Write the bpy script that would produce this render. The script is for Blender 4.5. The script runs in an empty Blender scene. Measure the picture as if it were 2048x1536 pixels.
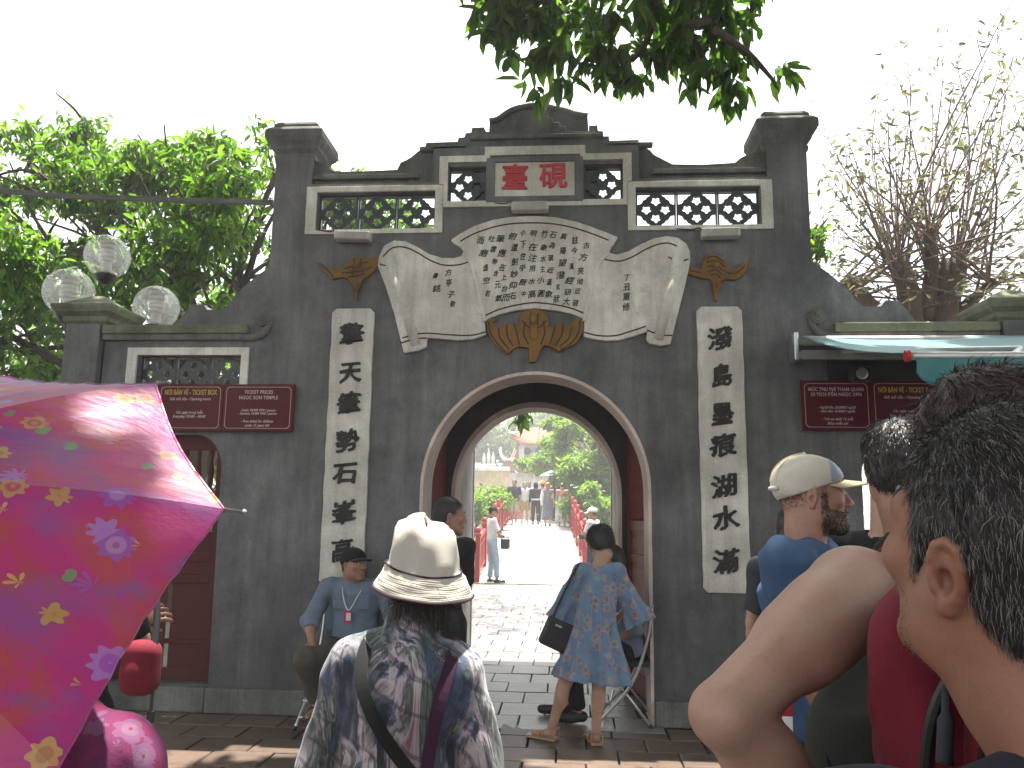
import bpy, bmesh, math, random
import numpy as np
from mathutils import Vector, Matrix, Euler
from mathutils.geometry import tessellate_polygon

SC = bpy.context.scene
COL = SC.collection
R = math.radians

# ------------------------------------------------------------------ camera
CAM_C = np.array([0.2977, -6.3082, 1.55])
_y, _p, _r = R(4.217), R(9.099), R(0.763)
_fw = np.array([-math.sin(_y) * math.cos(_p), math.cos(_y) * math.cos(_p), math.sin(_p)])
_rt = np.array([math.cos(_y), math.sin(_y), 0.0])
_up = np.cross(_rt, _fw)
CAM_R = _rt * math.cos(_r) + _up * math.sin(_r)
CAM_U = -_rt * math.sin(_r) + _up * math.cos(_r)
CAM_F = _fw
FPX = 1600.0
cam_d = bpy.data.cameras.new('camera')
cam_d.sensor_width = 36.0
cam_d.lens = FPX / 2048 * 36.0
cam_d.clip_start = 0.05
cam_d.clip_end = 3000
cam = bpy.data.objects.new('camera', cam_d)
COL.objects.link(cam)
M = Matrix.Identity(4)
for i in range(3):
    M[i][0] = CAM_R[i]; M[i][1] = CAM_U[i]; M[i][2] = -CAM_F[i]; M[i][3] = CAM_C[i]
cam.matrix_world = M
SC.camera = cam

# ------------------------------------------------------------------ light
SUN_EL, SUN_AZ = R(79), R(8)          # sun high, just beyond the gate
world = bpy.data.worlds.new('World')
SC.world = world
world.use_nodes = True
wn = world.node_tree
wn.nodes.clear()
sky = wn.nodes.new('ShaderNodeTexSky')
sky.sky_type = 'NISHITA'
sky.sun_disc = False
sky.sun_elevation = SUN_EL
sky.sun_rotation = SUN_AZ
sky.air_density = 1.0
sky.dust_density = 6.0
sky.ozone_density = 1.0
hs = wn.nodes.new('ShaderNodeHueSaturation')   # white tropical haze instead of deep blue
hs.inputs['Saturation'].default_value = 0.22
hs.inputs['Value'].default_value = 1.0
bg = wn.nodes.new('ShaderNodeBackground')
bg.inputs['Strength'].default_value = 0.15
wo = wn.nodes.new('ShaderNodeOutputWorld')
wn.links.new(sky.outputs[0], hs.inputs['Color'])
wn.links.new(hs.outputs[0], bg.inputs[0])
wn.links.new(bg.outputs[0], wo.inputs[0])
SUN_DIR = np.array([math.sin(SUN_AZ) * math.cos(SUN_EL), math.cos(SUN_AZ) * math.cos(SUN_EL), math.sin(SUN_EL)])
sun_d = bpy.data.lights.new('sun', 'SUN')
sun_d.energy = 5.0
sun_d.angle = R(0.55)
sun_d.color = (1.0, 0.95, 0.86)
sun = bpy.data.objects.new('sun', sun_d)
COL.objects.link(sun)
sun.rotation_euler = Vector(SUN_DIR.tolist()).to_track_quat('Z', 'Y').to_euler()
SC.view_settings.view_transform = 'Standard'
SC.view_settings.look = 'None'
SC.view_settings.exposure = 1.75
SC.view_settings.gamma = 1.0
SC.view_settings.use_curve_mapping = False
SC.render.engine = 'CYCLES'
SC.cycles.use_denoising = True
SC.cycles.max_bounces = 8
SC.cycles.diffuse_bounces = 4
SC.cycles.transparent_max_bounces = 12
# ------------------------------------------------------------------ helpers
def cray(px, py):
    return CAM_F + CAM_R * ((px - 1024) / FPX) - CAM_U * ((py - 768) / FPX)

def F(px, py, Y=0.0):
    d = cray(px, py); t = (Y - CAM_C[1]) / d[1]
    return CAM_C + d * t

def XZ(px, py, Y=0.0):
    p = F(px, py, Y)
    return (float(p[0]), float(p[2]))

def tag(o, label=None, cat=None, group=None, kind=None):
    if label: o['label'] = label
    if cat: o['category'] = cat
    if group: o['group'] = group
    if kind: o['kind'] = kind
    return o

def empty(name, label, cat, loc=(0, 0, 0), rotz=0.0, group=None):
    o = bpy.data.objects.new(name, None)
    COL.objects.link(o)
    o.location = loc; o.rotation_euler = (0, 0, rotz)
    o.empty_display_size = 0.1
    return tag(o, label, cat, group)

def link(name, me, mats, parent=None, loc=None, smooth=False):
    if mats is not None:
        for m in (mats if isinstance(mats, (list, tuple)) else [mats]):
            me.materials.append(m)
    o = bpy.data.objects.new(name, me)
    COL.objects.link(o)
    if parent is not None: o.parent = parent
    if loc is not None: o.location = loc
    if smooth and len(me.polygons): me.polygons.foreach_set('use_smooth', np.ones(len(me.polygons), bool))
    return o

def share(name, me, parent, loc=(0, 0, 0), rot=(0, 0, 0), scale=(1, 1, 1)):
    o = bpy.data.objects.new(name, me)
    COL.objects.link(o); o.parent = parent
    o.location = loc; o.rotation_euler = rot; o.scale = scale
    return o

class MB:
    """collects shapes into one mesh"""
    def __init__(s): s.v = []; s.f = []; s.mi = []; s.cur = 0
    def add(s, vs, fs):
        b = len(s.v); s.v += [tuple(float(c) for c in v) for v in vs]
        s.f += [tuple(i + b for i in f) for f in fs]; s.mi += [s.cur] * len(fs); return s
    def box(s, c, d, rot=None):
        x, y, z = d[0] / 2, d[1] / 2, d[2] / 2
        vs = [Vector((sx * x, sy * y, sz * z)) for sz in (-1, 1) for sy in (-1, 1) for sx in (-1, 1)]
        if rot is not None: vs = [rot @ v for v in vs]
        vs = [v + Vector(c) for v in vs]
        return s.add(vs, [(0, 2, 3, 1), (4, 5, 7, 6), (0, 1, 5, 4), (2, 6, 7, 3), (0, 4, 6, 2), (1, 3, 7, 5)])
    def bx(s, x0, x1, y0, y1, z0, z1):
        return s.box(((x0 + x1) / 2, (y0 + y1) / 2, (z0 + z1) / 2), (abs(x1 - x0), abs(y1 - y0), abs(z1 - z0)))
    def tube(s, pts, r, n=8, cap=True):
        pts = [Vector(p) for p in pts]
        rs = r if isinstance(r, (list, tuple)) else [r] * len(pts)
        rings = []; up = None
        for i, p in enumerate(pts):
            t = (pts[min(i + 1, len(pts) - 1)] - pts[max(i - 1, 0)])
            if t.length < 1e-9: t = Vector((0, 0, 1))
            t.normalize()
            if up is None:
                up = Vector((0, 0, 1)) if abs(t.z) < .9 else Vector((1, 0, 0))
            a = t.cross(up)
            if a.length < 1e-6: a = t.orthogonal()
            a.normalize(); b = a.cross(t); up = b
            rings.append([p + (a * math.cos(k * 2 * math.pi / n) + b * math.sin(k * 2 * math.pi / n)) * rs[i] for k in range(n)])
        vs = [v for rg in rings for v in rg]; fs = []
        for i in range(len(pts) - 1):
            for k in range(n):
                k2 = (k + 1) % n
                fs.append((i * n + k, i * n + k2, (i + 1) * n + k2, (i + 1) * n + k))
        if cap:
            fs.append(tuple(range(n - 1, -1, -1))); fs.append(tuple((len(pts) - 1) * n + k for k in range(n)))
        return s.add(vs, fs)
    def lathe(s, prof, c=(0, 0, 0), n=24, rot=None, square=False):
        vs = []; fs = []
        for (r, z) in prof:
            for k in range(n):
                a = 2 * math.pi * k / n + (math.pi / 4 if square else 0)
                rr = r * (math.sqrt(2) if square else 1)
                v = Vector((rr * math.cos(a), rr * math.sin(a), z))
                if rot is not None: v = rot @ v
                vs.append(v + Vector(c))
        m = len(prof)
        for i in range(m - 1):
            for k in range(n):
                k2 = (k + 1) % n
                fs.append((i * n + k, i * n + k2, (i + 1) * n + k2, (i + 1) * n + k))
        fs.append(tuple(range(n - 1, -1, -1))); fs.append(tuple((m - 1) * n + k for k in range(n)))
        return s.add(vs, fs)
    def sphere(s, c, r, n=16, m=10, sc=(1, 1, 1)):
        prof = [(max(1e-4, r * math.sin(math.pi * i / m)), -r * math.cos(math.pi * i / m)) for i in range(m + 1)]
        b = len(s.v); s.lathe(prof, (0, 0, 0), n)
        for i in range(b, len(s.v)):
            v = s.v[i]; s.v[i] = (v[0] * sc[0] + c[0], v[1] * sc[1] + c[1], v[2] * sc[2] + c[2])
        return s
    def prism(s, loops, y0, y1, taper=0.0):
        """loops: list of [(x,z)..] outer then holes; extruded y0 (front) to y1 (back)"""
        pl = [[Vector((p[0], p[1], 0)) for p in lp] for lp in loops]
        tris = tessellate_polygon(pl)
        flat = [p for lp in loops for p in lp]; n = len(flat)
        area = sum(lp0[0] * lp1[1] - lp1[0] * lp0[1] for lp0, lp1 in zip(loops[0], loops[0][1:] + loops[0][:1]))
        vs = [(p[0], y0, p[1]) for p in flat] + [(p[0], y1, p[1]) for p in flat]
        fs = []
        for t in tris:
            a, b, c = (flat[i] for i in t)
            ar = (b[0] - a[0]) * (c[1] - a[1]) - (c[0] - a[0]) * (b[1] - a[1])
            t = tuple(t) if ar > 0 else tuple(t)[::-1]
            fs.append(t); fs.append(tuple(i + n for i in t[::-1]))
        b = 0
        for li, lp in enumerate(loops):
            m = len(lp)
            ar = sum(lp[i][0] * lp[(i + 1) % m][1] - lp[(i + 1) % m][0] * lp[i][1] for i in range(m))
            fl = (ar > 0) == (li == 0)
            for i in range(m):
                j = (i + 1) % m
                q = (b + i, b + i + n, b + j + n, b + j)
                fs.append(q if fl else q[::-1])
            b += m
        return s.add(vs, fs)
    def mesh(s, name):
        me = bpy.data.meshes.new(name); me.from_pydata(s.v, [], s.f)
        if any(s.mi): me.polygons.foreach_set('material_index', s.mi)
        me.update(); return me
    def build(s, name, mats, parent=None, smooth=False, bevel=0.0, seg=2, angle=None, loc=None):
        me = s.mesh(name)
        if bevel:
            bm = bmesh.new(); bm.from_mesh(me)
            bmesh.ops.remove_doubles(bm, verts=bm.verts, dist=1e-5)
            ed = [e for e in bm.edges if len(e.link_faces) == 2 and e.calc_face_angle(0) > R(35)]
            bmesh.ops.bevel(bm, geom=ed, offset=bevel, segments=seg, affect='EDGES', profile=.5, clamp_overlap=True)
            bm.to_mesh(me); bm.free()
        if angle is not None:
            me.polygons.foreach_set('use_smooth', np.ones(len(me.polygons), bool))
            me.set_sharp_from_angle(angle=R(angle))
        return link(name, me, mats, parent, loc, smooth)

def arc(cx, cz, rx, rz, a0, a1, n=32):
    return [(cx + rx * math.cos(R(a0 + (a1 - a0) * i / n)), cz + rz * math.sin(R(a0 + (a1 - a0) * i / n))) for i in range(n + 1)]

def rect(x0, x1, z0, z1):
    return [(x0, z0), (x1, z0), (x1, z1), (x0, z1)]

def spline(pts, n=6, closed=False):
    """Catmull-Rom through points"""
    P = [np.array(p, float) for p in pts]; out = []; m = len(P)
    rng = range(m if closed else m - 1)
    for i in rng:
        p0 = P[(i - 1) % m] if closed or i > 0 else P[i]
        p1 = P[i]; p2 = P[(i + 1) % m]
        p3 = P[(i + 2) % m] if closed or i + 2 < m else p2
        for k in range(n):
            t = k / n
            out.append(tuple(0.5 * ((2 * p1) + (-p0 + p2) * t + (2 * p0 - 5 * p1 + 4 * p2 - p3) * t * t + (-p0 + 3 * p1 - 3 * p2 + p3) * t ** 3)))
    if not closed: out.append(tuple(P[-1]))
    return out

# ---- text
def text_mesh(body, size, extrude=0.0, offset=0.0, align='CENTER', shear=0.0, spacing=1.0):
    c = bpy.data.curves.new('txt', 'FONT')
    c.body = body; c.size = size; c.extrude = extrude; c.offset = offset; c.resolution_u = 3
    c.align_x = align; c.align_y = 'CENTER'; c.shear = shear; c.space_character = spacing
    o = bpy.data.objects.new('txt', c); COL.objects.link(o)
    dg = bpy.context.evaluated_depsgraph_get()
    me = bpy.data.meshes.new_from_object(o.evaluated_get(dg))
    bpy.data.objects.remove(o); bpy.data.curves.remove(c)
    return me

def bold(me, r, n=6, dz=.0003):
    """thicken strokes by laying shifted copies over each other"""
    bm = bmesh.new(); bm.from_mesh(me)
    for k in range(n):
        a = 2 * math.pi * k / n; t = me.copy(); t.transform(Matrix.Translation((r * math.cos(a), r * math.sin(a), -dz * (k + 1)))); bm.from_mesh(t); bpy.data.meshes.remove(t)
    bm.to_mesh(me); bm.free(); return me

def wall_text(name, body, x, y, z, size, mat, parent, extrude=0.004, offset=0.0, rot=0.0, heavy=0.0, xs=1.0, **k):
    """letters standing on a wall that faces -Y"""
    me = text_mesh(body, size, extrude, offset, **k)
    me.materials.clear()
    if heavy: bold(me, heavy)
    me.transform(Matrix.Translation((x, y, z)) @ Matrix.Rotation(rot, 4, 'Y') @ Matrix.Rotation(R(90), 4, 'X') @ Matrix.Diagonal((xs, 1, 1, 1)))
    return link(name, me, mat, parent)

# ---- materials
MATS = {}
def NT(name):
    m = bpy.data.materials.new(name); m.use_nodes = True
    t = m.node_tree; b = t.nodes['Principled BSDF']
    return m, t, b

def node(t, kind, **k):
    n = t.nodes.new(kind)
    for a, v in k.items():
        if a.startswith('i_'): n.inputs[a[2:].replace('_', ' ')].default_value = v
        else: setattr(n, a, v)
    return n

def ramp(t, fac, stops, interp='LINEAR'):
    n = t.nodes.new('ShaderNodeValToRGB'); n.color_ramp.interpolation = interp
    el = n.color_ramp.elements
    while len(el) < len(stops): el.new(0.5)
    for e, (p, c) in zip(el, stops):
        e.position = p; e.color = (c[0], c[1], c[2], 1) if len(c) >= 3 else (c[0],) * 3 + (1,)
    t.links.new(fac, n.inputs[0]); return n

def coords(t, scale=(1, 1, 1), src='Object', rot=(0, 0, 0)):
    tc = t.nodes.new('ShaderNodeTexCoord'); mp = t.nodes.new('ShaderNodeMapping')
    mp.inputs['Scale'].default_value = scale; mp.inputs['Rotation'].default_value = rot
    t.links.new(tc.outputs[src], mp.inputs[0]); return mp.outputs[0]

def noise(t, vec, scale, detail=5, rough=.6, dist=0.0):
    n = t.nodes.new('ShaderNodeTexNoise'); n.inputs['Scale'].default_value = scale
    n.inputs['Detail'].default_value = detail; n.inputs['Roughness'].default_value = rough
    n.inputs['Distortion'].default_value = dist
    t.links.new(vec, n.inputs['Vector']); return n.outputs[0]

def mixc(t, fac, a, b, mode='MIX'):
    n = t.nodes.new('ShaderNodeMix'); n.data_type = 'RGBA'; n.blend_type = mode
    for s, v in ((0, fac), (6, a), (7, b)):
        if hasattr(v, 'is_linked') or isinstance(v, bpy.types.NodeSocket): t.links.new(v, n.inputs[s])
        elif s == 0: n.inputs[0].default_value = v
        else: n.inputs[s].default_value = (v[0], v[1], v[2], 1)
    return n.outputs[2]

def math_(t, op, a, b=0.0, clamp=False):
    n = t.nodes.new('ShaderNodeMath'); n.operation = op; n.use_clamp = clamp
    for i, v in enumerate((a, b)):
        if isinstance(v, bpy.types.NodeSocket): t.links.new(v, n.inputs[i])
        else: n.inputs[i].default_value = v
    return n.outputs[0]

def bump(t, b, h, strength=.3, dist=.01):
    n = t.nodes.new('ShaderNodeBump'); n.inputs['Strength'].default_value = strength
    n.inputs['Distance'].default_value = dist
    t.links.new(h, n.inputs['Height']); t.links.new(n.outputs[0], b.inputs['Normal'])

def mk(name, c1, c2=None, scale=8.0, rough=.6, bmp=.15, stretch=(1, 1, 1), metal=0.0, spec=.4, detail=5, bdist=.004, isl=0.0, bscale=None, sheen=0.0, rnd=0.0):
    """general material: two colours mixed by noise, with fine relief"""
    m, t, b = NT(name)
    c2 = c2 or tuple(c * .75 for c in c1)
    v = coords(t, stretch)
    if rnd:
        oi = t.nodes.new('ShaderNodeObjectInfo'); va = t.nodes.new('ShaderNodeVectorMath'); va.operation = 'ADD'
        sc = t.nodes.new('ShaderNodeVectorMath'); sc.operation = 'SCALE'; sc.inputs['Scale'].default_value = 40
        cb = t.nodes.new('ShaderNodeCombineXYZ')
        for i in range(3): t.links.new(oi.outputs['Random'], cb.inputs[i])
        t.links.new(cb.outputs[0], sc.inputs[0]); t.links.new(v, va.inputs[0]); t.links.new(sc.outputs[0], va.inputs[1]); v = va.outputs[0]
    n = noise(t, v, scale, detail)
    col = ramp(t, n, [(.3, c1), (.7, c2)]).outputs[0]
    if isl or rnd:
        if isl: g = t.nodes.new('ShaderNodeNewGeometry').outputs['Random Per Island']
        else: g = oi.outputs['Random']
        a = isl or rnd
        k = math_(t, 'MULTIPLY_ADD', g, 2 * a); t.nodes[-1].inputs[2].default_value = 1 - a
        col = mixc(t, 1.0, col, k, 'MULTIPLY')
    t.links.new(col, b.inputs['Base Color'])
    b.inputs['Roughness'].default_value = rough; b.inputs['Metallic'].default_value = metal
    b.inputs['Specular IOR Level'].default_value = spec
    if sheen: b.inputs['Sheen Weight'].default_value = sheen
    if bmp:
        bump(t, b, noise(t, v, bscale or scale * 6, 4), bmp, bdist)
    MATS[name] = m
    return m

def mk_plaster(name, c, dark, stain, streak=.5, bstr=.35, grime=False):
    """weathered wash: cloudy patches, vertical rain streaks, grain, chips"""
    m, t, b = NT(name)
    v = coords(t); vs = coords(t, (1.6, 1.6, .16))
    cl = noise(t, v, 1.7, 8, .65)
    st = noise(t, vs, 5.5, 8, .7, .3)
    gr = noise(t, v, 60, 3, .7)
    c0 = ramp(t, cl, [(.34, dark), (.5, c), (.66, tuple(min(1, x * 1.4) for x in c))]).outputs[0]
    if grime:
        sz = t.nodes.new('ShaderNodeSeparateXYZ'); t.links.new(v, sz.inputs[0])
        gz = math_(t, 'SUBTRACT', math_(t, 'ADD', sz.outputs[2], math_(t, 'MULTIPLY', noise(t, vs, 3.0, 6, .7), -1.6)), -.55)
        gm_ = ramp(t, gz, [(.0, (.6,) * 3), (.75, (0,) * 3)]).outputs[0]
        c0 = mixc(t, gm_, c0, tuple(x * .62 for x in dark))
    sr = ramp(t, st, [(.42, (0, 0, 0)), (.68, (1, 1, 1))]).outputs[0]
    c1 = mixc(t, math_(t, 'MULTIPLY', sr, streak), c0, stain)
    dd = ramp(t, noise(t, v, .75, 9, .75), [(.56, (0, 0, 0)), (.66, (1, 1, 1))]).outputs[0]
    c2 = mixc(t, math_(t, 'MULTIPLY', dd, .55), c1, tuple(x * .62 for x in dark))
    ch = ramp(t, noise(t, v, 23, 2, .5), [(.735, (0, 0, 0)), (.75, (1, 1, 1))]).outputs[0]
    c3 = mixc(t, math_(t, 'MULTIPLY', ch, .25), c2, tuple(min(1, x * 1.9) for x in c))
    c4 = mixc(t, .35, c3, gr, 'OVERLAY')
    t.links.new(c4, b.inputs['Base Color'])
    b.inputs['Roughness'].default_value = .88; b.inputs['Specular IOR Level'].default_value = .25
    hh = math_(t, 'ADD', math_(t, 'MULTIPLY', gr, .35), math_(t, 'ADD', noise(t, v, 9, 6, .7), math_(t, 'MULTIPLY', noise(t, v, 2.2, 3), 2.0)))
    bump(t, b, hh, bstr, .012)
    MATS[name] = m
    return m

def mk_leaf(name, c1, c2, c3, trans=.45, rough=.38, tcol=None):
    m, t, b = NT(name)
    g = t.nodes.new('ShaderNodeNewGeometry')
    n = noise(t, coords(t), .9, 3)
    f = math_(t, 'ADD', math_(t, 'MULTIPLY', g.outputs['Random Per Island'], .6), math_(t, 'MULTIPLY', n, .5))
    col = ramp(t, f, [(.2, c1), (.55, c2), (.93, c3)]).outputs[0]
    t.links.new(col, b.inputs['Base Color']); b.inputs['Roughness'].default_value = rough
    b.inputs['Specular IOR Level'].default_value = .35
    tr = t.nodes.new('ShaderNodeBsdfTranslucent')
    tc = mixc(t, 1.0, col, tcol or (1.9, 2.2, .7), 'MULTIPLY')
    t.links.new(tc, tr.inputs[0])
    mx = t.nodes.new('ShaderNodeMixShader'); mx.inputs[0].default_value = trans
    t.links.new(b.outputs[0], mx.inputs[1]); t.links.new(tr.outputs[0], mx.inputs[2])
    t.links.new(mx.outputs[0], t.nodes['Material Output'].inputs[0])
    MATS[name] = m
    return m

def mk_glass(name, col=(1, 1, 1), rough=.02, thin=True):
    m, t, b = NT(name)
    fr = t.nodes.new('ShaderNodeLayerWeight'); fr.inputs[0].default_value = .28
    tb = t.nodes.new('ShaderNodeBsdfTransparent'); tb.inputs[0].default_value = (*col, 1)
    gb = t.nodes.new('ShaderNodeBsdfGlossy'); gb.inputs['Roughness'].default_value = rough
    mx = t.nodes.new('ShaderNodeMixShader')
    f = ramp(t, fr.outputs['Facing'], [(0, (.06,) * 3), (.62, (.14,) * 3), (.95, (.72,) * 3)]).outputs[0]
    t.links.new(f, mx.inputs[0]); t.links.new(tb.outputs[0], mx.inputs[1]); t.links.new(gb.outputs[0], mx.inputs[2])
    df = t.nodes.new('ShaderNodeBsdfTranslucent'); df.inputs[0].default_value = (.9, .92, .9, 1)
    m2 = t.nodes.new('ShaderNodeMixShader'); m2.inputs[0].default_value = .16
    t.links.new(mx.outputs[0], m2.inputs[1]); t.links.new(df.outputs[0], m2.inputs[2])
    t.links.new(m2.outputs[0], t.nodes['Material Output'].inputs[0])
    MATS[name] = m
    return m

# ---- foliage
def np_mesh(name, V, loops, sizes, mats, parent=None, smooth=False):
    me = bpy.data.meshes.new(name)
    V = np.asarray(V, np.float32); loops = np.asarray(loops, np.int32).ravel()
    sizes = np.asarray(sizes, np.int32)
    me.vertices.add(len(V)); me.vertices.foreach_set('co', V.ravel())
    me.loops.add(len(loops)); me.loops.foreach_set('vertex_index', loops)
    me.polygons.add(len(sizes))
    st = np.concatenate([[0], np.cumsum(sizes)[:-1]]).astype(np.int32)
    me.polygons.foreach_set('loop_start', st); me.polygons.foreach_set('loop_total', sizes)
    if smooth: me.polygons.foreach_set('use_smooth', np.ones(len(sizes), bool))
    me.update(calc_edges=True); me.validate()
    return link(name, me, mats, parent)

def unit(a):
    return a / np.maximum(np.linalg.norm(a, axis=-1, keepdims=True), 1e-9)

def leaf_arrays(P, D, N, L, W, fold=.25, curl=.15):
    """P base, D direction, N approx normal, L length, W width -> verts (n,6,3)"""
    D = unit(D); S = unit(np.cross(D, N)); N = np.cross(S, D)
    L = L[:, None]; W = W[:, None]
    b = P; t = P + D * L - N * (L * curl)
    l1 = P + D * L * .3 + S * W * .42 + N * W * fold; l2 = P + D * L * .68 + S * W * .36 + N * (W * fold * .8 - L * curl * .35)
    r1 = P + D * L * .3 - S * W * .42 + N * W * fold; r2 = P + D * L * .68 - S * W * .36 + N * (W * fold * .8 - L * curl * .35)
    return np.stack([b, l1, l2, t, r2, r1], 1)

def leaf_object(name, A, mat, parent=None):
    n = len(A)
    base = (np.arange(n) * 6)[:, None]
    q = np.concatenate([base + np.array([0, 1, 2, 3]), base + np.array([0, 3, 4, 5])], 1).reshape(-1)
    return np_mesh(name, A.reshape(-1, 3), q, np.full(2 * n, 4), mat, parent)

def sprays(rng, C, n_leaf, spread, L, W, droop=.5, out=None):
    """clusters of leaves along short twigs at centres C"""
    m = len(C)
    ax = rng.normal(size=(m, 3)); ax[:, 2] = ax[:, 2] * .5 - droop * .5
    if out is not None: ax += out * 1.2
    ax = unit(ax)
    t = rng.uniform(-.5, .5, (m, n_leaf, 1))
    P = C[:, None, :] + ax[:, None, :] * t * spread + rng.normal(size=(m, n_leaf, 3)) * spread * .12
    D = ax[:, None, :] * .6 + rng.normal(size=(m, n_leaf, 3)) * .7
    D[:, :, 2] -= droop
    N = rng.normal(size=(m, n_leaf, 3)) * .55; N[:, :, 2] += 1.0
    k = m * n_leaf
    l = L * rng.uniform(.6, 1.25, k)
    return leaf_arrays(P.reshape(-1, 3), D.reshape(-1, 3), N.reshape(-1, 3), l, l * W * rng.uniform(.8, 1.2, k))

def blob_points(rng, blobs, n, shell=.55):
    """points spread in ellipsoids, denser toward the surface"""
    vol = np.array([b[3] * b[4] * b[5] for b in blobs]) ** .75
    idx = rng.choice(len(blobs), n, p=vol / vol.sum())
    B = np.array(blobs)[idx]
    d = unit(rng.normal(size=(n, 3)))
    r = rng.uniform(shell ** 3, 1, n) ** (1 / 3)
    return B[:, :3] + d * r[:, None] * B[:, 3:6], d

# ---- implicit bodies (smooth unions of tapered limbs, meshed on a grid)
class Sdf:
    def __init__(s, res): s.res = res; s.it = []; s.post = []
    def cone(s, a, b, ra, rb=None, k=.03, op='+', flat=0, off=0.0, fold=None, sq=None):
        s.it.append(('c', np.array(a, float), np.array(b, float), ra + off, (ra if rb is None else rb) + off, k, op, flat, fold, sq)); return s
    def ell(s, c, r, k=.03, op='+', rot=None, off=0.0):
        r = (r,) * 3 if np.isscalar(r) else r
        s.it.append(('e', np.array(c, float), np.array(r, float) + off, rot, 0, k, op, 0, None, None)); return s
    def box(s, c, r, rd=.01, k=.01, op='+', rot=None):
        s.it.append(('b', np.array(c, float), np.array(r, float), rot, rd, k, op, 0, None, None)); return s
    def half(s, p, n, k=.005, op='-'):      # removes the side that n points to
        s.it.append(('h', np.array(p, float), unit(np.array(n, float)), None, 0, k, op, 0, None, None)); return s
    def bbox(s, it):
        kind = it[0]
        if kind == 'c':
            r = max(it[3], it[4]) * 1.0 + (it[8][0] if it[8] else 0)
            return np.minimum(it[1], it[2]) - r, np.maximum(it[1], it[2]) + r
        if kind == 'h': return np.full(3, -1e9), np.full(3, 1e9)
        r = it[2]
        if it[3] is not None: r = np.full(3, np.linalg.norm(r))
        return it[1] - r, it[1] + r
    def dist(s, it, P):
        kind = it[0]
        if kind == 'c':
            _, a, b, ra, rb, k, op, flat, fold, sq = it
            ba = b - a; L2 = max(ba @ ba, 1e-9); pa = P - a
            u = pa @ ba / L2; t = np.clip(u, 0, 1)
            q = pa - t[..., None] * ba
            if sq is not None:      # flatten the cross-section along a direction
                ax = unit(np.array(sq[0], float)); q = q + ((q @ ax) * (1 / sq[1] - 1))[..., None] * ax
            d = np.linalg.norm(q, axis=-1) - (ra + (rb - ra) * t)
            if fold:
                e1 = unit(np.cross(ba, [0.3, 1, .1])); e2 = unit(np.cross(ba, e1))
                th = np.arctan2(q @ e2, q @ e1)
                w = np.sin(th * fold[1] + fold[2]) + .45 * np.sin(th * (fold[1] * 2 - 1) + 1.7 + u * 3)
                d = d - fold[0] * w * t * .7
            if flat & 2: d = np.maximum(d, (u - 1) * math.sqrt(L2))
            if flat & 1: d = np.maximum(d, -u * math.sqrt(L2))
            if sq is not None: d = d * min(1, sq[1])
            return d
        if kind == 'e':
            q = P - it[1]
            if it[3] is not None: q = q @ np.array(it[3])
            r = it[2]; k0 = np.linalg.norm(q / r, axis=-1); k1 = np.linalg.norm(q / (r * r), axis=-1)
            return k0 * (k0 - 1) / np.maximum(k1, 1e-6)
        if kind == 'b':
            q = P - it[1]
            if it[3] is not None: q = q @ np.array(it[3])
            q = np.abs(q) - (it[2] - it[4])
            return np.linalg.norm(np.maximum(q, 0), axis=-1) + np.minimum(q.max(-1), 0) - it[4]
        if kind == 'h': return -((P - it[1]) @ it[2])
    def mesh(s):
        adds = [i for i in s.it if i[6] == '+']
        lo = np.min([s.bbox(i)[0] for i in adds], 0) - 3 * s.res; hi = np.max([s.bbox(i)[1] for i in adds], 0) + 3 * s.res
        n = np.ceil((hi - lo) / s.res).astype(int) + 1
        f = np.full(n, .08, np.float32)
        ax = [lo[i] + np.arange(n[i]) * s.res for i in range(3)]
        for it in s.it:
            k = it[5]; b0, b1 = s.bbox(it); pad = k + 3 * s.res
            i0 = np.clip(np.floor((b0 - pad - lo) / s.res), 0, n).astype(int); i1 = np.clip(np.ceil((b1 + pad - lo) / s.res) + 1, 0, n).astype(int)
            if (i1 <= i0).any(): continue
            sl = tuple(slice(i0[j], i1[j]) for j in range(3))
            G = np.stack(np.meshgrid(*[ax[j][sl[j]] for j in range(3)], indexing='ij'), -1)
            d = s.dist(it, G); cur = f[sl]
            if it[6] == '+':
                h = np.maximum(k - np.abs(cur - d), 0) / max(k, 1e-6); f[sl] = np.minimum(cur, d) - h * h * k * .25
            else:
                d = -d; h = np.maximum(k - np.abs(cur - d), 0) / max(k, 1e-6); f[sl] = np.maximum(cur, d) + h * h * k * .25
        for fn in s.post:
            G = np.stack(np.meshgrid(*ax, indexing='ij'), -1); f += fn(G).astype(np.float32)
        return nets(f, lo, s.res)

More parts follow.
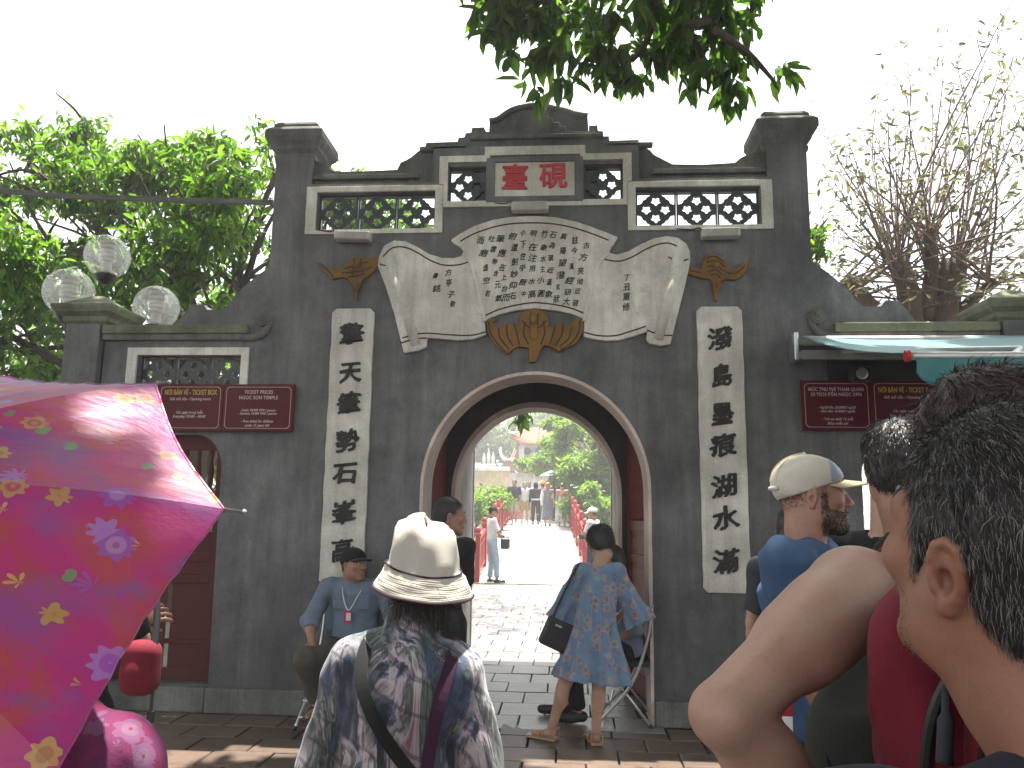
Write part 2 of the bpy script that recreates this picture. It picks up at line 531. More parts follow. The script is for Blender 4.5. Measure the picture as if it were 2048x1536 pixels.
def nets(f, org, h):
    s = f < 0; nx, ny, nz = f.shape
    cor = [(i, j, k) for i in (0, 1) for j in (0, 1) for k in (0, 1)]
    S = lambda a, c: a[c[0]:nx - 1 + c[0], c[1]:ny - 1 + c[1], c[2]:nz - 1 + c[2]]
    cnt = sum(S(s, c).astype(np.int8) for c in cor)
    act = (cnt > 0) & (cnt < 8)
    I = np.argwhere(act); idx = np.full(act.shape, -1, np.int64); idx[act] = np.arange(len(I))
    acc = np.zeros((len(I), 3)); w = np.zeros(len(I))
    val = {c: f[I[:, 0] + c[0], I[:, 1] + c[1], I[:, 2] + c[2]] for c in cor}
    for a in cor:
        for axx in range(3):
            if a[axx]: continue
            b = list(a); b[axx] = 1; b = tuple(b)
            fa, fb = val[a], val[b]; m = (fa < 0) != (fb < 0)
            t = fa / np.where(np.abs(fa - fb) < 1e-12, 1, fa - fb)
            p = np.tile(np.array(a, float), (len(I), 1)); p[:, axx] = t
            acc[m] += p[m]; w[m] += 1
    V = (I + acc / w[:, None]) * h + org
    Q = []
    for axx in range(3):
        o = [0, 1, 2]; o.remove(axx); u, v = o
        sa = [slice(None)] * 3; sb = [slice(None)] * 3
        sa[axx] = slice(0, -1); sb[axx] = slice(1, None)
        for q in (u, v):
            sa[q] = slice(1, -1); sb[q] = slice(1, -1)
        A = s[tuple(sa)]; B = s[tuple(sb)]
        E = np.argwhere(A != B); ins = A[A != B]
        E[:, u] += 1; E[:, v] += 1
        def cell(du, dv):
            c = E.copy(); c[:, u] += du; c[:, v] += dv
            return idx[c[:, 0], c[:, 1], c[:, 2]]
        q = np.stack([cell(-1, -1), cell(0, -1), cell(0, 0), cell(-1, 0)], 1)
        fl = ins if axx != 1 else ~ins
        q[~fl] = q[~fl][:, ::-1]
        Q.append(q)
    return V, np.concatenate(Q)

def relax(V, Q, it=2, lam=.5):
    n = len(V); E = np.concatenate([Q[:, [0, 1]], Q[:, [1, 2]], Q[:, [2, 3]], Q[:, [3, 0]]])
    deg = np.bincount(E.ravel(), minlength=n).astype(float)
    for k in range(it):
        acc = np.zeros_like(V)
        for a in range(3):
            acc[:, a] = np.bincount(E[:, 0], V[E[:, 1], a], n) + np.bincount(E[:, 1], V[E[:, 0], a], n)
        V = V + lam * (acc / np.maximum(deg, 1)[:, None] - V)
    return V

def sdf_obj(name, sd, mats, parent=None, it=1, disp=None):
    parts = sd if isinstance(sd, list) else [sd]
    Vs = []; Qs = []; b = 0
    for p in parts:
        V, Q = p.mesh()
        if it: V = relax(V, Q, it)
        Vs.append(V); Qs.append(Q + b); b += len(V)
    V = np.concatenate(Vs); Q = np.concatenate(Qs)
    return np_mesh(name, V, Q, np.full(len(Q), 4), mats, parent, smooth=True)

def wob(seed, amp, freq, n=6, zs=.6):
    """smooth folds for cloth"""
    rng = np.random.default_rng(seed)
    K = rng.normal(size=(n, 3)); K[:, 2] *= zs; K = unit(K) * freq * rng.uniform(.6, 1.7, (n, 1)); ph = rng.uniform(0, 6.28, n)
    return lambda G: amp * sum(np.sin(G @ K[i] + ph[i] + .8 * np.sin(G @ K[(i + 1) % n] * .7)) for i in range(n)) / math.sqrt(n)
mk_plaster('plaster', (.152, .152, .152), (.092, .092, .093), (.062, .062, .062), .55, grime=True)
mk_plaster('plaster_cap', (.15, .148, .135), (.085, .085, .078), (.05, .052, .045), .6, .7)
mk_plaster('plaster_inside', (.30, .285, .27), (.20, .19, .18), (.13, .12, .115), .35)
mk_plaster('white_wash', (.60, .585, .53), (.47, .455, .40), (.24, .22, .165), .42, .18)
mk_plaster('pink_wash', (.58, .49, .44), (.47, .39, .35), (.30, .22, .19), .25, .15)
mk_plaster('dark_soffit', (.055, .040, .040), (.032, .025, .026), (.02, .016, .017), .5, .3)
mk_plaster('bat_ochre', (.235, .125, .035), (.15, .08, .024), (.07, .04, .017), .45, .3)
mk_plaster('moss_cap', (.17, .18, .125), (.095, .105, .06), (.06, .07, .035), .5, .8)
mk('ink', (.016, .015, .014), (.03, .028, .025), 20, .7, .2)
mk('groove', (.035, .025, .015), (.06, .045, .03), 30, .8, .2)
mk('red_ink', (.50, .035, .045), (.40, .025, .035), 15, .55, .15)
mk('lattice_green', (.018, .030, .026), (.032, .045, .036), 14, .4, .3, spec=.5)
mk('door_red', (.20, .034, .030), (.15, .026, .023), 6, .5, .2, (1, 1, .15), spec=.3)
mk('door_side_red', (.085, .010, .012), (.062, .008, .010), 6, .6, .2, (1, 1, .15), spec=.22)
mk('sign_red', (.090, .007, .013), (.078, .006, .011), 3, .55, .03, spec=.2)
mk('sign_line', (.55, .38, .33), (.45, .30, .27), 20, .5, 0)
mk('sign_gold', (.62, .40, .06), (.5, .32, .05), 20, .5, 0)
mk('sign_white', (.52, .40, .38), (.42, .32, .30), 20, .5, 0)
mk('alu', (.62, .62, .60), (.5, .5, .48), 10, .35, .06, metal=.6)
mk('lamp_white', (.55, .54, .50), (.42, .41, .37), 12, .5, .15)
mk('black_metal', (.018, .018, .018), (.03, .028, .026), 12, .45, .15)
mk('chrome', (.6, .62, .62), (.5, .52, .52), 10, .28, .05, metal=.9)
mk('teal_cloth', (.045, .20, .20), (.035, .16, .165), 9, .6, .2, sheen=.2)
mk('plastic_red', (.42, .025, .03), (.35, .02, .025), 8, .35, .05)
mk('cable_grey', (.16, .16, .15), (.10, .11, .10), 8, .6, .2)
mk('tile_red', (.135, .092, .068), (.085, .060, .046), 5, .5, .6, rnd=.28, bdist=.006, bscale=26)
mk('tile_grey', (.215, .205, .19), (.14, .132, .124), 6, .34, .7, rnd=.25, bdist=.007, bscale=30)
mk('tile_joint', (.05, .045, .04), (.085, .075, .065), 25, .85, .5)
mk('plank', (.42, .39, .35), (.30, .28, .25), 5, .6, .4, (.2, 1, 1), rnd=.18)
mk('bridge_red', (.36, .03, .028), (.27, .022, .022), 7, .42, .15, spec=.45)
mk('bark', (.10, .075, .055), (.055, .042, .032), 14, .85, .8, (1, 1, .35), bdist=.02)
mk('bark_pale', (.15, .105, .08), (.08, .055, .042), 16, .85, .8, (1, 1, .4), bdist=.02)
mk('twig', (.23, .165, .135), (.14, .10, .085), 14, .8, .3)
mk_leaf('leaf_tree', (.034, .072, .016), (.072, .138, .026), (.14, .205, .045), .52)
mk_leaf('leaf_overhang', (.034, .070, .020), (.062, .118, .032), (.10, .155, .045), .56)
mk_leaf('leaf_sparse', (.085, .095, .06), (.12, .125, .08), (.20, .17, .08), .45, tcol=(1.3, 1.4, 1.0))
mk_leaf('leaf_bright', (.055, .10, .025), (.10, .155, .04), (.16, .20, .065), .5)
mk_leaf('leaf_far', (.06, .085, .035), (.085, .115, .05), (.12, .15, .07), .4)
mk_leaf('leaf_yellow', (.2, .16, .05), (.26, .19, .06), (.30, .2, .07), .4)
mk_glass('globe_glass')
# ================================================================== THE GATE
gate = empty('temple_gate', 'weathered grey plaster temple gate with white inscribed scroll over its round arch', 'gate')
AX, AR, ASP, ATOP = 0.02, 0.905, 1.73, 2.665
def arch_loop(hw, spring, top, cx=AX, z0=0.0, n=36):
    return [(cx - hw, z0)] + arc(cx, spring, hw, top - spring, 180, 0, n) + [(cx + hw, z0)]

# openings of the pierced tiles
LAT = [(-1.835, -.835, 3.875, 4.195), (.835, 1.835, 3.875, 4.195)]
LATC = [(-.725, -.41, 4.105, 4.415), (.41, .725, 4.105, 4.415)]
w = MB()
outer = [(-2.22, 0)] + arch_loop(AR, ASP, ATOP) + [(2.22, 0), (2.22, 3.70), (-2.22, 3.70)]
w.prism([outer], 0, .40)
w.build('front_wall', MATS['plaster'], gate)
w = MB()
outer = [(-2.22, 3.70), (2.22, 3.70), (2.22, 4.28), (.86, 4.28), (.86, 4.60), (-.86, 4.60), (-.86, 4.28), (-2.22, 4.28)]
w.prism([outer] + [rect(*l) for l in LAT + LATC], 0, .15)
w.build('upper_wall', MATS['plaster'], gate)
for x0, x1 in ((-2.22, -1.90), (1.90, 2.22)):
    w = MB(); w.bx(x0, x1, .151, .36, 3.701, 4.279); w.build('pillar_back', MATS['plaster'], gate)

# parapet with stepped and scrolled skyline (outline read off the wall plane)
def px_loop(pts, Y): return [XZ(x, y, Y) for x, y in pts]
pl = [(641, 322), (652, 326), (661, 338), (673, 343), (735, 342), (794, 339), (801, 325), (812, 320), (822, 314), (834, 304), (842, 298), (850, 297), (852, 285), (915, 283),
      (917, 275), (929, 274), (931, 266), (942, 265), (944, 255), (968, 254), (972, 263), (1178, 262), (1178, 251), (1195, 250), (1196, 261), (1206, 262), (1207, 272), (1218, 272), (1219, 281), (1277, 279),
      (1279, 292), (1292, 295), (1300, 300), (1308, 309), (1331, 321), (1345, 328), (1405, 329), (1470, 325), (1482, 315), (1503, 305), (1518, 297)]
top = px_loop(pl, .07)
p = MB(); p.prism([[(-1.93, 4.24), (-.82, 4.24), (-.82, 4.52), (.82, 4.52), (.82, 4.24), (1.93, 4.24)] + [(1.93, top[-1][1])] + top[::-1][1:-1] + [(-1.93, top[0][1])]], .07, .145)
p.build('parapet', MATS['plaster_cap'], gate, bevel=.008)
p = MB()
blk = px_loop([(866, 372), (866, 299), (880, 292), (916, 291), (935, 283), (955, 276), (980, 268), (1166, 266), (1190, 273), (1208, 281), (1222, 289), (1262, 288), (1272, 297), (1272, 365), (1260, 365), (1260, 307), (878, 309), (878, 372)], .03)
p.prism([blk[::-1]], .028, .07); p.build('parapet_step', MATS['plaster_cap'], gate, bevel=.006)
p = MB()
for x0, x1, z0, z1, y0 in ((-1.90, -.98, 4.335, 4.375, .02), (.98, 1.90, 4.335, 4.375, .02), (-.98, -.58, 4.575, 4.605, .0), (.60, .98, 4.575, 4.605, .0), (-.55, .57, 4.655, 4.69, -.012)):
    p.bx(x0, x1, y0, .069, z0, z1)
p.build('cornice', MATS['plaster_cap'], gate, bevel=.006)
# round-backed dome wall and stepped block before it
dome = px_loop([(979, 268), (980, 243), (996, 240), (1012, 229), (1026, 221), (1043, 216), (1061, 213), (1085, 213), (1106, 217), (1130, 222), (1152, 229), (1175, 233), (1177, 268)], .2)
p = MB(); p.prism([dome[::-1]], .156, .30); p.build('dome_wall', MATS['plaster'], gate, bevel=.01)
inner = [(x * 1.0, z) for x, z in dome[1:-1]]
rim = MB(); rim.tube([(x, .155, z - .02) for x, z in spline(inner, 4)], .028, 8); rim.build('dome_rim', MATS['plaster_cap'], gate, smooth=True)
ped = px_loop([(1006, 270), (1006, 251), (1016, 250), (1016, 242), (1028, 241), (1028, 234), (1041, 233), (1041, 223), (1096, 222), (1096, 235), (1106, 236), (1106, 243), (1120, 244), (1120, 251), (1132, 252), (1132, 270)], .05)
p = MB(); p.prism([ped[::-1]], .05, .155); p.build('pediment', MATS['plaster_cap'], gate, bevel=.006)

# tall pillars with moulded caps
for sx in (-1, 1):
    cx = 2.06 * sx
    p = MB(); p.bx(cx - .16, cx + .16, 0, .36, 4.28, 4.56)
    pil = p.build('pillar', MATS['plaster'], gate)
    c = MB(); c.lathe([(.163, 4.50), (.178, 4.505), (.182, 4.545), (.168, 4.555), (.19, 4.585), (.205, 4.60), (.205, 4.625), (.235, 4.66), (.25, 4.69), (.25, 4.755), (.215, 4.79), (.195, 4.80), (.195, 4.825), (.165, 4.86), (.10, 4.87)], (cx, .18, 0), 4, square=True)
    c.build('cap', MATS['plaster_cap'], pil, bevel=.008)

# white bands round the pierced tiles
def band(name, o, i, y0=-.022):
    m = MB(); m.prism([rect(*o), rect(*i)], y0, -.001); return m.build(name, MATS['white_wash'], gate, bevel=.004)
band('white_frame', (-1.93, -.765, 3.83, 4.25), (-1.84, -.83, 3.87, 4.20))
band('white_frame', (.765, 1.93, 3.83, 4.25), (.83, 1.84, 3.87, 4.20))
m = MB(); fr = [(-.765, 3.83), (-.765, 4.05), (-.39, 4.05), (-.39, 4.052), (.39, 4.052), (.39, 4.05), (.765, 4.05), (.765, 3.83), (.80, 3.83)]
m.prism([[(-.80, 4.255), (-.80, 4.50), (-.42, 4.50), (-.42, 4.575), (.42, 4.575), (.42, 4.50), (.80, 4.50), (.80, 4.255), (.763, 4.252), (.763, 4.05), (-.763, 4.05), (-.763, 4.252)],
         [(-.73, 4.10), (.73, 4.10), (.73, 4.445), (.375, 4.445), (.375, 4.50), (-.375, 4.50), (-.375, 4.445), (-.73, 4.445)]], -.026, -.001)
m.build('white_frame', MATS['white_wash'], gate, bevel=.004)
m = MB(); m.prism([rect(-.40, .40, 4.085, 4.475), rect(-.332, .332, 4.135, 4.435)], -.034, -.001)
m.build('plaque_frame', MATS['plaster'], gate, bevel=.005)
m = MB(); m.bx(-.332, .332, -.014, -.001, 4.135, 4.435); plq = m.build('name_plaque', MATS['white_wash'], gate)
wall_text('character', '臺', -.165, -.02, 4.285, .235, MATS['red_ink'], plq, .008, 0, .02, .0048)
wall_text('character', '硯', .155, -.02, 4.295, .235, MATS['red_ink'], plq, .008, 0, -.03, .0048)

# pierced ceramic tiles
def lattice_mesh(s):
    def lobes(cx, cz, r): return [(cx + r * (1 + .22 * math.cos(5 * a + 1.6)) * math.cos(a), cz + r * (1 + .22 * math.cos(5 * a + 1.6)) * math.sin(a)) for a in [2 * math.pi * k / 20 for k in range(20)]]
    hs_ = [lobes(0, .235, .110), lobes(0, -.235, .110), lobes(.235, 0, .110), lobes(-.235, 0, .110)]
    cor = [(.462, .462), (.13, .462), (.15, .38), (.22, .345), (.255, .285), (.325, .25), (.35, .18), (.39, .15), (.462, .13)]
    for sx in (-1, 1):
        for sz in (-1, 1): hs_.append([(x * sx, z * sz) for x, z in cor])
    m = MB(); m.prism([[(x * s, z * s) for x, z in rect(-.498, .498, -.498, .498)]] + [[(x * s, z * s) for x, z in h] for h in hs_], 0, .03)
    return m.mesh('pierced_tile')
lm = lattice_mesh(1.0); lm.materials.append(MATS['lattice_green'])
for (x0, x1, z0, z1) in LAT:
    n = 3; wd = (x1 - x0) / n
    for k in range(n):
        share('pierced_tile', lm, gate, (x0 + wd * (k + .5), .06, (z0 + z1) / 2), (0, R(random.uniform(-.6, .6)), 0), (wd * .985, 1, (z1 - z0) * .99))
for k, (x0, x1, z0, z1) in enumerate(LATC):
    share('pierced_tile', lm, gate, ((x0 + x1) / 2, .06, (z0 + z1) / 2), scale=((x1 - x0) * .99, 1, (z1 - z0) * .99))
    b = MB(); xm = (x0 + x1) / 2
    b.bx(*((xm + .03, x1 + .01) if k == 0 else (x0 - .01, xm - .03)), .10, .145, z0 - .0, z1 + .0)
    b.build('tile_backing', MATS['plaster'], gate)

# arch reveal and painted ring
m = MB()
o = arch_loop(AR, ASP, ATOP); i_ = [(AX + (x - AX) * .972, ASP + (z - ASP) * .972 if z > ASP else z) for x, z in o]
m.prism([o + i_[::-1]], -.006, .40); m.build('arch_trim', MATS['pink_wash'], gate)

# chamber behind: second wall with smaller arch, side walls, roof, piers under an added shade slab
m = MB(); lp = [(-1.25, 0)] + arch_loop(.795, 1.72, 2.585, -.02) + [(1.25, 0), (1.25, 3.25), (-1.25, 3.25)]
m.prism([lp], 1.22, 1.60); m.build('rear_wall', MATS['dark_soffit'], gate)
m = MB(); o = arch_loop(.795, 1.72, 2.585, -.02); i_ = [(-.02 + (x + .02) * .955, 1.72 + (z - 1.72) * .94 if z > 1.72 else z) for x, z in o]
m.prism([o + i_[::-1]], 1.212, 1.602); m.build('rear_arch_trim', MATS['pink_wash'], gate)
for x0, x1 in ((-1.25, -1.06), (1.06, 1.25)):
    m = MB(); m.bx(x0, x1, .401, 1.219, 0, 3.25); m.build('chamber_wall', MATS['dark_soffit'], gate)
m = MB(); m.bx(-1.26, 1.26, .401, 3.06, 3.251, 3.42); m.build('chamber_roof_shade_slab', MATS['dark_soffit'], gate)  # rear stretch over the piers is added, unseen, to cast the floor shadow edge
for sx, xi in ((-1, -.825), (1, .775)):
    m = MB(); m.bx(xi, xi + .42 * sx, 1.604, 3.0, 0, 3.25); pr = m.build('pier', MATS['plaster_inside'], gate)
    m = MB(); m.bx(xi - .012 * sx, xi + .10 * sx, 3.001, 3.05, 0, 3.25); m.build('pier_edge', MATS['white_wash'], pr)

# plinth
for x0, x1 in ((-2.50, AX - AR - .002), (AX + AR + .002, 2.50)):
    m = MB(); m.bx(x0, x1, -.055, -.001, 0, .185); m.build('plinth', MATS['plaster_cap'], gate, bevel=.012)

# red door leaves folded back inside the arch
balm = MB(); balm.lathe([(.010, 0), (.016, .03), (.016, .06), (.010, .09), (.018, .16), (.020, .20), (.012, .30), (.017, .34), (.012, .38), (.020, .48), (.018, .54), (.010, .62), (.016, .66), (.010, .70)], n=10)
balme = balm.mesh('baluster'); balme.materials.append(MATS['door_red']); balme.polygons.foreach_set('use_smooth', np.ones(len(balme.polygons), bool))
def door_leaf(hx, hy, ex, ey):
    wd = math.hypot(ex - hx, ey - hy); ang = math.atan2(ey - hy, ex - hx)
    m = MB(); T = .045
    m.bx(0, .085, -T / 2, T / 2, .04, 2.80); m.bx(wd - .085, wd, -T / 2, T / 2, .04, 2.80)
    for z0, z1 in ((.04, .20), (.60, .68), (1.13, 1.20), (1.40, 1.49), (2.19, 2.29), (2.70, 2.80)): m.bx(.085, wd - .085, -T / 2 + .002, T / 2 - .002, z0, z1)
    d = m.build('door_leaf', MATS['door_red'], gate, bevel=.004)
    d.location = (hx, hy, 0); d.rotation_euler = (0, 0, ang)
    for z0, z1 in ((.20, .60), (.68, 1.13), (1.20, 1.40), (2.29, 2.70)):
        q = MB(); q.bx(.086, wd - .086, -.010, .010, z0 + .001, z1 - .001); q.bx(.125, wd - .125, -.017, .017, z0 + .045, z1 - .045)
        q.build('panel', MATS['door_red'], d, bevel=.003)
    for k in range(9):
        share('baluster', balme, d, (.085 + (wd - .17) * (k + .5) / 9, 0, 1.49))
    h = MB(); h.tube([(wd - .06, -.05, 1.30), (wd - .06, -.05, 1.38)], .008, 6); h.build('ring', MATS['black_metal'], d)
door_leaf(-.955, .44, -.885, 1.20)
door_leaf(.985, .44, .845, 1.20)

# ------------------------------------------------------------ couplets
def couplet(chars, ys, x0, x1, z0, z1, px):
    c = .035
    lp = [(x0 + c, z0), (x1 - c, z0), (x1, z0 + c), (x1, z1 - c), (x1 - c, z1), (x0 + c, z1), (x0, z1 - c)]
    n = len(lp)
    rr = random.Random(px); e = []
    zz = np.linspace(z0 + c, z1 - c, 26)
    # edges chipped as cast plaster is
    lp = [(x0 + c, z0), (x1 - c, z0)] + [(x1 + rr.uniform(-.004, .004), z) for z in zz] + [(x1 - c, z1), (x0 + c, z1)] + [(x0 + rr.uniform(-.004, .004), z) for z in zz[::-1]]
    m = MB(); m.prism([lp], -.032, -.001)
    pn = m.build('couplet_panel', MATS['white_wash'], gate, bevel=.006)
    for ch, y in zip(chars, ys):
        X, Z = XZ(px, y, -.03)
        me = bold(text_mesh(ch, .185, .009, 0), .0062); me.materials.clear()
        for v in me.vertices:     # brush wobble
            v.co.x += .005 * math.sin(v.co.y * 55 + ord(ch)) + .003 * math.sin(v.co.y * 120); v.co.y += .007 * math.sin(v.co.x * 34 + ord(ch) * 2) + v.co.x * .14; v.co.x *= 1 + .10 * math.sin(ord(ch) * 1.3)
        me.transform(Matrix.Translation(((x0 + x1) / 2, -.036, Z)) @ Matrix.Rotation(R(90), 4, 'X'))
        link('character', me, MATS['ink'], pn)
    return pn
couplet('擎天筆勢石峯高', (672, 747, 810, 885, 948, 1028, 1104), -1.655, -1.305, .97, 3.185, 690)
couplet('潑島墨痕湖水滿', (680, 755, 830, 893, 975, 1040, 1126), 1.30, 1.655, .97, 3.185, 1442)

# ------------------------------------------------------------ scroll
def cropP(pts, ox=740, oy=420, s=3.103, Y=-.03): return [XZ(ox + x / s, oy + y / s, Y) for x, y in pts]
sc_out = [(50, 350), (58, 290), (90, 225), (150, 192), (220, 197), (290, 228), (370, 277), (450, 300), (520, 302), (565, 290), (582, 265), (562, 235), (520, 212), (502, 190),
          (560, 150), (650, 102), (760, 65), (880, 46), (1020, 40), (1150, 48), (1280, 76), (1400, 117), (1490, 152), (1540, 172), (1512, 215), (1492, 245), (1484, 268), (1530, 280), (1600, 260), (1680, 215), (1760, 180), (1840, 165), (1910, 175), (1962, 212),
          (1986, 262), (1985, 330), (1962, 440), (1922, 600), (1882, 760), (1862, 836), (1800, 846), (1735, 832), (1712, 808), (1720, 757), (1640, 785), (1540, 812), (1450, 814), (1380, 803), (1325, 790), (1330, 680),
          (1250, 648), (1150, 627), (1020, 614), (900, 627), (800, 652), (715, 690), (722, 778), (640, 806), (540, 812), (440, 802), (358, 797), (354, 852), (300, 876), (212, 890), (190, 800), (150, 640), (100, 480)]
m = MB(); m.prism([cropP(sc_out)[::-1]], -.05, -.001)
scroll = m.build('stone_scroll', MATS['white_wash'], gate, bevel=.012, seg=3)
def scroll_line(pts, r=.006, smooth=4):
    q = spline(cropP(pts, Y=-.05), smooth)
    return [(x, -.0495, z) for x, z in q]
gl = MB()
for pts in ([(80, 290), (140, 235), (220, 232), (300, 268), (380, 315), (460, 342), (550, 340), (625, 318)], [(560, 195), (640, 150), (760, 108), (880, 85), (1020, 80), (1150, 88), (1280, 115), (1400, 155), (1480, 188)],
            [(1450, 305), (1540, 318), (1620, 295), (1700, 250), (1780, 215), (1850, 205), (1905, 225)], [(200, 795), (280, 772), (360, 765), (460, 772), (560, 778), (650, 775), (720, 755)], [(1330, 760), (1420, 780), (1520, 780), (1610, 755), (1712, 722)],
            [(715, 655), (800, 618), (900, 592), (1020, 575), (1150, 588), (1250, 610), (1325, 640)], [(190, 826), (280, 800), (352, 795)], [(1718, 745), (1800, 775), (1876, 778)], [(60, 335), (110, 345), (165, 320)], [(1850, 290), (1910, 320), (1975, 305)]):
    gl.tube(scroll_line(pts), .0065, 6)
gl.build('edge_line', MATS['groove'], scroll)
for pts in ([(582, 265), (625, 330), (665, 480), (690, 600), (715, 690)], [(1484, 268), (1420, 330), (1375, 480), (1345, 620), (1330, 690)]):
    fo = MB(); q = spline(cropP(pts, Y=-.05), 5); fo.tube([(x, -.045, z) for x, z in q], [.02] * len(q), 10); fo.build('fold', MATS['white_wash'], scroll, smooth=True)
for a, b in (((118, 290), (285, 838)), ((1915, 285), (1790, 800))):
    pa, pb = cropP([a, b], Y=-.06)
    rl = MB(); rl.tube([(pa[0], -.02, pa[1]), (pb[0], -.02, pb[1])], [.058, .05], 20); rl.build('rolled_end', MATS['white_wash'], scroll, smooth=True)
cols = [('古方夾池近硯', [(1340, 222), (1320, 295), (1305, 380), (1300, 445), (1285, 505), (1272, 580)]), ('註今漢經研大', [(1270, 190), (1265, 255), (1248, 352), (1235, 440), (1225, 512), (1215, 570)]),
        ('莫陽望潑玄狀', [(1198, 165), (1195, 255), (1190, 330), (1178, 408), (1165, 480), (1155, 555)]), ('石為硯近逼象', [(1133, 155), (1128, 220), (1120, 300), (1115, 375), (1110, 450), (1105, 525)]),
        ('竹象水主小圓', [(1080, 150), (1075, 235), (1072, 305), (1068, 370), (1056, 437), (1058, 520)]), ('明在注用水高', [(1010, 145), (1006, 232), (1004, 300), (1004, 365), (1000, 445), (1002, 525)]),
        ('小下住乎厥中', [(948, 142), (948, 215), (946, 290), (943, 362), (945, 450), (950, 522)]), ('俯還劍妙仰石', [(880, 165), (893, 235), (895, 325), (890, 400), (884, 470), (885, 535)]),
        ('筆應在上台而', [(805, 180), (815, 270), (818, 358), (828, 420), (832, 490), (840, 545)]), ('吐雲物含元氣', [(752, 180), (762, 245), (770, 320), (778, 395), (790, 465), (795, 550)]),
        ('而磨虛空若', [(683, 190), (700, 270), (715, 360), (720, 440), (727, 520)]), ('方亭子敬', [(483, 390), (486, 455), (497, 525), (510, 585)]), ('壽銘', [(403, 410), (410, 490)]), ('丁丑重修', [(1592, 420), (1590, 480), (1588, 540), (1587, 605)])]
for s, pos in cols:
    for ch, (x, y) in zip(s, pos):
        X, Z = cropP([(x, y)], Y=-.056)[0]
        wall_text('character', ch, X, -.053, Z, .062 + .008 * math.sin(x * 2.3 + y), MATS['ink'], scroll, .002, 0, .16 * math.sin(x * 1.7 + y), .0006, xs=.9 + .18 * math.sin(x * 3.1), shear=.22)

# ------------------------------------------------------------ bats and lotus cast in ochre plaster
def plaque_shape(name, loops, depth, bumps=(), lines=(), s=2.845, ox=520, oy=180):
    m = MB()
    for lp in loops:
        q = [XZ(ox + x / s, oy + y / s, -.02) for x, y in lp]
        ar = sum(q[i][0] * q[(i + 1) % len(q)][1] - q[(i + 1) % len(q)][0] * q[i][1] for i in range(len(q)))
        m.prism([q if ar > 0 else q[::-1]], -depth, -.001)
    o = m.build(name, MATS['bat_ochre'], gate, bevel=.012, seg=2)
    for (x, y, rx, rz) in bumps:
        X, Z = XZ(ox + x / s, oy + y / s, -.02); b = MB(); b.sphere((X, -depth, Z), 1, 16, 10, (rx, .022, rz)); b.build('boss', MATS['bat_ochre'], o, smooth=True)
    g = MB()
    for ln in lines:
        q = spline([XZ(ox + x / s, oy + y / s, -.02) for x, y in ln], 4); g.tube([(x, -depth - .001, z) for x, z in q], .0055, 5)
    if lines: g.build('incised_line', MATS['groove'], o)
    return o
plaque_shape('bat_relief', [[(318, 975), (345, 985), (385, 1012), (430, 1022), (470, 1015), (495, 990), (520, 970), (560, 945), (600, 958), (640, 960), (670, 935), (705, 905), (695, 950), (668, 1010), (640, 1045), (600, 1075), (578, 1095), (570, 1130), (556, 1150), (555, 1205), (542, 1205), (538, 1130), (520, 1100), (500, 1080), (470, 1068), (410, 1080), (385, 1045), (350, 1005)]], .035,
             [(550, 1000, .035, .03), (556, 1110, .012, .03)], [[(480, 1020), (520, 1010), (560, 990), (620, 985)], [(470, 1045), (520, 1040), (580, 1030), (640, 1010)], [(500, 1070), (550, 1062), (600, 1050)], [(345, 990), (400, 1040), (420, 1070)], [(540, 960), (530, 1060)], [(575, 960), (585, 1050)]])
rb = [(1275, 960), (1240, 975), (1225, 1010), (1170, 1025), (1150, 1000), (1120, 955), (1080, 935), (1030, 935), (1010, 985), (1000, 1020), (950, 1005), (925, 1010), (920, 1050), (960, 1060), (1005, 1075), (1050, 1080), (1065, 1100), (1070, 1150), (1080, 1205), (1096, 1205), (1100, 1150), (1115, 1095), (1140, 1078), (1190, 1085), (1245, 1055), (1260, 1020)]
plaque_shape('bat_relief', [rb], .035, [(1085, 1000, .035, .03), (1088, 1110, .012, .03)],
             [[(1030, 960), (1080, 950), (1130, 985)], [(1030, 985), (1085, 975), (1135, 1010)], [(1035, 1010), (1085, 1000), (1130, 1035)], [(1045, 1035), (1085, 1025), (1120, 1055)], [(1055, 1060), (1088, 1050), (1110, 1075)], [(1145, 1040), (1200, 1045), (1250, 1000)], [(940, 1030), (1000, 1045)]], ox=1050)
cb = [(722, 690), (760, 675), (790, 680), (760, 705), (800, 735), (850, 715), (895, 705), (925, 730), (935, 660), (970, 630), (1020, 618), (1070, 632), (1105, 670), (1112, 735), (1150, 712), (1200, 705), (1240, 720), (1262, 690), (1285, 668), (1325, 690), (1322, 760), (1280, 830), (1175, 885), (1120, 850), (1080, 845), (1058, 870), (1045, 905), (1030, 945), (985, 950), (988, 900), (985, 860), (930, 850), (900, 860), (850, 900), (780, 840), (735, 770)]
plaque_shape('bat_relief', [cb], .05, [(1018, 770, .038, .062), (1018, 680, .03, .04)],
             [[(740, 700), (745, 760), (790, 830), (850, 890)], [(800, 740), (810, 800), (865, 870)], [(850, 720), (855, 790), (890, 850)], [(895, 715), (915, 780), (930, 845)], [(1300, 690), (1295, 760), (1250, 830), (1180, 875)], [(1250, 730), (1235, 800), (1180, 850)], [(1200, 715), (1190, 780), (1150, 845)], [(1150, 720), (1135, 780), (1115, 840)],
              [(965, 700), (955, 770), (985, 840)], [(1075, 700), (1085, 770), (1060, 840)], [(945, 690), (980, 730), (1018, 740), (1060, 728), (1095, 690)], [(1000, 640), (995, 720)], [(1045, 645), (1042, 720)]], s=3.103, ox=740, oy=420)

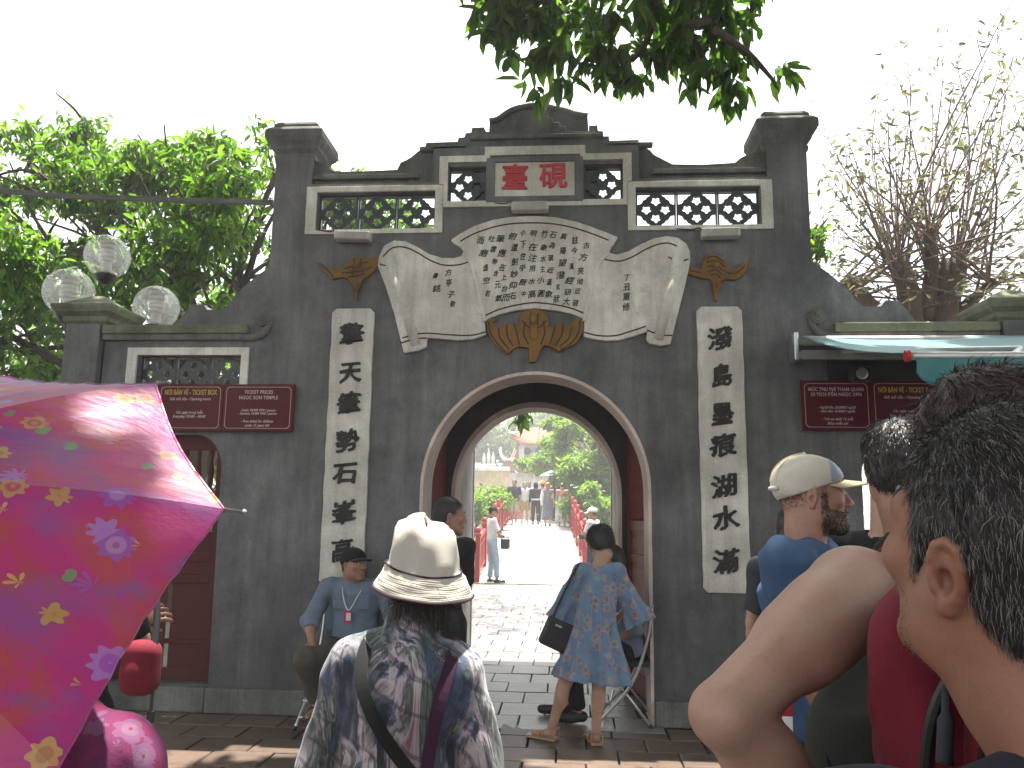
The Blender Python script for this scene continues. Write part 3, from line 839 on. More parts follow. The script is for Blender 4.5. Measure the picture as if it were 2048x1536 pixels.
# ================================================================== FLANK WALLS
def flank(sx, label):
    t = empty('flank_wall', label, 'wall')
    X = lambda a: a * sx
    def P(loops): return [[(X(x), z) for x, z in lp] for lp in loops]
    # outline on the outward side: straight cap, small crest, concave sweep to the pillar
    sweep = [(-3.60, 3.02), (-3.02, 3.05), (-2.99, 3.08), (-2.93, 3.17), (-2.87, 3.235), (-2.78, 3.24), (-2.74, 3.19), (-2.60, 3.19), (-2.545, 3.25), (-2.48, 3.34), (-2.40, 3.42), (-2.32, 3.49), (-2.25, 3.54), (-2.222, 3.57)]
    door = [(-3.34, .20)] + [(-3.34, 1.75)] + arc(-3.12, 1.86, .22, .28, 180, 90, 8)[1:] + arc(-2.74, 1.86, .22, .28, 90, 0, 8) + [(-2.52, 1.75), (-2.505, .20)]
    lat = rect(-3.30, -2.41, 2.35, 2.80)
    wl = MB(); q = P([[(-3.62, 0), (-2.222, 0)] + sweep[::-1], door, lat])
    wl.prism(q, .012, .20)
    wl.build('wall', MATS['plaster'], t)
    # mossy cap moulding with its curled end
    c = MB(); c.bx(X(-3.60), X(-2.36), -.055, .011, 2.975, 3.05); c.build('cap_moulding', MATS['moss_cap'], t, bevel=.012)
    c = MB(); c.bx(X(-3.60), X(-2.40), -.035, .011, 2.925, 2.974)
    c.tube([(X(x), -.012, z) for x, z in spline([(-2.42, 2.948), (-2.30, 2.95), (-2.22, 2.99), (-2.19, 3.06), (-2.20, 3.13)], 5)], [.03] * 20 + [.028], 8)
    c.build('moulding', MATS['plaster_cap'], t, bevel=.006)
    c = MB(); rot = Matrix.Rotation(R(90), 3, 'X')
    for rr_, dd in ((.062, .05), (.045, .065), (.028, .08), (.012, .09)): c.lathe([(rr_, -.0), (rr_, dd - .008), (rr_ - .006, dd)], (X(-2.235), -.001, 3.10), 20, rot)
    c.build('curl', MATS['plaster_cap'], t)
    # frame and pierced tiles
    if sx < 0:     # the right opening is boarded up behind the awning
        m = MB(); m.bx(X(-3.42), X(-2.30), -.012, .011, 2.30, 2.84); m.build('shutter', MATS['black_metal'], t, bevel=.004)
    else:
        m = MB(); m.prism(P([rect(-3.385, -2.345, 2.31, 2.865), rect(-3.30, -2.41, 2.35, 2.80)]), -.012, .011); m.build('white_frame', MATS['white_wash'], t, bevel=.004)
        for k in range(3):
            share('pierced_tile', lm, t, (X(-3.30 + .2967 * (k + .5)), .08, 2.655), scale=(.292, 1, .30))
            share('pierced_tile', lm, t, (X(-3.30 + .2967 * (k + .5)), .08, 2.4325), scale=(.292, 1, .15))
    # pillar at the outer end
    p = MB(); p.bx(X(-3.62), X(-3.92), -.05, .38, 0, 3.06); pi_ = p.build('pillar', MATS['plaster'], t, bevel=.006)
    c = MB(); c.lathe([(.155, 3.02), (.175, 3.03), (.175, 3.07), (.20, 3.09), (.20, 3.13), (.25, 3.16), (.27, 3.20), (.27, 3.225), (.20, 3.25), (.06, 3.34), (.01, 3.345)], (X(-3.77), .165, 0), 4, square=True)
    c.build('cap', MATS['moss_cap'], pi_, bevel=.006)
    m = MB(); m.bx(X(-3.62), X(-2.502), -.055, .011, 0, .185); m.build('plinth', MATS['plaster_cap'], t, bevel=.012)
    return t, X
tl, XL = flank(-1 * -1, 'low grey wall with red door left of the arch, lamps behind its pillar')
tr, XR = flank(-1, 'low grey wall right of the arch beneath the teal awning')
# left doorway: closed red door with spindles
def side_door(t, X, leaf):
    m = MB(); T = .10
    m.bx(X(-2.505), X(-2.60), T, T + .05, .20, 2.2); m.bx(X(-3.24), X(-3.36), T, T + .05, .20, 2.2)
    for z0, z1 in ((.20, .30), (.48, .52), (.95, 1.02), (1.12, 1.19), (1.29, 1.36), (2.02, 2.2)): m.bx(X(-2.60), X(-3.24), T + .002, T + .048, z0, z1)
    d = m.build('side_door', MATS['door_side_red'], t, bevel=.005)
    for z0, z1 in ((.30, .48), (.52, .95), (1.02, 1.12), (1.19, 1.29)):
        for a, b in ((-2.602, -2.90), (-2.94, -3.238)):
            q = MB(); q.bx(X(a), X(b), T + .018, T + .03, z0 + .001, z1 - .001); q.build('panel', MATS['door_side_red'], d)
    for k in range(6):
        s_ = MB(); s_.lathe([(.012, 0), (.02, .04), (.012, .08), (.024, .2), (.026, .26), (.014, .36), (.022, .4), (.026, .5), (.013, .6), (.02, .63), (.012, .66)], (X(-2.655 - .106 * k), T + .025, 1.36), 10)
        s_.build('spindle', MATS['door_side_red'], d, smooth=True)
side_door(tl, XL, True)
# right doorway stands open: red leaf folded inward
m = MB(); m.bx(3.30, 3.345, .21, .95, .2, 2.1); m.build('side_door', MATS['door_side_red'], tr, bevel=.005)
# ================================================================== GROUND AND PATHS
gm = MB(); gm.bx(-300, 300, -300, 11.6, -1.5, -.035)
ground = tag(gm.build('ground', MATS['tile_joint']), kind='structure')
g2 = MB(); g2.bx(-400, 400, -399, 900, -2.2, -1.6); tag(g2.build('terrain', MATS['moss_cap']), kind='structure')
m_, t_, b_ = NT('lake'); b_.inputs['Base Color'].default_value = (.05, .075, .04, 1); b_.inputs['Roughness'].default_value = .12
bump(t_, b_, noise(t_, coords(t_), 3, 3), .2, .05)
wt = MB(); wt.bx(-300, 300, 11.62, 130, -1.59, -1.0); tag(wt.build('lake_water', m_), kind='structure')
isl = MB(); isl.lathe([(17, -1.5), (16, -.2), (14, .15), (.1, .2)], (3, 56, 0), 40); tag(isl.build('island_ground', MATS['moss_cap']), kind='structure')
isl = MB(); isl.bx(-200, 200, 130.05, 420, -1.5, -.1); tag(isl.build('far_shore', MATS['moss_cap']), kind='structure')

# paving stones: one mesh shared per size, laid in courses with broken joints
def stone_mesh(w_, d_, seed):
    rr = random.Random(seed); bm = bmesh.new()
    bmesh.ops.create_cube(bm, size=1, matrix=Matrix.Diagonal((w_, d_, .06, 1)))
    for v in bm.verts:
        v.co.x += rr.uniform(-.003, .003); v.co.y += rr.uniform(-.003, .003)
        if v.co.z > 0: v.co.z += rr.uniform(-.002, .002)
    ed = [e for e in bm.edges if all(v.co.z > 0 for v in e.verts)]
    bmesh.ops.bevel(bm, geom=ed, offset=.006, segments=1, affect='EDGES')
    me = bpy.data.meshes.new('paving_stone'); bm.to_mesh(me); bm.free(); return me
SR = [stone_mesh(.388, .292, s) for s in range(4)]
SG = [stone_mesh(.352, .392, s + 9) for s in range(4)]
for me in SR: me.materials.append(MATS['tile_red'])
for me in SG: me.materials.append(MATS['tile_grey'])
plaza = tag(bpy.data.objects.new('plaza_pavement', None), kind='structure'); COL.objects.link(plaza)
path = tag(bpy.data.objects.new('gate_path', None), kind='structure'); COL.objects.link(path)
rr = random.Random(4)
bulk = MB(); k = 0
def lay(parent, meshes, x0, x1, y0, y1, dx, dy, z, skip=None, many=None):
    j = 0; y = y1 - dy / 2
    while y > y0:
        off = (dx / 2 if j % 2 else 0) + rr.uniform(-.012, .012); x = x0 + off
        while x < x1:
            if not (skip and skip(x, y)):
                zz = z + rr.uniform(-.003, .003)
                if many is not None and many(x, y): bulk.box((x, y, zz), (dx - .012, dy - .008, .06))
                else: share('paving_stone', rr.choice(meshes), parent, (x, y, zz), (rr.uniform(-.005, .005), rr.uniform(-.005, .005), rr.uniform(-.006, .006)))
            x += dx
        y -= dy; j += 1
near = lambda x, y: not (-3.05 < x < 1.75 and y > -2.62)
lay(plaza, SR, -5.2, 5.2, -9.0, -.06, .40, .30, -.03, None, near)
bulk.build('paving_field', MATS['tile_red'], plaza)['kind'] = 'stuff'
lay(path, SG, -.80, .85, -.06, 3.0, .36, .40, -.029)
lay(path, SG, -1.72, 1.0, 3.0, 11.45, .36, .40, -.029)
# ================================================================== SIGNS
def sign_panel(parent, x0, x1, z0, z1, y=-.06):
    m = MB(); m.bx(x0, x1, y, y + .035, z0, z1); p = m.build('sign_panel', MATS['sign_red'], parent, bevel=.004)
    a, b, c, d = x0 + .022, x1 - .022, z0 + .022, z1 - .022; r = .03
    lp = arc(b - r, d - r, r, r, 0, 90, 5) + arc(a + r, d - r, r, r, 90, 180, 5) + arc(a + r, c + r, r, r, 180, 270, 5) + arc(b - r, c + r, r, r, 270, 360, 5)
    e = .004; li = [(x + (e if x < (a + b) / 2 else -e), z + (e if z < (c + d) / 2 else -e)) for x, z in lp]
    q = MB(); q.prism([lp, li], y - .002, y + .001); q.build('border_line', MATS['sign_line'], p)
    return p
def lines(p, x, y, rows):
    for z, s, txt, mt, sh in rows:
        wall_text('lettering', txt, x, y, z, s, MATS[mt], p, .0012, .0008, xs=(.60 if mt == 'sign_gold' else .86), shear=sh, spacing=1.05)
ts = empty('ticket_sign', 'long dark red ticket sign above the left side door, partly behind the pink umbrella', 'sign', (0, 0, 0))
xs = (-3.585, -3.062, -2.512, -1.925)
for i in range(3):
    p = sign_panel(ts, xs[i] + .002, xs[i + 1] - .002, 2.165, 2.548)
    cx = (xs[i] + xs[i + 1]) / 2
    if i == 0: lines(p, cx, -.0625, [(2.49, .038, 'MỨC THU PHÍ THAM QUAN', 'sign_white', 0), (2.44, .038, 'DI TÍCH ĐỀN NGỌC SƠN', 'sign_white', 0), (2.22, .028, 'Miễn phí trẻ em dưới 15 tuổi', 'sign_white', .2)])
    if i == 1: lines(p, cx, -.0625, [(2.478, .058, 'NƠI BÁN VÉ - TICKET BOX', 'sign_gold', 0), (2.425, .032, 'Giờ mở cửa - Opening hours', 'sign_white', 0), (2.315, .030, 'Các ngày trong tuần', 'sign_white', .2), (2.282, .030, 'Everyday: 07h00 - 18h00', 'sign_white', .2)])
    if i == 2: lines(p, cx, -.0625, [(2.482, .040, 'TICKET PRICES', 'sign_white', 0), (2.437, .040, 'NGOC SON TEMPLE', 'sign_white', 0), (2.335, .027, '- Adult: 30.000 VND / person', 'sign_white', .2), (2.308, .027, '- Student: 15.000 VND / person', 'sign_white', .2), (2.245, .029, '- Free ticket for children', 'sign_white', .2), (2.212, .029, 'under 15 years old', 'sign_white', .2)])
ts2 = empty('ticket_sign', 'dark red ticket sign in the shade under the teal awning', 'sign', (0, 0, 0))
xs = (2.075, 2.597, 3.13, 3.66)
for i in range(3):
    p = sign_panel(ts2, xs[i] + .002, xs[i + 1] - .002, 2.20, 2.585)
    cx = (xs[i] + xs[i + 1]) / 2
    if i == 0: lines(p, cx, -.0625, [(2.515, .037, 'MỨC THU PHÍ THAM QUAN', 'sign_white', 0), (2.475, .037, 'DI TÍCH ĐỀN NGỌC SƠN', 'sign_white', 0), (2.375, .026, '- Người lớn: 30.000đ / người', 'sign_white', .2), (2.345, .026, '- Sinh viên: 15.000đ / người', 'sign_white', .2), (2.285, .028, '- Trẻ em dưới 15 tuổi', 'sign_white', .2), (2.252, .028, 'được miễn phí', 'sign_white', .2)])
    if i == 1: lines(p, cx, -.0625, [(2.51, .056, 'NƠI BÁN VÉ - TICKET BOX', 'sign_gold', 0), (2.455, .032, 'Giờ mở cửa - Opening hours', 'sign_white', 0), (2.35, .030, 'Các ngày trong tuần', 'sign_white', .2), (2.315, .030, 'Everyday: 07h00 - 18h00', 'sign_white', .2)])
    if i == 2: lines(p, cx, -.0625, [(2.512, .039, 'TICKET PRICES', 'sign_white', 0), (2.47, .039, 'NGOC SON TEMPLE', 'sign_white', 0)])

# ================================================================== FLOODLIGHTS
def floodlight(px, py, label, tilt=0.0):
    x, z = XZ(px, py, -.08)
    t = empty('floodlight', label, 'floodlight', (x, -.09, z), 0, 'ribbed floodlights fixed under the pierced tiles')
    b = MB(); b.box((0, 0, 0), (.30, .10, .075)); bd = b.build('housing', MATS['lamp_white'], t, bevel=.012)
    f = MB()
    for k in range(15): f.box((-.126 + k * .018, -.052, 0), (.005, .016, .066))
    f.build('cooling_fin', MATS['lamp_white'], t)
    br = MB(); br.box((0, .062, .02), (.24, .03, .012)); br.box((-.12, .05, .0), (.008, .07, .05)); br.box((.12, .05, 0), (.008, .07, .05)); br.build('bracket', MATS['lamp_white'], t)
    w_ = MB(); q = spline([(-.13, -.01, .03), (-.17, .01, .055), (-.22, .055, .06), (-.40, .08, .085)], 5); w_.tube(q, .006, 6); w_.sphere((-.135, -.01, .03), .016, 8, 6); w_.build('wire', MATS['black_metal'], t)
    t.rotation_euler = (0, tilt, 0)
floodlight(707, 474, 'white ribbed floodlight under the left lattice panel', R(2))
floodlight(1060, 416, 'white ribbed floodlight between the red name plaque and scroll', 0)
floodlight(1440, 468, 'white ribbed floodlight under the right lattice panel', R(-1))

# ================================================================== AWNING
aw = empty('awning', 'teal fabric awning with aluminium bars over the right ticket window', 'awning', (2.03, 0, 2.9))
def A(m, name, mats, **k): o = m.build(name, mats, aw, **k); o.location = (-2.03, 0, -2.9); return o
m = MB(); m.bx(2.06, 4.2, -.16, -.11, 2.735, 2.805); m.bx(2.06, 4.2, -.165, -.161, 2.757, 2.763); m.bx(2.06, 4.2, -.165, -.161, 2.779, 2.785); A(m, 'wall_rail', MATS['alu'], bevel=.004)
m = MB(); m.tube([(2.03, -.12, 2.885), (4.2, -.12, 2.885)], .038, 14); A(m, 'roller', MATS['lamp_white'], smooth=False)
m = MB(); m.bx(2.00, 2.035, -.20, -.04, 2.72, 2.94); m.tube([(1.995, -.12, 2.885), (2.04, -.12, 2.885)], .055, 12); m.bx(2.035, 2.06, -.17, -.02, 2.74, 2.79); A(m, 'end_bracket', MATS['chrome'], bevel=.006)
fb = F(1815, 712, -2.3); FX, FZ = float(fb[0]), float(fb[2])
m = MB(); m.tube([(FX + .012, -2.3, FZ), (4.4, -2.3, FZ - .0)], .021, 16); A(m, 'front_bar', MATS['alu'], smooth=True)
m = MB(); m.tube([(FX - .012, -2.3, FZ), (FX + .010, -2.3, FZ)], .030, 20); A(m, 'end_cap', MATS['plastic_red'], bevel=.004)
V = []; Fq = []; nx, ny = 30, 16
for i in range(nx + 1):
    for j in range(ny + 1):
        u, v = i / nx, j / ny; x = 2.055 + (4.35 - 2.055) * u
        z0 = 2.925 + (FZ + .018 - 2.925) * v
        z = z0 - .045 * math.sin(math.pi * v) * (1 + .5 * math.sin(u * 5)) - .03 * math.sin(math.pi * min(1, u * 1.6)) * (1 - v)
        V.append((x, -.12 + (-2.3 + .12) * v, z))
for i in range(nx):
    for j in range(ny):
        a = i * (ny + 1) + j; Fq.append((a, a + 1, a + ny + 2, a + ny + 1))
m = MB(); m.add(V, Fq); o = A(m, 'fabric', MATS['teal_cloth'], smooth=True); sm = o.modifiers.new('thick', 'SOLIDIFY'); sm.thickness = .004
V = []; Fq = []; nx, ny = 80, 8
for i in range(nx + 1):
    u = i / nx; x = FX + .03 + (4.35 - FX) * u; sc_ = abs(math.sin((x - FX - .03) / .30 * math.pi))
    L = .075 + .065 * sc_ ** .6
    for j in range(ny + 1):
        v = j / ny; V.append((x + .004 * math.sin(v * 3 + u * 60), -2.3 - .018 + .012 * math.sin(u * 55) * v, FZ - .012 - L * v))
for i in range(nx):
    for j in range(ny):
        a = i * (ny + 1) + j; Fq.append((a, a + 1, a + ny + 2, a + ny + 1))
m = MB(); m.add(V, Fq); o = A(m, 'valance', MATS['teal_cloth'], smooth=True); sm = o.modifiers.new('thick', 'SOLIDIFY'); sm.thickness = .003
for xa in (2.35, 3.9):
    m = MB(); m.tube([(xa, -.12, 2.80), (xa + (.75 if xa < 3 else -.75), -1.2, 2.60), (xa + .1, -2.28, FZ - .01)], .018, 8); A(m, 'folding_arm', MATS['alu'])

# dark box fan hung on the wall under the awning rail
fx, fz = XZ(1722, 748, -.08)
bf = empty('wall_box', 'black switch box on the wall between awning rail and red sign', 'switch box', (fx, -.05, fz))
m = MB(); m.box((0, 0, 0), (.15, .09, .13)); m.build('casing', MATS['black_metal'], bf, bevel=.012)
m = MB(); m.lathe([(.045, 0), (.045, .012), (.03, .016)], (0, -.046, 0), 16, Matrix.Rotation(R(90), 3, 'X')); m.build('dial', MATS['chrome'], bf)

# ================================================================== LAMPS
gx, gz = XZ(213, 600, .55)
lp = empty('globe_lamp', 'black street lamp with three clear glass globes behind the left pillar', 'street lamp', (gx, .55, 0))
m = MB(); m.lathe([(.14, 0), (.14, .1), (.08, .16), (.05, .3), (.042, 2.6), (.05, 2.65), (.03, 2.7), (.028, 3.36)], n=16); m.build('pole', MATS['black_metal'], lp, smooth=True)
louv = MB()
for k in range(5): louv.lathe([(.052, 0), (.068, .012), (.072, .030), (.055, .034)], (0, 0, .03 + .042 * k), 20)
louv.lathe([(.045, -.06), (.045, .24)], n=14)
lme = louv.mesh('louvre'); lme.materials.append(MATS['lamp_white'])
for (px, py, r, Y) in ((215, 513, 43.5, .55), (138, 585, 48, .20), (313, 615, 44, .62)):
    c = F(px, py, Y); dpt = float(np.dot(c - CAM_C, CAM_F)); rad = r / FPX * dpt
    lx, ly, lz = float(c[0]) - gx, Y - .55, float(c[2])
    s_ = MB(); s_.sphere((0, 0, 0), rad, 40, 24); g = s_.build('globe', MATS['globe_glass'], lp, smooth=True); g.location = (lx, ly, lz)
    share('louvre', lme, g, (0, 0, -.09))
    n_ = MB(); n_.lathe([(.03, -rad - .07), (.075, -rad - .03), (.095, -rad + .012), (.09, -rad + .03), (.05, -rad + .03)], n=20); n_.build('holder', MATS['black_metal'], g)
    if abs(lx) > .05:
        a = MB(); a.tube(spline([(0, 0, lz - .42), (lx * .45, ly * .45, lz - .47), (lx * .9, ly * .9, lz - .40), (lx, ly, lz - rad - .05)], 6), .016, 8); a.build('arm', MATS['black_metal'], lp, smooth=True)

# ================================================================== CABLE
m = MB(); a = F(545, 407, .18); b = F(0, 383, .18); e = b + (b - a) * 1.2; e[2] += .25
pts = spline([tuple(a), tuple((a + b) / 2 - np.array([0, 0, .02])), tuple(b), tuple(e)], 10)
m.tube(pts, .017, 8); m.tube([(p_[0], p_[1] + .004, p_[2] + .024) for p_ in pts], .012, 8)
tag(m.build('power_cable', MATS['cable_grey'], smooth=True), 'thick grey power cable running left from the tall pillar before the trees', 'cable')

# ================================================================== BRIDGE
br = empty('arched_bridge', 'red railed wooden footbridge rising beyond the gate', 'bridge', (0, 11.6, 0))
def deck_z(y):
    u = (y - 11.6) / (50 - 11.6)
    return 1.22 * math.sin(math.pi * u) ** 1.0 if 0 <= u <= 1 else 0.0
def deck_x(y):   # the bridge runs slightly to the left
    return -.51 - .033 * (y - 11.8)
HW = 1.24
pm = bpy.data.meshes.new('plank'); bm = bmesh.new(); bmesh.ops.create_cube(bm, size=1, matrix=Matrix.Diagonal((2 * HW + .3, .215, .05, 1))); bm.to_mesh(pm); bm.free(); pm.materials.append(MATS['plank'])
y = 11.75; k = 0
while y < 46:
    s = (deck_z(y + .1) - deck_z(y - .1)) / .2
    share('plank', pm, br, (deck_x(y), y - 11.6, deck_z(y) - .025 + rr.uniform(-.004, .004)), (math.atan(s), 0, rr.uniform(-.004, .004)), (1, math.hypot(1, s), 1)); y += .225 * 1.0
post = MB(); post.bx(-.055, .055, -.055, .055, -.6, 1.0); post.lathe([(.075, 1.0), (.075, 1.05), (.05, 1.07), (.055, 1.10), (.068, 1.14), (.055, 1.18), (.02, 1.20)], n=12)
pme = post.mesh('post'); pme.materials.append(MATS['bridge_red'])
bal = MB(); bal.bx(-.022, .022, -.022, .022, .14, .86); bme = bal.mesh('baluster'); bme.materials.append(MATS['bridge_red'])
py_ = [11.75 + 2.05 * i for i in range(17)]
for sx in (-1, 1):
    for i, y in enumerate(py_):
        share('post', pme, br, (deck_x(y) + sx * HW, y - 11.6, deck_z(y)))
        if i + 1 < len(py_):
            y2 = py_[i + 1]
            r_ = MB()
            for h, rd in ((.90, .045), (.70, .03), (.16, .035)):
                r_.tube([(deck_x(y) + sx * HW, y - 11.6, deck_z(y) + h), (deck_x(y2) + sx * HW, y2 - 11.6, deck_z(y2) + h)], rd, 6)
            r_.build('rail', MATS['bridge_red'], br)
            for q in range(1, 8):
                yy = y + (y2 - y) * q / 8; share('baluster', bme, br, (deck_x(yy) + sx * HW, yy - 11.6, deck_z(yy)))
    # flared end railing down to the lake bank
    r_ = MB(); x0 = deck_x(11.75) + sx * HW
    for h in (.88, .16): r_.tube([(x0, .15, h), (x0 + sx * 1.3, -.25, h)], .04, 6)
    r_.tube([(x0, .15, .16), (x0 + sx * 1.25, -.2, .86)], .025, 6); r_.tube([(x0, .15, .86), (x0 + sx * 1.25, -.2, .16)], .025, 6)
    r_.build('end_rail', MATS['bridge_red'], br); share('post', pme, br, (x0 + sx * 1.3, -.25, 0))
for sx in (-1, 1):
    bmm = MB()
    for i in range(30):
        y = 11.7 + 38 * i / 30; y2 = 11.7 + 38 * (i + 1) / 30
        bmm.tube([(deck_x(y) + sx * HW, y - 11.6, deck_z(y) - .16), (deck_x(y2) + sx * HW, y2 - 11.6, deck_z(y2) - .16)], .1, 6)
    bmm.build('beam', MATS['bridge_red'], br)
# where the sun finds gaps: pixels read as points on the paving, and points on the umbrella
SUN_SPOTS = [(425, 1495, .17), (290, 1447, .15), (520, 1503, .10), (605, 1478, .08), (1130, 1492, .07), (1290, 1489, .07), (1340, 1494, .06), (1390, 1481, .06), (1180, 1528, .16), (1340, 1526, .12), (1430, 1530, .10), (300, 1530, .12), (455, 1462, .06), (640, 1500, .07), (700, 1470, .08), (1010, 1500, .06), (1100, 1522, .08)]
SUN_SPOTS_3D = [((-.300, -5.085, 1.62), .085), ((-.255, -5.135, 1.585), .05), ((-.42, -5.10, 1.66), .05)]
# ================================================================== FAR BANK: wall, moon gate roof, trees
mk_plaster('yellow_wall', (.42, .30, .16), (.33, .23, .12), (.2, .15, .09), .4, .2)
mk('roof_tile', (.30, .13, .075), (.20, .09, .055), 9, .8, .5)
mk_plaster('pale_stone', (.55, .54, .50), (.42, .41, .38), (.25, .25, .22), .5, .2)
def at(px, py, Y): return tuple(float(c) for c in F(px, py, Y))
yw = empty('island_wall', 'long yellow plaster wall on the island left of the bridge', 'wall', (-6, 46, 0))
x0 = at(880, 930, 46)[0]; x1 = at(1018, 930, 46)[0]; zt = at(960, 937, 46)[2]
m = MB(); m.bx(x0 - 6, x1, 46, 46.5, -.5, zt - .15); o = m.build('wall_body', MATS['yellow_wall'], yw); o.location = (6, -46, 0)
m = MB(); m.bx(x0 - 6, x1 + .05, 45.9, 46.6, zt - .148, zt + .05); m.bx(x0 - 6, x1 + .05, 46.0, 46.5, zt + .051, zt + .14); o = m.build('coping', MATS['pale_stone'], yw); o.location = (6, -46, 0)
# small white pinnacles behind the wall
m = MB()
for px, h in ((968, 905), (977, 896), (986, 903)):
    p_ = at(px, 930, 47.5); z_ = at(px, h, 47.5)[2]; m.lathe([(.22, p_[2] - .8), (.2, p_[2]), (.1, p_[2] + .1), (.12, (p_[2] + z_) / 2), (.02, z_)], (p_[0], 47.5, 0), 8)
tag(m.build('stone_pinnacles', MATS['pale_stone']), 'three pale pointed pinnacles rising behind the yellow island wall', 'pinnacles')
# two-storey moon gate
Yg = 48
mg = empty('moon_gate', 'pale two tier gatehouse with upturned tiled eaves at the bridge end', 'gatehouse', (0, Yg, 0))
def MG(m, name, mat, parent=None, **k):
    o = m.build(name, mat, parent or mg, **k)
    if parent is None: o.location = (0, -Yg, 0)
    return o
xa, xb = at(1036, 950, Yg)[0], at(1118, 950, Yg)[0]; zr = at(1070, 925, Yg)[2]; zt = at(1070, 893, Yg)[2]
m = MB(); m.bx(xa - .6, xb + .4, Yg, Yg + 2.2, 0, zr - .7); MG(m, 'lower_wall', MATS['pale_stone'])
def roof(xl, xr, z, up, name):
    V = []; Fq = []; n = 24; dep = 2.0
    for j, (yo, zo) in enumerate(((-1.1, 0), (-.6, .28), (.1, .75), (1.1, 1.25), (2.1, .75), (3.3, 0))):
        for i in range(n + 1):
            u = i / n * 2 - 1; x = (xl + xr) / 2 + (xr - xl) / 2 * u * (1 + (.10 if j in (0, 5) else 0)) * (1 - .05 * j if j < 4 else .9)
            V.append((x, Yg + yo, z + zo + up * abs(u) ** 4 * (1.0 if j in (0, 5) else .5)))
    m6 = 6
    for j in range(m6 - 1):
        for i in range(n): a = j * (n + 1) + i; Fq.append((a, a + 1, a + n + 2, a + n + 1))
    m = MB(); m.add(V, Fq); o = MG(m, name, MATS['roof_tile']); sm = o.modifiers.new('t', 'SOLIDIFY'); sm.thickness = .16
    r_ = MB()
    for k in range(26):
        u = k / 25 * 2 - 1; xx = [V[j * (n + 1) + int(round((u + 1) / 2 * n))] for j in range(4)]; r_.tube([(p[0], p[1], p[2] + .05) for p in xx], .05, 5)
    o2 = r_.build('roof_tile_row', MATS['roof_tile'], o)
    e = MB()
    for s in (-1, 1):
        c = V[0 if s < 0 else n]; e.tube(spline([(c[0] - s * .6, c[1] + .5, c[2] + .2), (c[0], c[1], c[2] + .12), (c[0] + s * .28, c[1] - .1, c[2] + .5), (c[0] + s * .30, c[1] - .1, c[2] + .95)], 4), [.10] * 12 + [.03], 6)
    e.build('eave_tip', MATS['pale_stone'], o)
roof(xa - .6, xb + .6, zr - .55, .55, 'lower_roof')
m = MB(); m.bx(xa + .1, xb - .1, Yg + .25, Yg + 1.6, zr - .2, zt + .2); MG(m, 'upper_wall', MATS['pale_stone'])
w_ = MB()
for u in (.2, .5, .8):
    xc = xa + .1 + (xb - xa - .2) * u; w_.lathe([(.25, 0), (.25, .06)], (xc, Yg + .252, (zr + zt) / 2 + .25), 16, Matrix.Rotation(R(90), 3, 'X'))
MG(w_, 'window', MATS['dark_soffit'])
roof(xa - .3, xb + .3, zt + .1, .6, 'upper_roof')
for px, h in ((1043, 893), (1098, 890)):
    m = MB(); q = at(px, h, Yg - .3); m.bx(q[0] - .18, q[0] + .18, Yg - .45, Yg - .1, zr, q[2]); MG(m, 'corner_pillar', MATS['pale_stone'])

# ================================================================== TREES
def tree(name, label, blobs, n_spray, per, L, W, mat, trunk=None, seed=0, droop=.5, spread=.3, cat='tree', limbs=True, barkm='bark', cut=None, sh=.45, extra=None, clump=0):
    rng = np.random.default_rng(seed)
    base = trunk[0] if trunk else blobs[0][:3]
    t = empty(name, label, cat, (base[0], base[1], base[2]))
    if clump:
        sub_ = []
        for bl in blobs:
            for _ in range(clump):
                dd = unit(rng.normal(size=3)) * rng.uniform(.45, .95); f_ = rng.uniform(.28, .46)
                sub_.append((bl[0] + dd[0] * bl[3], bl[1] + dd[1] * bl[4], bl[2] + dd[2] * bl[5], bl[3] * f_, bl[4] * f_, bl[5] * f_ * .8))
        blobs_ = sub_
    else: blobs_ = blobs
    C, d = blob_points(rng, blobs_, n_spray, sh)
    if cut is not None: C = C[cut(C)]
    A_ = sprays(rng, C, per, spread, L, W, droop)
    if extra is not None: A_ = extra(A_)
    o = leaf_object('crown', A_ - np.array(base), MATS[mat], t)
    if trunk:
        b = MB(); rr_ = random.Random(seed)
        pts = trunk[:-1]; r0 = trunk[-1]
        rel = [tuple(np.array(p) - np.array(base)) for p in pts]
        sp_ = spline(rel, 5); b.tube(sp_, [r0 * (1 - .6 * i / (len(sp_) - 1)) for i in range(len(sp_))], 10)
        top_ = np.array(rel[-1])
        for bl in blobs:
            c = np.array(bl[:3]) - np.array(base)
            s0 = np.array(sp_[rr_.randrange(len(sp_) // 2, len(sp_))])
            mid = (s0 + c) / 2 + np.array([rr_.uniform(-.3, .3), rr_.uniform(-.3, .3), rr_.uniform(0, .4)])
            q = spline([tuple(s0), tuple(mid), tuple(c)], 5); b.tube(q, [r0 * .42 * (1 - .75 * i / (len(q) - 1)) for i in range(len(q))], 7)
            for _ in range(6):
                e = c + np.array([rr_.uniform(-1, 1) * bl[3], rr_.uniform(-1, 1) * bl[4], rr_.uniform(-.6, .9) * bl[5]]) * .85
                st = np.array(q[rr_.randrange(5, len(q))]); md = (st + e) / 2 + np.array([rr_.uniform(-.2, .2), 0, rr_.uniform(-.1, .3)])
                q2 = spline([tuple(st), tuple(md), tuple(e)], 3); b.tube(q2, [r0 * .14 * (1 - .8 * i / (len(q2) - 1)) + .004 for i in range(len(q2))], 5, cap=False)
        b.build('trunk', MATS[barkm], t, smooth=True)
    return t

def blob_at(px, py, Y, rx, ry, rz):
    c = F(px, py, Y); return (float(c[0]), Y, float(c[2]), rx, ry, rz)
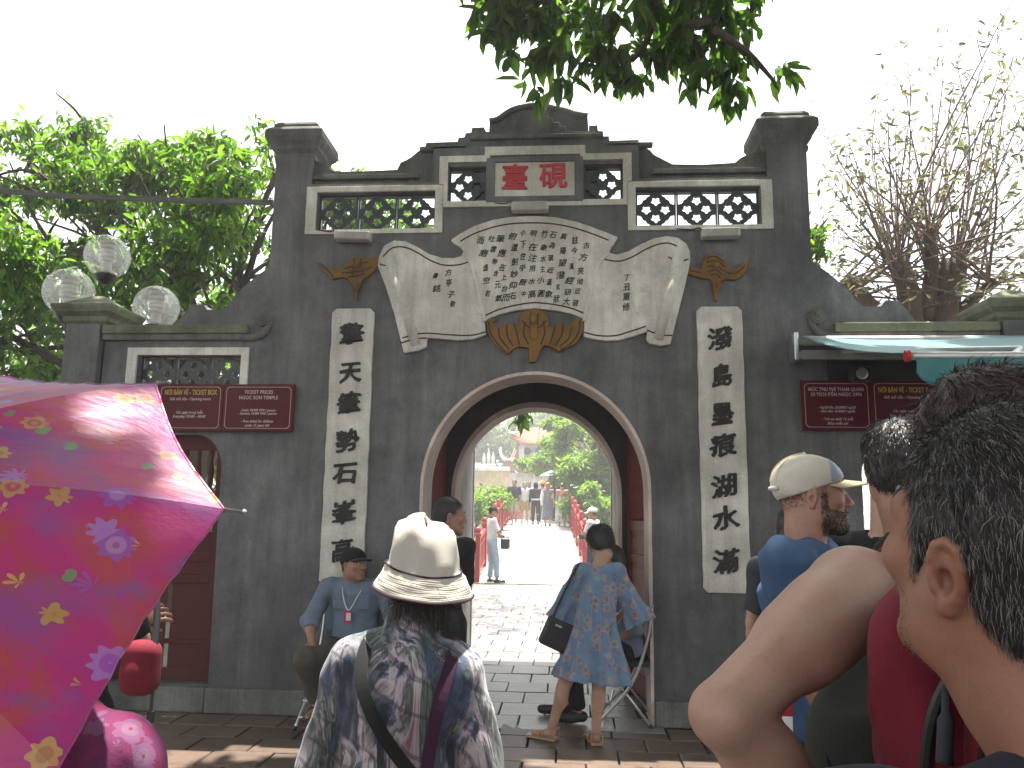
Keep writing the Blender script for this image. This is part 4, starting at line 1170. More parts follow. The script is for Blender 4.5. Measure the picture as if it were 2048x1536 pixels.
# the big leafy tree behind the left wall
lb = [blob_at(60, 330, 4.2, 1.3, 1.3, .95), blob_at(250, 380, 4.4, 1.2, 1.2, .8), blob_at(420, 400, 4.0, 1.1, 1.1, .75), blob_at(520, 470, 3.6, .9, 1.0, .9), blob_at(100, 480, 3.6, 1.2, 1.2, .9), blob_at(330, 520, 3.3, 1.0, 1.0, .7), blob_at(-80, 620, 4.0, 1.2, 1.2, 1.3), blob_at(40, 700, 4.4, .9, .9, .9),
      blob_at(380, 330, 5.0, 1.0, 1.0, .5), blob_at(150, 290, 5.0, .9, 1, .6), blob_at(-120, 300, 4.5, 1.3, 1.3, 1.2), blob_at(660, 380, 5.0, .7, .9, .5), blob_at(740, 425, 5.2, .8, .9, .5), blob_at(470, 620, 3.2, .6, .8, .8), blob_at(560, 330, 4.6, .6, .8, .45)]
tree('leafy_tree', 'large bright green leafy tree spreading behind the left wall and lamps', lb, 2500, 9, .165, .40, 'leaf_tree', [(-5.4, 5.2, -.2), (-5.2, 5.1, 1.8), (-4.9, 4.8, 3.4), .24], 11, .6, .34, clump=6)
lb = [blob_at(300, 640, 9, 2.2, 1.5, 1.6), blob_at(60, 640, 9, 2.2, 1.5, 2.0), blob_at(480, 760, 9, 1.6, 1.4, 1.6), blob_at(420, 940, 9, 1.8, 1.4, 1.3), blob_at(-150, 500, 9, 2, 1.5, 2)]
tree('leafy_tree', 'darker green tree standing farther behind the left side door', lb, 1300, 9, .19, .42, 'leaf_tree', [(-6.8, 9.5, -.3), (-6.6, 9.4, 1.6), (-6.3, 9.2, 2.9), .26], 12, .5, .4)
# light crown over the passage beyond the gate; its twigs hang into the arch
lb = [(-2.2, 6.2, 5.6, 1.5, 1.8, .5), (-.4, 7.0, 5.4, 1.4, 1.8, .4), (.9, 8.2, 5.5, 1.2, 1.8, .4), (-1.4, 8.8, 5.8, 1.4, 1.6, .5)]
tw = blob_at(1040, 820, 5.2, .16, .2, .22); tw2 = blob_at(1062, 848, 5.2, .06, .1, .12); tw3 = blob_at(1015, 822, 5.4, .1, .1, .1)
th = tree('leafy_tree', 'tree leaning over the path, a few twigs hanging into the arch', lb, 300, 8, .17, .40, 'leaf_overhang', [(-3.2, 7.6, -.1), (-3.1, 7.5, 2.6), (-2.2, 7.2, 5.0), .2], 13, .6, .34)
rng = np.random.default_rng(3); C, _ = blob_points(rng, [tw, tw, tw2, tw3], 16, 0)
leaf_object('hanging_twig_leaves', sprays(rng, C, 6, .14, .15, .42, .9) - np.array([-3.2, 7.6, -.1]), MATS['leaf_overhang'], th)
m = MB(); m.tube(spline([(-.9, 6.6, 5.3), (-.4, 5.6, 4.2), (tw[0], 5.2, tw[2] + .2), (tw[0], 5.2, tw[2] - .1)], 6), [.03] * 6 + [.02] * 6 + [.01] * 7, 5)
o = m.build('hanging_twig', MATS['bark'], th); o.location = (3.2, -7.6, .1)
# trees seen through the arch
fb_ = [blob_at(1180, 900, 24, 1.3, 2, 1.1), blob_at(1190, 980, 23, 1.1, 2, 1.0), blob_at(1150, 870, 27, 1.2, 2, .9), blob_at(1120, 920, 30, 1.2, 2, .7), blob_at(1080, 928, 34, 1.2, 1.4, .5), blob_at(1230, 850, 24, 1.6, 2, 1.3), blob_at(1200, 1030, 22, 1.1, 1.6, .8), blob_at(1250, 960, 24, 1.4, 2, 1.5), blob_at(1140, 960, 28, .7, 1.5, .9), blob_at(1170, 1000, 24, .7, 1.5, .8), blob_at(1120, 880, 30, .8, 1.2, .6), blob_at(1135, 855, 28, .8, 1.2, .6), blob_at(1095, 915, 33, .8, 1.2, .45), blob_at(1160, 930, 25, .8, 1.2, .7)]
tree('bright_tree', 'bright yellow green tree leaning over the right side of the bridge', fb_, 3300, 9, .22, .45, 'leaf_bright', [(3.8, 25, -1.2), (3.6, 25, 1.5), (3.0, 25.5, 3.2), .25], 21, .4, .45, clump=5)
fb_ = [blob_at(960, 880, 60, 3.0, 2.5, 2.0), blob_at(1010, 870, 62, 2.6, 2.5, 2.2), blob_at(930, 850, 62, 3, 2.5, 2.2), blob_at(1000, 905, 58, 1.8, 2, 1.4), blob_at(900, 900, 60, 3, 2, 3)]
tree('island_tree', 'pale hazy grey green tree behind the yellow island wall', fb_, 1500, 9, .40, .45, 'leaf_far', [(-2.5, 60, 0), (-2.3, 60, 3), (-2.0, 60.5, 5), .4], 22, .3, .8, clump=5)
fb_ = [blob_at(1110, 850, 64, 2.2, 2.5, 1.9), blob_at(1150, 860, 64, 2.4, 2.5, 2.4), blob_at(1080, 890, 62, 1.4, 2, 1.2)]
tree('island_tree', 'tall light green tree rising behind the gatehouse roof', fb_, 1100, 9, .38, .45, 'leaf_bright', [(6.5, 64, 0), (6.4, 64, 3), (6.0, 64, 6), .4], 23, .3, .8)
fb_ = [blob_at(975, 1000, 22, .9, .9, .45), blob_at(945, 1015, 21, .8, .8, .5), blob_at(1000, 990, 25, .6, .8, .35), blob_at(930, 1000, 23, .9, .9, .6)]
tree('lake_shrub', 'low bright green shrub on the bank left of the bridge', fb_, 700, 9, .17, .45, 'leaf_bright', [(-3.4, 22, -1.1), (-3.3, 22, -.4), (-3.2, 22, .2), .08], 24, .3, .3, cat='shrub')
fb_ = [(1 * i * 9 + 2 * math.sin(i * 3.1), 150 + 6 * math.sin(i), 5, 7, 5, 5 + 1.5 * math.sin(i * 2.3)) for i in range(-16, 17)]
rng = np.random.default_rng(31); C, d = blob_points(rng, fb_, 5200, .6)
tag(leaf_object('far_treeline', sprays(rng, C, 7, 1.6, 1.0, .5, .3), MATS['leaf_far']), kind='stuff')
# green tuft beside the right pillar
rng = np.random.default_rng(41); tb = [blob_at(1632, 500, 2.0, .10, .3, .24), blob_at(1622, 465, 2.0, .06, .2, .1)]
tree('leafy_tree', 'dark green leafy sapling peeping out beside the right pillar', tb + [blob_at(1590, 560, 2.0, .2, .2, .3)], 70, 7, .11, .42, 'leaf_tree', [(2.6, 2.0, -.1), (2.6, 2.0, 2.0), (2.5, 2.0, 3.4), .05], 42, .4, .16)

# ---- pollarded tree with long bare shoots and few leaves
pt = empty('pollard_tree', 'pollarded tree with long thin shoots and sparse yellowing leaves at right', 'tree', (4.1, 3.2, 0))
base = np.array([4.1, 3.2, 0.0]); rr = random.Random(8); rng = np.random.default_rng(8)
b = MB(); tk = F(1868, 640, 3.2); 
b.tube(spline([(0, 0, -.2), (.05, 0, 1.5), tuple(tk - base - np.array([0, 0, .3]))], 6), [.34, .33, .32, .31, .30, .29, .29, .29, .28, .28, .28, .28, .27], 14)
stubs = []
for (pa, pb, r0, r1) in (((1825, 660), (1795, 520), .13, .115), ((1888, 660), (1908, 525), .17, .155), ((1850, 640), (1858, 455), .10, .06), ((1775, 640), (1690, 555), .10, .085), ((1860, 640), (1765, 500), .07, .05), ((1900, 640), (1990, 560), .08, .05)):
    A0, A1 = F(*pa, 3.2) - base, F(*pb, 3.2 + rr.uniform(-.3, .3)) - base
    q = spline([tuple(A0), tuple((A0 + A1) / 2 + np.array([rr.uniform(-.05, .05), 0, 0])), tuple(A1)], 4)
    b.tube(q, [r0 + (r1 - r0) * i / (len(q) - 1) + rr.uniform(-.008, .012) for i in range(len(q))], 10); stubs.append((A0, A1, r1))
b.build('trunk', MATS['bark_pale'], pt, smooth=True)
sh = MB(); LP = []; LD = []
def shoot(p, d, L, r):
    pts = [np.array(p)]; d = unit(np.array(d)); n = 9
    for i in range(n):
        d = unit(d + np.array([rr.gauss(0, .055), rr.gauss(0, .06), rr.gauss(.01, .05)])); pts.append(pts[-1] + d * L / n)
    sh.tube([tuple(q) for q in pts], [r * (1 - .85 * i / n) + .0015 for i in range(n + 1)], 5, cap=False)
    for i in range(4, n + 1):
        if rr.random() < .75 and L > .9:
            s_ = unit(np.array([rr.gauss(0, 1), rr.gauss(0, 1), rr.gauss(.3, .6)])); l2 = rr.uniform(.15, .5)
            e = pts[i] + (d * .5 + s_ * .6) * l2; m_ = (pts[i] + e) / 2 + s_ * .03
            sh.tube([tuple(pts[i]), tuple(m_), tuple(e)], [r * .3 + .001, r * .2 + .001, .0015], 4, cap=False)
            for _ in range(rr.choice((1, 2, 3, 3))): LP.append(e + np.array([rr.gauss(0, .05) for _ in range(3)])); LD.append(np.array([rr.gauss(0, .6), rr.gauss(0, .6), rr.uniform(-.8, .3)]))
        if i > 4 and rr.random() < .55: LP.append(pts[i]); LD.append(unit(np.array([rr.gauss(0, .7), rr.gauss(0, .7), rr.uniform(-.6, .4)])))
tgt = [(1700, 230), (1740, 330), (1880, 60), (1925, 20), (1960, 240), (2040, 120), (2030, 300), (1990, 420), (2080, 380), (1660, 440), (1640, 480), (1690, 470), (2100, 470), (2060, 520), (2020, 180), (1800, 380), (1830, 300), (1850, 340), (2120, 260), (2150, 420), (1640, 560), (2110, 560), (1900, 300), (1770, 260), (1950, 120), (2080, 60), (1650, 300), (1990, 560), (2140, 600), (2090, 150)]
tgt2 = [(1655, 400), (1645, 360), (1690, 330), (1670, 250), (1720, 160), (1760, 120), (1700, 420), (1750, 440), (1830, 180), (1985, 40), (2040, 210), (2050, 350), (1660, 590), (1700, 600), (2040, 600), (1965, 330), (1810, 430), (2020, 460)]
for i, (px, py) in enumerate(tgt * 3 + tgt2 * 2):
    A0, A1, r1 = stubs[rr.randrange(len(stubs))] if i >= len(tgt) and i < 3 * len(tgt) else stubs[(1, 0, 2, 5, 4, 3)[0 if px > 1950 else (3 if px > 2060 else 1 if px < 1800 else 2)]]
    u = rr.uniform(.55, 1.0); s = A0 + (A1 - A0) * u
    e = F(px + rr.uniform(-35, 35), py + rr.uniform(-30, 30), 3.2 + rr.uniform(-1.1, 1.3)) - base
    L = np.linalg.norm(e - s); shoot(s, e - s, L * rr.uniform(.85, 1.02), rr.uniform(.010, .020) if L > 1.2 else .009)
for i in range(46):   # short brush of twigs round the stub heads
    A0, A1, r1 = stubs[rr.randrange(len(stubs))]; s = A0 + (A1 - A0) * rr.uniform(.1, 1)
    shoot(s, (rr.gauss(0, 1), rr.gauss(-.2, .5), rr.gauss(.2, .5)), rr.uniform(.4, 1.1), rr.uniform(.004, .009))
o = sh.build('shoots', MATS['twig'], pt, smooth=True)
LP = np.array(LP); LD = np.array(LD); N = rng.normal(size=LP.shape); l = .10 * rng.uniform(.6, 1.3, len(LP))
leaf_object('sparse_leaves', leaf_arrays(LP, LD, N, l, l * .42), MATS['leaf_sparse'], pt)

# ---- the tree overhead: boughs dip into the top of the picture, the rest shades the plaza
oc = np.array([3.4, -4.5, 0.0])
ot = empty('overhanging_tree', 'shade tree whose drooping leafy boughs hang into the top of the view', 'tree', tuple(oc))
rng = np.random.default_rng(51)
ob = [blob_at(1000, 20, -1.0, .34, .35, .30), blob_at(1060, 60, -1.0, .36, .35, .38), blob_at(1110, 140, -1.0, .22, .25, .28), blob_at(1170, 60, -.9, .3, .3, .35), blob_at(1050, -40, -1.0, .4, .4, .35),
      blob_at(1320, 60, -.9, .36, .4, .30), blob_at(1400, 60, -.9, .36, .4, .34), blob_at(1280, 130, -.9, .30, .3, .17), blob_at(1390, 140, -.8, .34, .35, .26), blob_at(1440, 165, -.8, .26, .3, .22), blob_at(1490, 40, -.8, .2, .3, .22), blob_at(1470, 130, -.8, .22, .3, .22), blob_at(1225, 150, -.9, .18, .2, .1), blob_at(1545, 165, -.8, .10, .1, .07), blob_at(1130, 175, -.9, .12, .15, .12), blob_at(1350, -60, -.9, .6, .4, .4)]
ob = [(b_[0], b_[1], b_[2] + .09, b_[3], b_[4], b_[5]) for b_ in ob]
C, d = blob_points(rng, ob, 205, .1)
A1_ = sprays(rng, C, 9, .17, .185, .40, 1.0)
leaf_object('hanging_boughs', A1_ - oc, MATS['leaf_overhang'], ot)
# broad crown above the frame; gaps let coins of sun through to the paving
cb_ = []
r2 = random.Random(17)
for i in range(95):
    x = r2.uniform(-8.5, 8.5); yv = r2.uniform(-11, 2.2)
    zmin = 1.55 + .76 * max(0, yv + 6.3) + 1.0
    cb_.append((x, yv, max(7.4, zmin) + r2.uniform(0, 1.6), r2.uniform(1.3, 2.1), r2.uniform(1.3, 2.1), .5))
C, d = blob_points(rng, cb_, 10500, .0)
A2_ = sprays(rng, C, 9, .55, .36, .42, .5)
cen = A2_.mean(1)
keep = np.ones(len(A2_), bool)
d_ = cen - CAM_C; zc = d_ @ CAM_F; vv = 768 - FPX * (d_ @ CAM_U) / np.maximum(zc, .01); uu = 1024 + FPX * (d_ @ CAM_R) / np.maximum(zc, .01)
keep &= ~((zc > 0) & (vv > -60) & (uu > -300) & (uu < 2350))
def gap(px, py, r, Z=0.0, P=None, mg=.13):
    global keep
    if P is None:
        dr = cray(px, py); t = (Z - CAM_C[2]) / dr[2]; P = CAM_C + dr * t
    v = cen - np.array(P); al = v @ SUN_DIR; dist = np.linalg.norm(v - al[:, None] * SUN_DIR, axis=1)
    keep &= dist > r + mg
for px, py, r in SUN_SPOTS: gap(px, py, r)
for P, r in SUN_SPOTS_3D: gap(0, 0, r, 0, P, .06)
for i_ in (0, 2, 5, 7, 10, 11): gap(0, 0, .16, 0, ob[i_][:3], .12)
leaf_object('shade_crown', A2_[keep] - oc, MATS['leaf_overhang'], ot)
b = MB(); tr_ = [(0, 0, -.2), (.1, .1, 2.5), (-.1, .3, 5.0), (-.5, .6, 7.2)]
q = spline(tr_, 6); b.tube(q, [.38 * (1 - .5 * i / (len(q) - 1)) for i in range(len(q))], 14)
for e in ((-3.0, 3.2, 7.4), (-1.9, 3.8, 6.9), (-5.5, 1.5, 8.2), (-4, -3, 8.4), (2.5, 2.5, 8.3), (2.8, -3, 8.5), (-8.5, 0, 8.6), (-.5, -4.5, 8.5)):
    s = np.array(q[r2.randrange(10, len(q))]); e = np.array(e); q2 = spline([tuple(s), tuple((s + e) / 2 + np.array([0, 0, .4])), tuple(e)], 6)
    b.tube(q2, [.16 * (1 - .8 * i / (len(q2) - 1)) for i in range(len(q2))], 8)
for pa, pb, pc in (((1070, -90), (1110, 60), (1120, 150)), ((1400, -90), (1380, 50), (1430, 150)), ((1330, -60), (1290, 90), (1230, 140)), ((1430, 60), (1500, 110), (1550, 165)), ((1380, 50), (1460, 30), (1500, 20))):
    P3 = [F(*pa, -1.2) - oc, F(*pb, -.95) - oc, F(*pc, -.85) - oc]; q2 = spline([tuple(p) for p in P3], 6); b.tube(q2, [.035 * (1 - .7 * i / (len(q2) - 1)) for i in range(len(q2))], 7)
for pa in ((1070, -90), (1400, -90), (1330, -60)):
    s = F(*pa, -1.2) - oc; b.tube(spline([(-1.9, 3.6, 6.9), tuple((s + np.array([-1.9, 3.6, 6.9])) / 2 + np.array([0, 0, .1])), tuple(s)], 6), .05, 7)
b.build('trunk', MATS['bark'], ot, smooth=True)
# ================================================================== PEOPLE
def mk_skin(name, c, c2, hair_shade=0.0, close=False):
    m, t, b = NT(name)
    v = coords(t)
    col = ramp(t, noise(t, v, 9, 6, .7), [(.3, c2), (.6, c)]).outputs[0]
    if close:
        red = ramp(t, noise(t, v, 14, 4), [(.45, (0, 0, 0)), (.7, (1, 1, 1))]).outputs[0]
        col = mixc(t, math_(t, 'MULTIPLY', red, .4), col, (c[0] * 1.0, c[1] * .72, c[2] * .66))
        sp = ramp(t, noise(t, v, 260, 2, .5), [(.60, (0, 0, 0)), (.72, (1, 1, 1))]).outputs[0]
        col = mixc(t, math_(t, 'MULTIPLY', sp, .28), col, (c[0] * .5, c[1] * .42, c[2] * .4))
    t.links.new(col, b.inputs['Base Color'])
    b.inputs['Roughness'].default_value = .50; b.inputs['Specular IOR Level'].default_value = .42
    b.inputs['Subsurface Weight'].default_value = .14; b.inputs['Subsurface Radius'].default_value = (.012, .005, .003)
    h = math_(t, 'ADD', noise(t, v, 380, 3), noise(t, v, 90, 3))
    bump(t, b, h, .22 if close else .12, .0012)
    MATS[name] = m; return m
mk_skin('skin_tan', (.34, .19, .125), (.26, .135, .085))
mk_skin('skin_close', (.29, .145, .092), (.215, .10, .062), close=True)
mk_skin('skin_fair', (.42, .272, .21), (.33, .20, .15), close=True)
mk_skin('skin_cap', (.42, .24, .175), (.34, .175, .125), close=True)
mk_skin('skin_light', (.48, .30, .215), (.40, .23, .16))
def mk_hair(name, c1, c2, sc=60):
    m = mk(name, c1, c2, sc, .42, .5, (1, 1, .25), spec=.5, bdist=.003, bscale=160); return m
mk_hair('hair_black', (.012, .010, .010), (.028, .023, .021))
mk_hair('hair_brown', (.03, .02, .014), (.06, .04, .028))
m_ = mk('strand_dark', (.018, .015, .014), (.03, .025, .022), 30, .5, 0, spec=.3)
m_ = mk('strand_grey', (.16, .155, .15), (.24, .23, .22), 30, .5, 0, spec=.3)
mk('eye_white', (.62, .58, .54), None, 5, .2, 0); mk('iris', (.015, .010, .008), None, 5, .15, 0); mk('lip', (.33, .13, .11), (.28, .10, .09), 20, .45, .1)
def cloth(name, c, c2=None, rough=.85, sc=90, b=.25, sheen=.03): return mk(name, c, c2 or tuple(x * .8 for x in c), 14, rough, b, bscale=sc * 5, bdist=.002, sheen=sheen, spec=.2)
cloth('c_bluegrey', (.155, .20, .265)); cloth('c_olive', (.085, .078, .062)); cloth('c_black', (.016, .016, .018)); cloth('c_white', (.66, .66, .67)); cloth('c_jeans', (.34, .42, .52))
cloth('c_blue', (.055, .105, .20)); cloth('c_navy', (.028, .032, .055)); cloth('c_darkgrey', (.055, .06, .068)); cloth('c_khaki', (.36, .31, .24)); cloth('c_red', (.30, .022, .04)); cloth('c_redbag', (.19, .016, .032), (.14, .012, .024), sc=60, b=.4)
cloth('c_pink', (.62, .25, .22)); cloth('c_greydress', (.15, .17, .19)); cloth('c_cap', (.60, .57, .48), sc=40); cloth('c_capblue', (.30, .35, .44)); cloth('c_brim', (.62, .54, .36)); cloth('c_hat', (.54, .515, .45), (.47, .445, .385), sc=50, b=.35)
cloth('c_purple', (.055, .018, .045)); cloth('c_plum', (.035, .012, .022)); cloth('c_darkolive', (.030, .032, .026)); cloth('c_tee', (.026, .027, .038)); cloth('c_green', (.02, .05, .04))
mk('leather_black', (.014, .014, .015), (.022, .021, .021), 20, .38, .3, spec=.5); mk('leather_tan', (.42, .28, .17), (.36, .23, .14), 20, .5, .2); mk('orange_cloth', (.55, .10, .02), (.06, .03, .02), 22, .8, .2); mk('glasses_pink', (.5, .06, .16), None, 5, .25, 0)

# painterly streaked shirt
m, t, b = NT('c_streaks'); MATS['c_streaks'] = m
v1 = coords(t, (9, 9, 1.9), rot=(.1, .35, .2)); v2 = coords(t, (3, 3, 1.4), rot=(.3, -.5, 0))
n1 = noise(t, v1, 1.25, 5, .62, 1.1); n2 = noise(t, v2, 1.6, 3, .5, .6)
c1 = ramp(t, n1, [(.26, (.018, .018, .024)), (.39, (.022, .022, .03)), (.43, (.10, .115, .17)), (.47, (.52, .47, .48)), (.515, (.36, .28, .34)), (.54, (.05, .05, .06)), (.58, (.20, .235, .24)), (.62, (.58, .56, .55)), (.69, (.32, .26, .21)), (.78, (.62, .60, .62))]).outputs[0]
c2 = ramp(t, n1, [(.30, (.015, .015, .02)), (.42, (.05, .085, .16)), (.47, (.025, .025, .032)), (.52, (.15, .20, .17)), (.57, (.02, .02, .03)), (.63, (.42, .38, .42)), (.7, (.26, .09, .10))]).outputs[0]
cc = mixc(t, ramp(t, n2, [(.44, (0, 0, 0)), (.56, (1, 1, 1))]).outputs[0], c1, c2)
ln = node(t, 'ShaderNodeTexWave', wave_type='BANDS'); ln.inputs['Scale'].default_value = 1.4; ln.inputs['Distortion'].default_value = 6; ln.inputs['Detail'].default_value = 2
t.links.new(coords(t, (3, 3, 3), rot=(.7, .9, .3)), ln.inputs['Vector'])
lm_ = ramp(t, ln.outputs['Fac'], [(.93, (0, 0, 0)), (.965, (1, 1, 1))]).outputs[0]
cc = mixc(t, math_(t, 'MULTIPLY', lm_, .55), cc, (.03, .03, .055))
t.links.new(cc, b.inputs['Base Color']); b.inputs['Roughness'].default_value = .6; b.inputs['Sheen Weight'].default_value = .15
bump(t, b, noise(t, coords(t), 450, 2), .15, .001)

# printed flowers for dress, umbrella, blouse
def flower_layer(t, vec, base, scale, petals, c_pet, c_mid, c_eye, size, keep, seed=0.0, alt=None):
    vo = node(t, 'ShaderNodeTexVoronoi', feature='F1'); vo.inputs['Scale'].default_value = scale; vo.inputs['Randomness'].default_value = .85
    sh = t.nodes.new('ShaderNodeVectorMath'); sh.operation = 'ADD'; sh.inputs[1].default_value = (seed, seed * 1.7, seed * .6)
    t.links.new(vec, sh.inputs[0]); t.links.new(sh.outputs[0], vo.inputs['Vector'])
    sb = t.nodes.new('ShaderNodeVectorMath'); sb.operation = 'SUBTRACT'; t.links.new(sh.outputs[0], sb.inputs[0]); t.links.new(vo.outputs['Position'], sb.inputs[1])
    sx = t.nodes.new('ShaderNodeSeparateXYZ'); t.links.new(sb.outputs[0], sx.inputs[0])
    ang = math_(t, 'ARCTAN2', sx.outputs[0], math_(t, 'ADD', sx.outputs[1], sx.outputs[2]))
    rad = math_(t, 'MULTIPLY', vo.outputs['Distance'], 1.0)
    pet = math_(t, 'COSINE', math_(t, 'MULTIPLY', ang, float(petals)))
    rim = math_(t, 'SUBTRACT', math_(t, 'MULTIPLY_ADD', pet, size * .16), rad); t.nodes[-2].inputs[2].default_value = size
    mk_ = math_(t, 'GREATER_THAN', rim, 0.0)
    sc = t.nodes.new('ShaderNodeSeparateColor'); t.links.new(vo.outputs['Color'], sc.inputs[0])
    kp = math_(t, 'LESS_THAN', sc.outputs[0], keep)
    mk2 = math_(t, 'MULTIPLY', mk_, kp)
    q = math_(t, 'DIVIDE', rad, size)
    pc = ramp(t, q, [(.0, c_eye), (.26, c_eye), (.30, c_mid), (.55, c_mid), (.62, c_pet), (.9, c_pet)]).outputs[0]
    if alt:
        pa = ramp(t, q, [(.0, alt[2]), (.26, alt[2]), (.30, alt[1]), (.55, alt[1]), (.62, alt[0]), (.9, alt[0])]).outputs[0]
        pc = mixc(t, math_(t, 'GREATER_THAN', sc.outputs[1], .5), pc, pa)
    return mixc(t, math_(t, 'MULTIPLY', mk2, .72), base, pc)
m, t, b = NT('c_floral'); MATS['c_floral'] = m
v = coords(t)
base = ramp(t, noise(t, v, 14, 4), [(.35, (.15, .245, .37)), (.65, (.11, .19, .31))]).outputs[0]
vw = t.nodes.new('ShaderNodeVectorMath'); vw.operation = 'ADD'; nn = t.nodes.new('ShaderNodeTexNoise'); nn.inputs['Scale'].default_value = 30; t.links.new(v, nn.inputs['Vector'])
sc_ = t.nodes.new('ShaderNodeVectorMath'); sc_.operation = 'SCALE'; sc_.inputs['Scale'].default_value = .032; t.links.new(nn.outputs['Color'], sc_.inputs[0]); t.links.new(v, vw.inputs[0]); t.links.new(sc_.outputs[0], vw.inputs[1])
c = flower_layer(t, vw.outputs[0], base, 26, 3, (.20, .19, .24), (.17, .13, .17), (.12, .09, .12), .45, .55, 3.1)
c = flower_layer(t, vw.outputs[0], c, 15.5, 5, (.30, .25, .23), (.26, .10, .11), (.24, .17, .14), .50, .62, 1.3, alt=((.33, .29, .26), (.24, .15, .15), (.17, .05, .06)))
t.links.new(c, b.inputs['Base Color']); b.inputs['Roughness'].default_value = .7; b.inputs['Sheen Weight'].default_value = .1; bump(t, b, noise(t, v, 400, 2), .15, .001)
m, t, b = NT('c_pinkfloral'); MATS['c_pinkfloral'] = m
v = coords(t); base = ramp(t, noise(t, v, 22, 5), [(.38, (.22, .035, .10)), (.62, (.13, .04, .10))]).outputs[0]
c = flower_layer(t, v, base, 22, 5, (.20, .10, .19), (.22, .14, .21), (.15, .02, .06), .50, .6, 2.0)
t.links.new(c, b.inputs['Base Color']); b.inputs['Roughness'].default_value = .85; b.inputs['Specular IOR Level'].default_value = .15; bump(t, b, noise(t, v, 60, 4), .4, .004)

# ------------------------------------------------------------ heads
def rotm(yaw, pitch=0, roll=0):
    return np.array(Euler((R(pitch), R(roll), R(yaw)), 'XYZ').to_matrix())

def head_sdf(c, Rm, s, res, neck=None, feat=True, fat=0.0, ears=True):
    sd = Sdf(res); c = np.array(c, float)
    T = lambda *p: c + Rm @ (np.array(p) * s)
    E = lambda p, r, k=.012, op='+', **kw: sd.ell(T(*p), np.array(r) * s, k=k * s, op=op, rot=kw.get('rot', Rm))
    Cn = lambda a, b_, ra, rb, k=.012, op='+': sd.cone(T(*a), T(*b_), ra * s, rb * s, k=k * s, op=op)
    E((0, -.014, .036), (.077, .098, .090), .02)
    E((0, .022, .012), (.070, .072, .080), .02)
    E((0, .030, -.042), (.056 + fat, .056, .070), .03)
    for x in (-1, 1):
        Cn((.058 * x, .0, -.035), (.050 * x, .008, -.066), .017 + fat, .017 + fat, .03)
        Cn((.050 * x, .008, -.066), (.014 * x, .072, -.100), .018 + fat, .016, .03)
    E((0, .074, -.098), (.022, .018, .017), .02)
    Cn((0, -.02, -.04), (0, -.032, -.10), .055 + fat * .6, .055 + fat * .6, .03)
    if feat:
        for x in (-1, 1):
            E((.046 * x, .060, -.018), (.023, .020, .018), .02)               # cheekbone
            Cn((.012 * x, .090, .024), (.048 * x, .072, .024), .010, .009, .015)   # brow
            E((.032 * x, .098, .006), (.018, .016, .011), .010, '-')             # socket
            E((.031 * x, .078, .006), (.0135, .0135, .0125), .002)                # eyeball mound
            Cn((.019 * x, .088, .013), (.044 * x, .080, .011), .0035, .003, .004)  # upper lid
            Cn((.019 * x, .087, .000), (.043 * x, .080, .000), .0028, .0025, .004)
            E((.0125 * x, .100, -.032), (.009, .011, .008), .008)
        Cn((0, .090, .018), (0, .108, -.022), .0075, .0105, .010)
        E((0, .110, -.028), (.0115, .012, .010), .008)
        Cn((-.020, .088, -.060), (.020, .088, -.060), .006, .006, .010); E((0, .094, -.0575), (.013, .008, .006), .008)
        E((0, .092, -.071), (.018, .009, .0065), .008)
        E((0, .104, -.0640), (.026, .012, .0014), .003, '-')
        E((0, .096, -.084), (.018, .010, .006), .010, '-')
    if ears:
        for x in (-1, 1):
            Re = Rm @ np.array(Euler((R(-10), R(0), R(x * -26)), 'XYZ').to_matrix())
            eS = .90
            P = lambda *p: c + Rm @ (np.array((.076 * x, -.012, -.006)) * s) + Re @ (np.array((p[0] * x, p[1], p[2])) * s * eS)
            ring = [(.007, .007, .006), (.009, .008, .018), (.010, .003, .029), (.011, -.006, .033), (.0115, -.014, .027), (.011, -.0175, .011), (.010, -.015, -.006), (.009, -.009, -.018), (.007, -.003, -.025)]
            for a, b_ in zip(ring, ring[1:]): sd.cone(P(*a), P(*b_), .0040 * s, .0040 * s, k=.003 * s)
            sd.ell(P(.0060, -.0055, .003), np.array((.0038, .0145, .029)) * s, k=.004 * s, rot=Re); sd.ell(P(.000, -.004, .002), np.array((.008, .010, .022)) * s, k=.006 * s, rot=Re)
            sd.ell(P(.006, .000, -.026), np.array((.0055, .008, .009)) * s, k=.006 * s, rot=Re)      # lobe
            sd.cone(P(.009, -.004, .020), P(.0105, -.0125, .004), .0032 * s, .0034 * s, k=.003 * s); sd.cone(P(.0105, -.0125, .004), P(.009, -.008, -.014), .0034 * s, .0032 * s, k=.003 * s)        # antihelix
            sd.ell(P(.011, -.001, -.003), np.array((.009, .0080, .0105)) * s, k=.003 * s, op='-', rot=Re)   # concha
            sd.cone(P(.007, .009, .002), P(.007, .008, -.010), .0042 * s, .0048 * s, k=.004 * s)            # tragus
    if neck is not None:
        sd.cone(T(0, -.030, -.05), neck, .054 * s + fat * .5, .060 * s + fat * .5, k=.03 * s)
    return sd

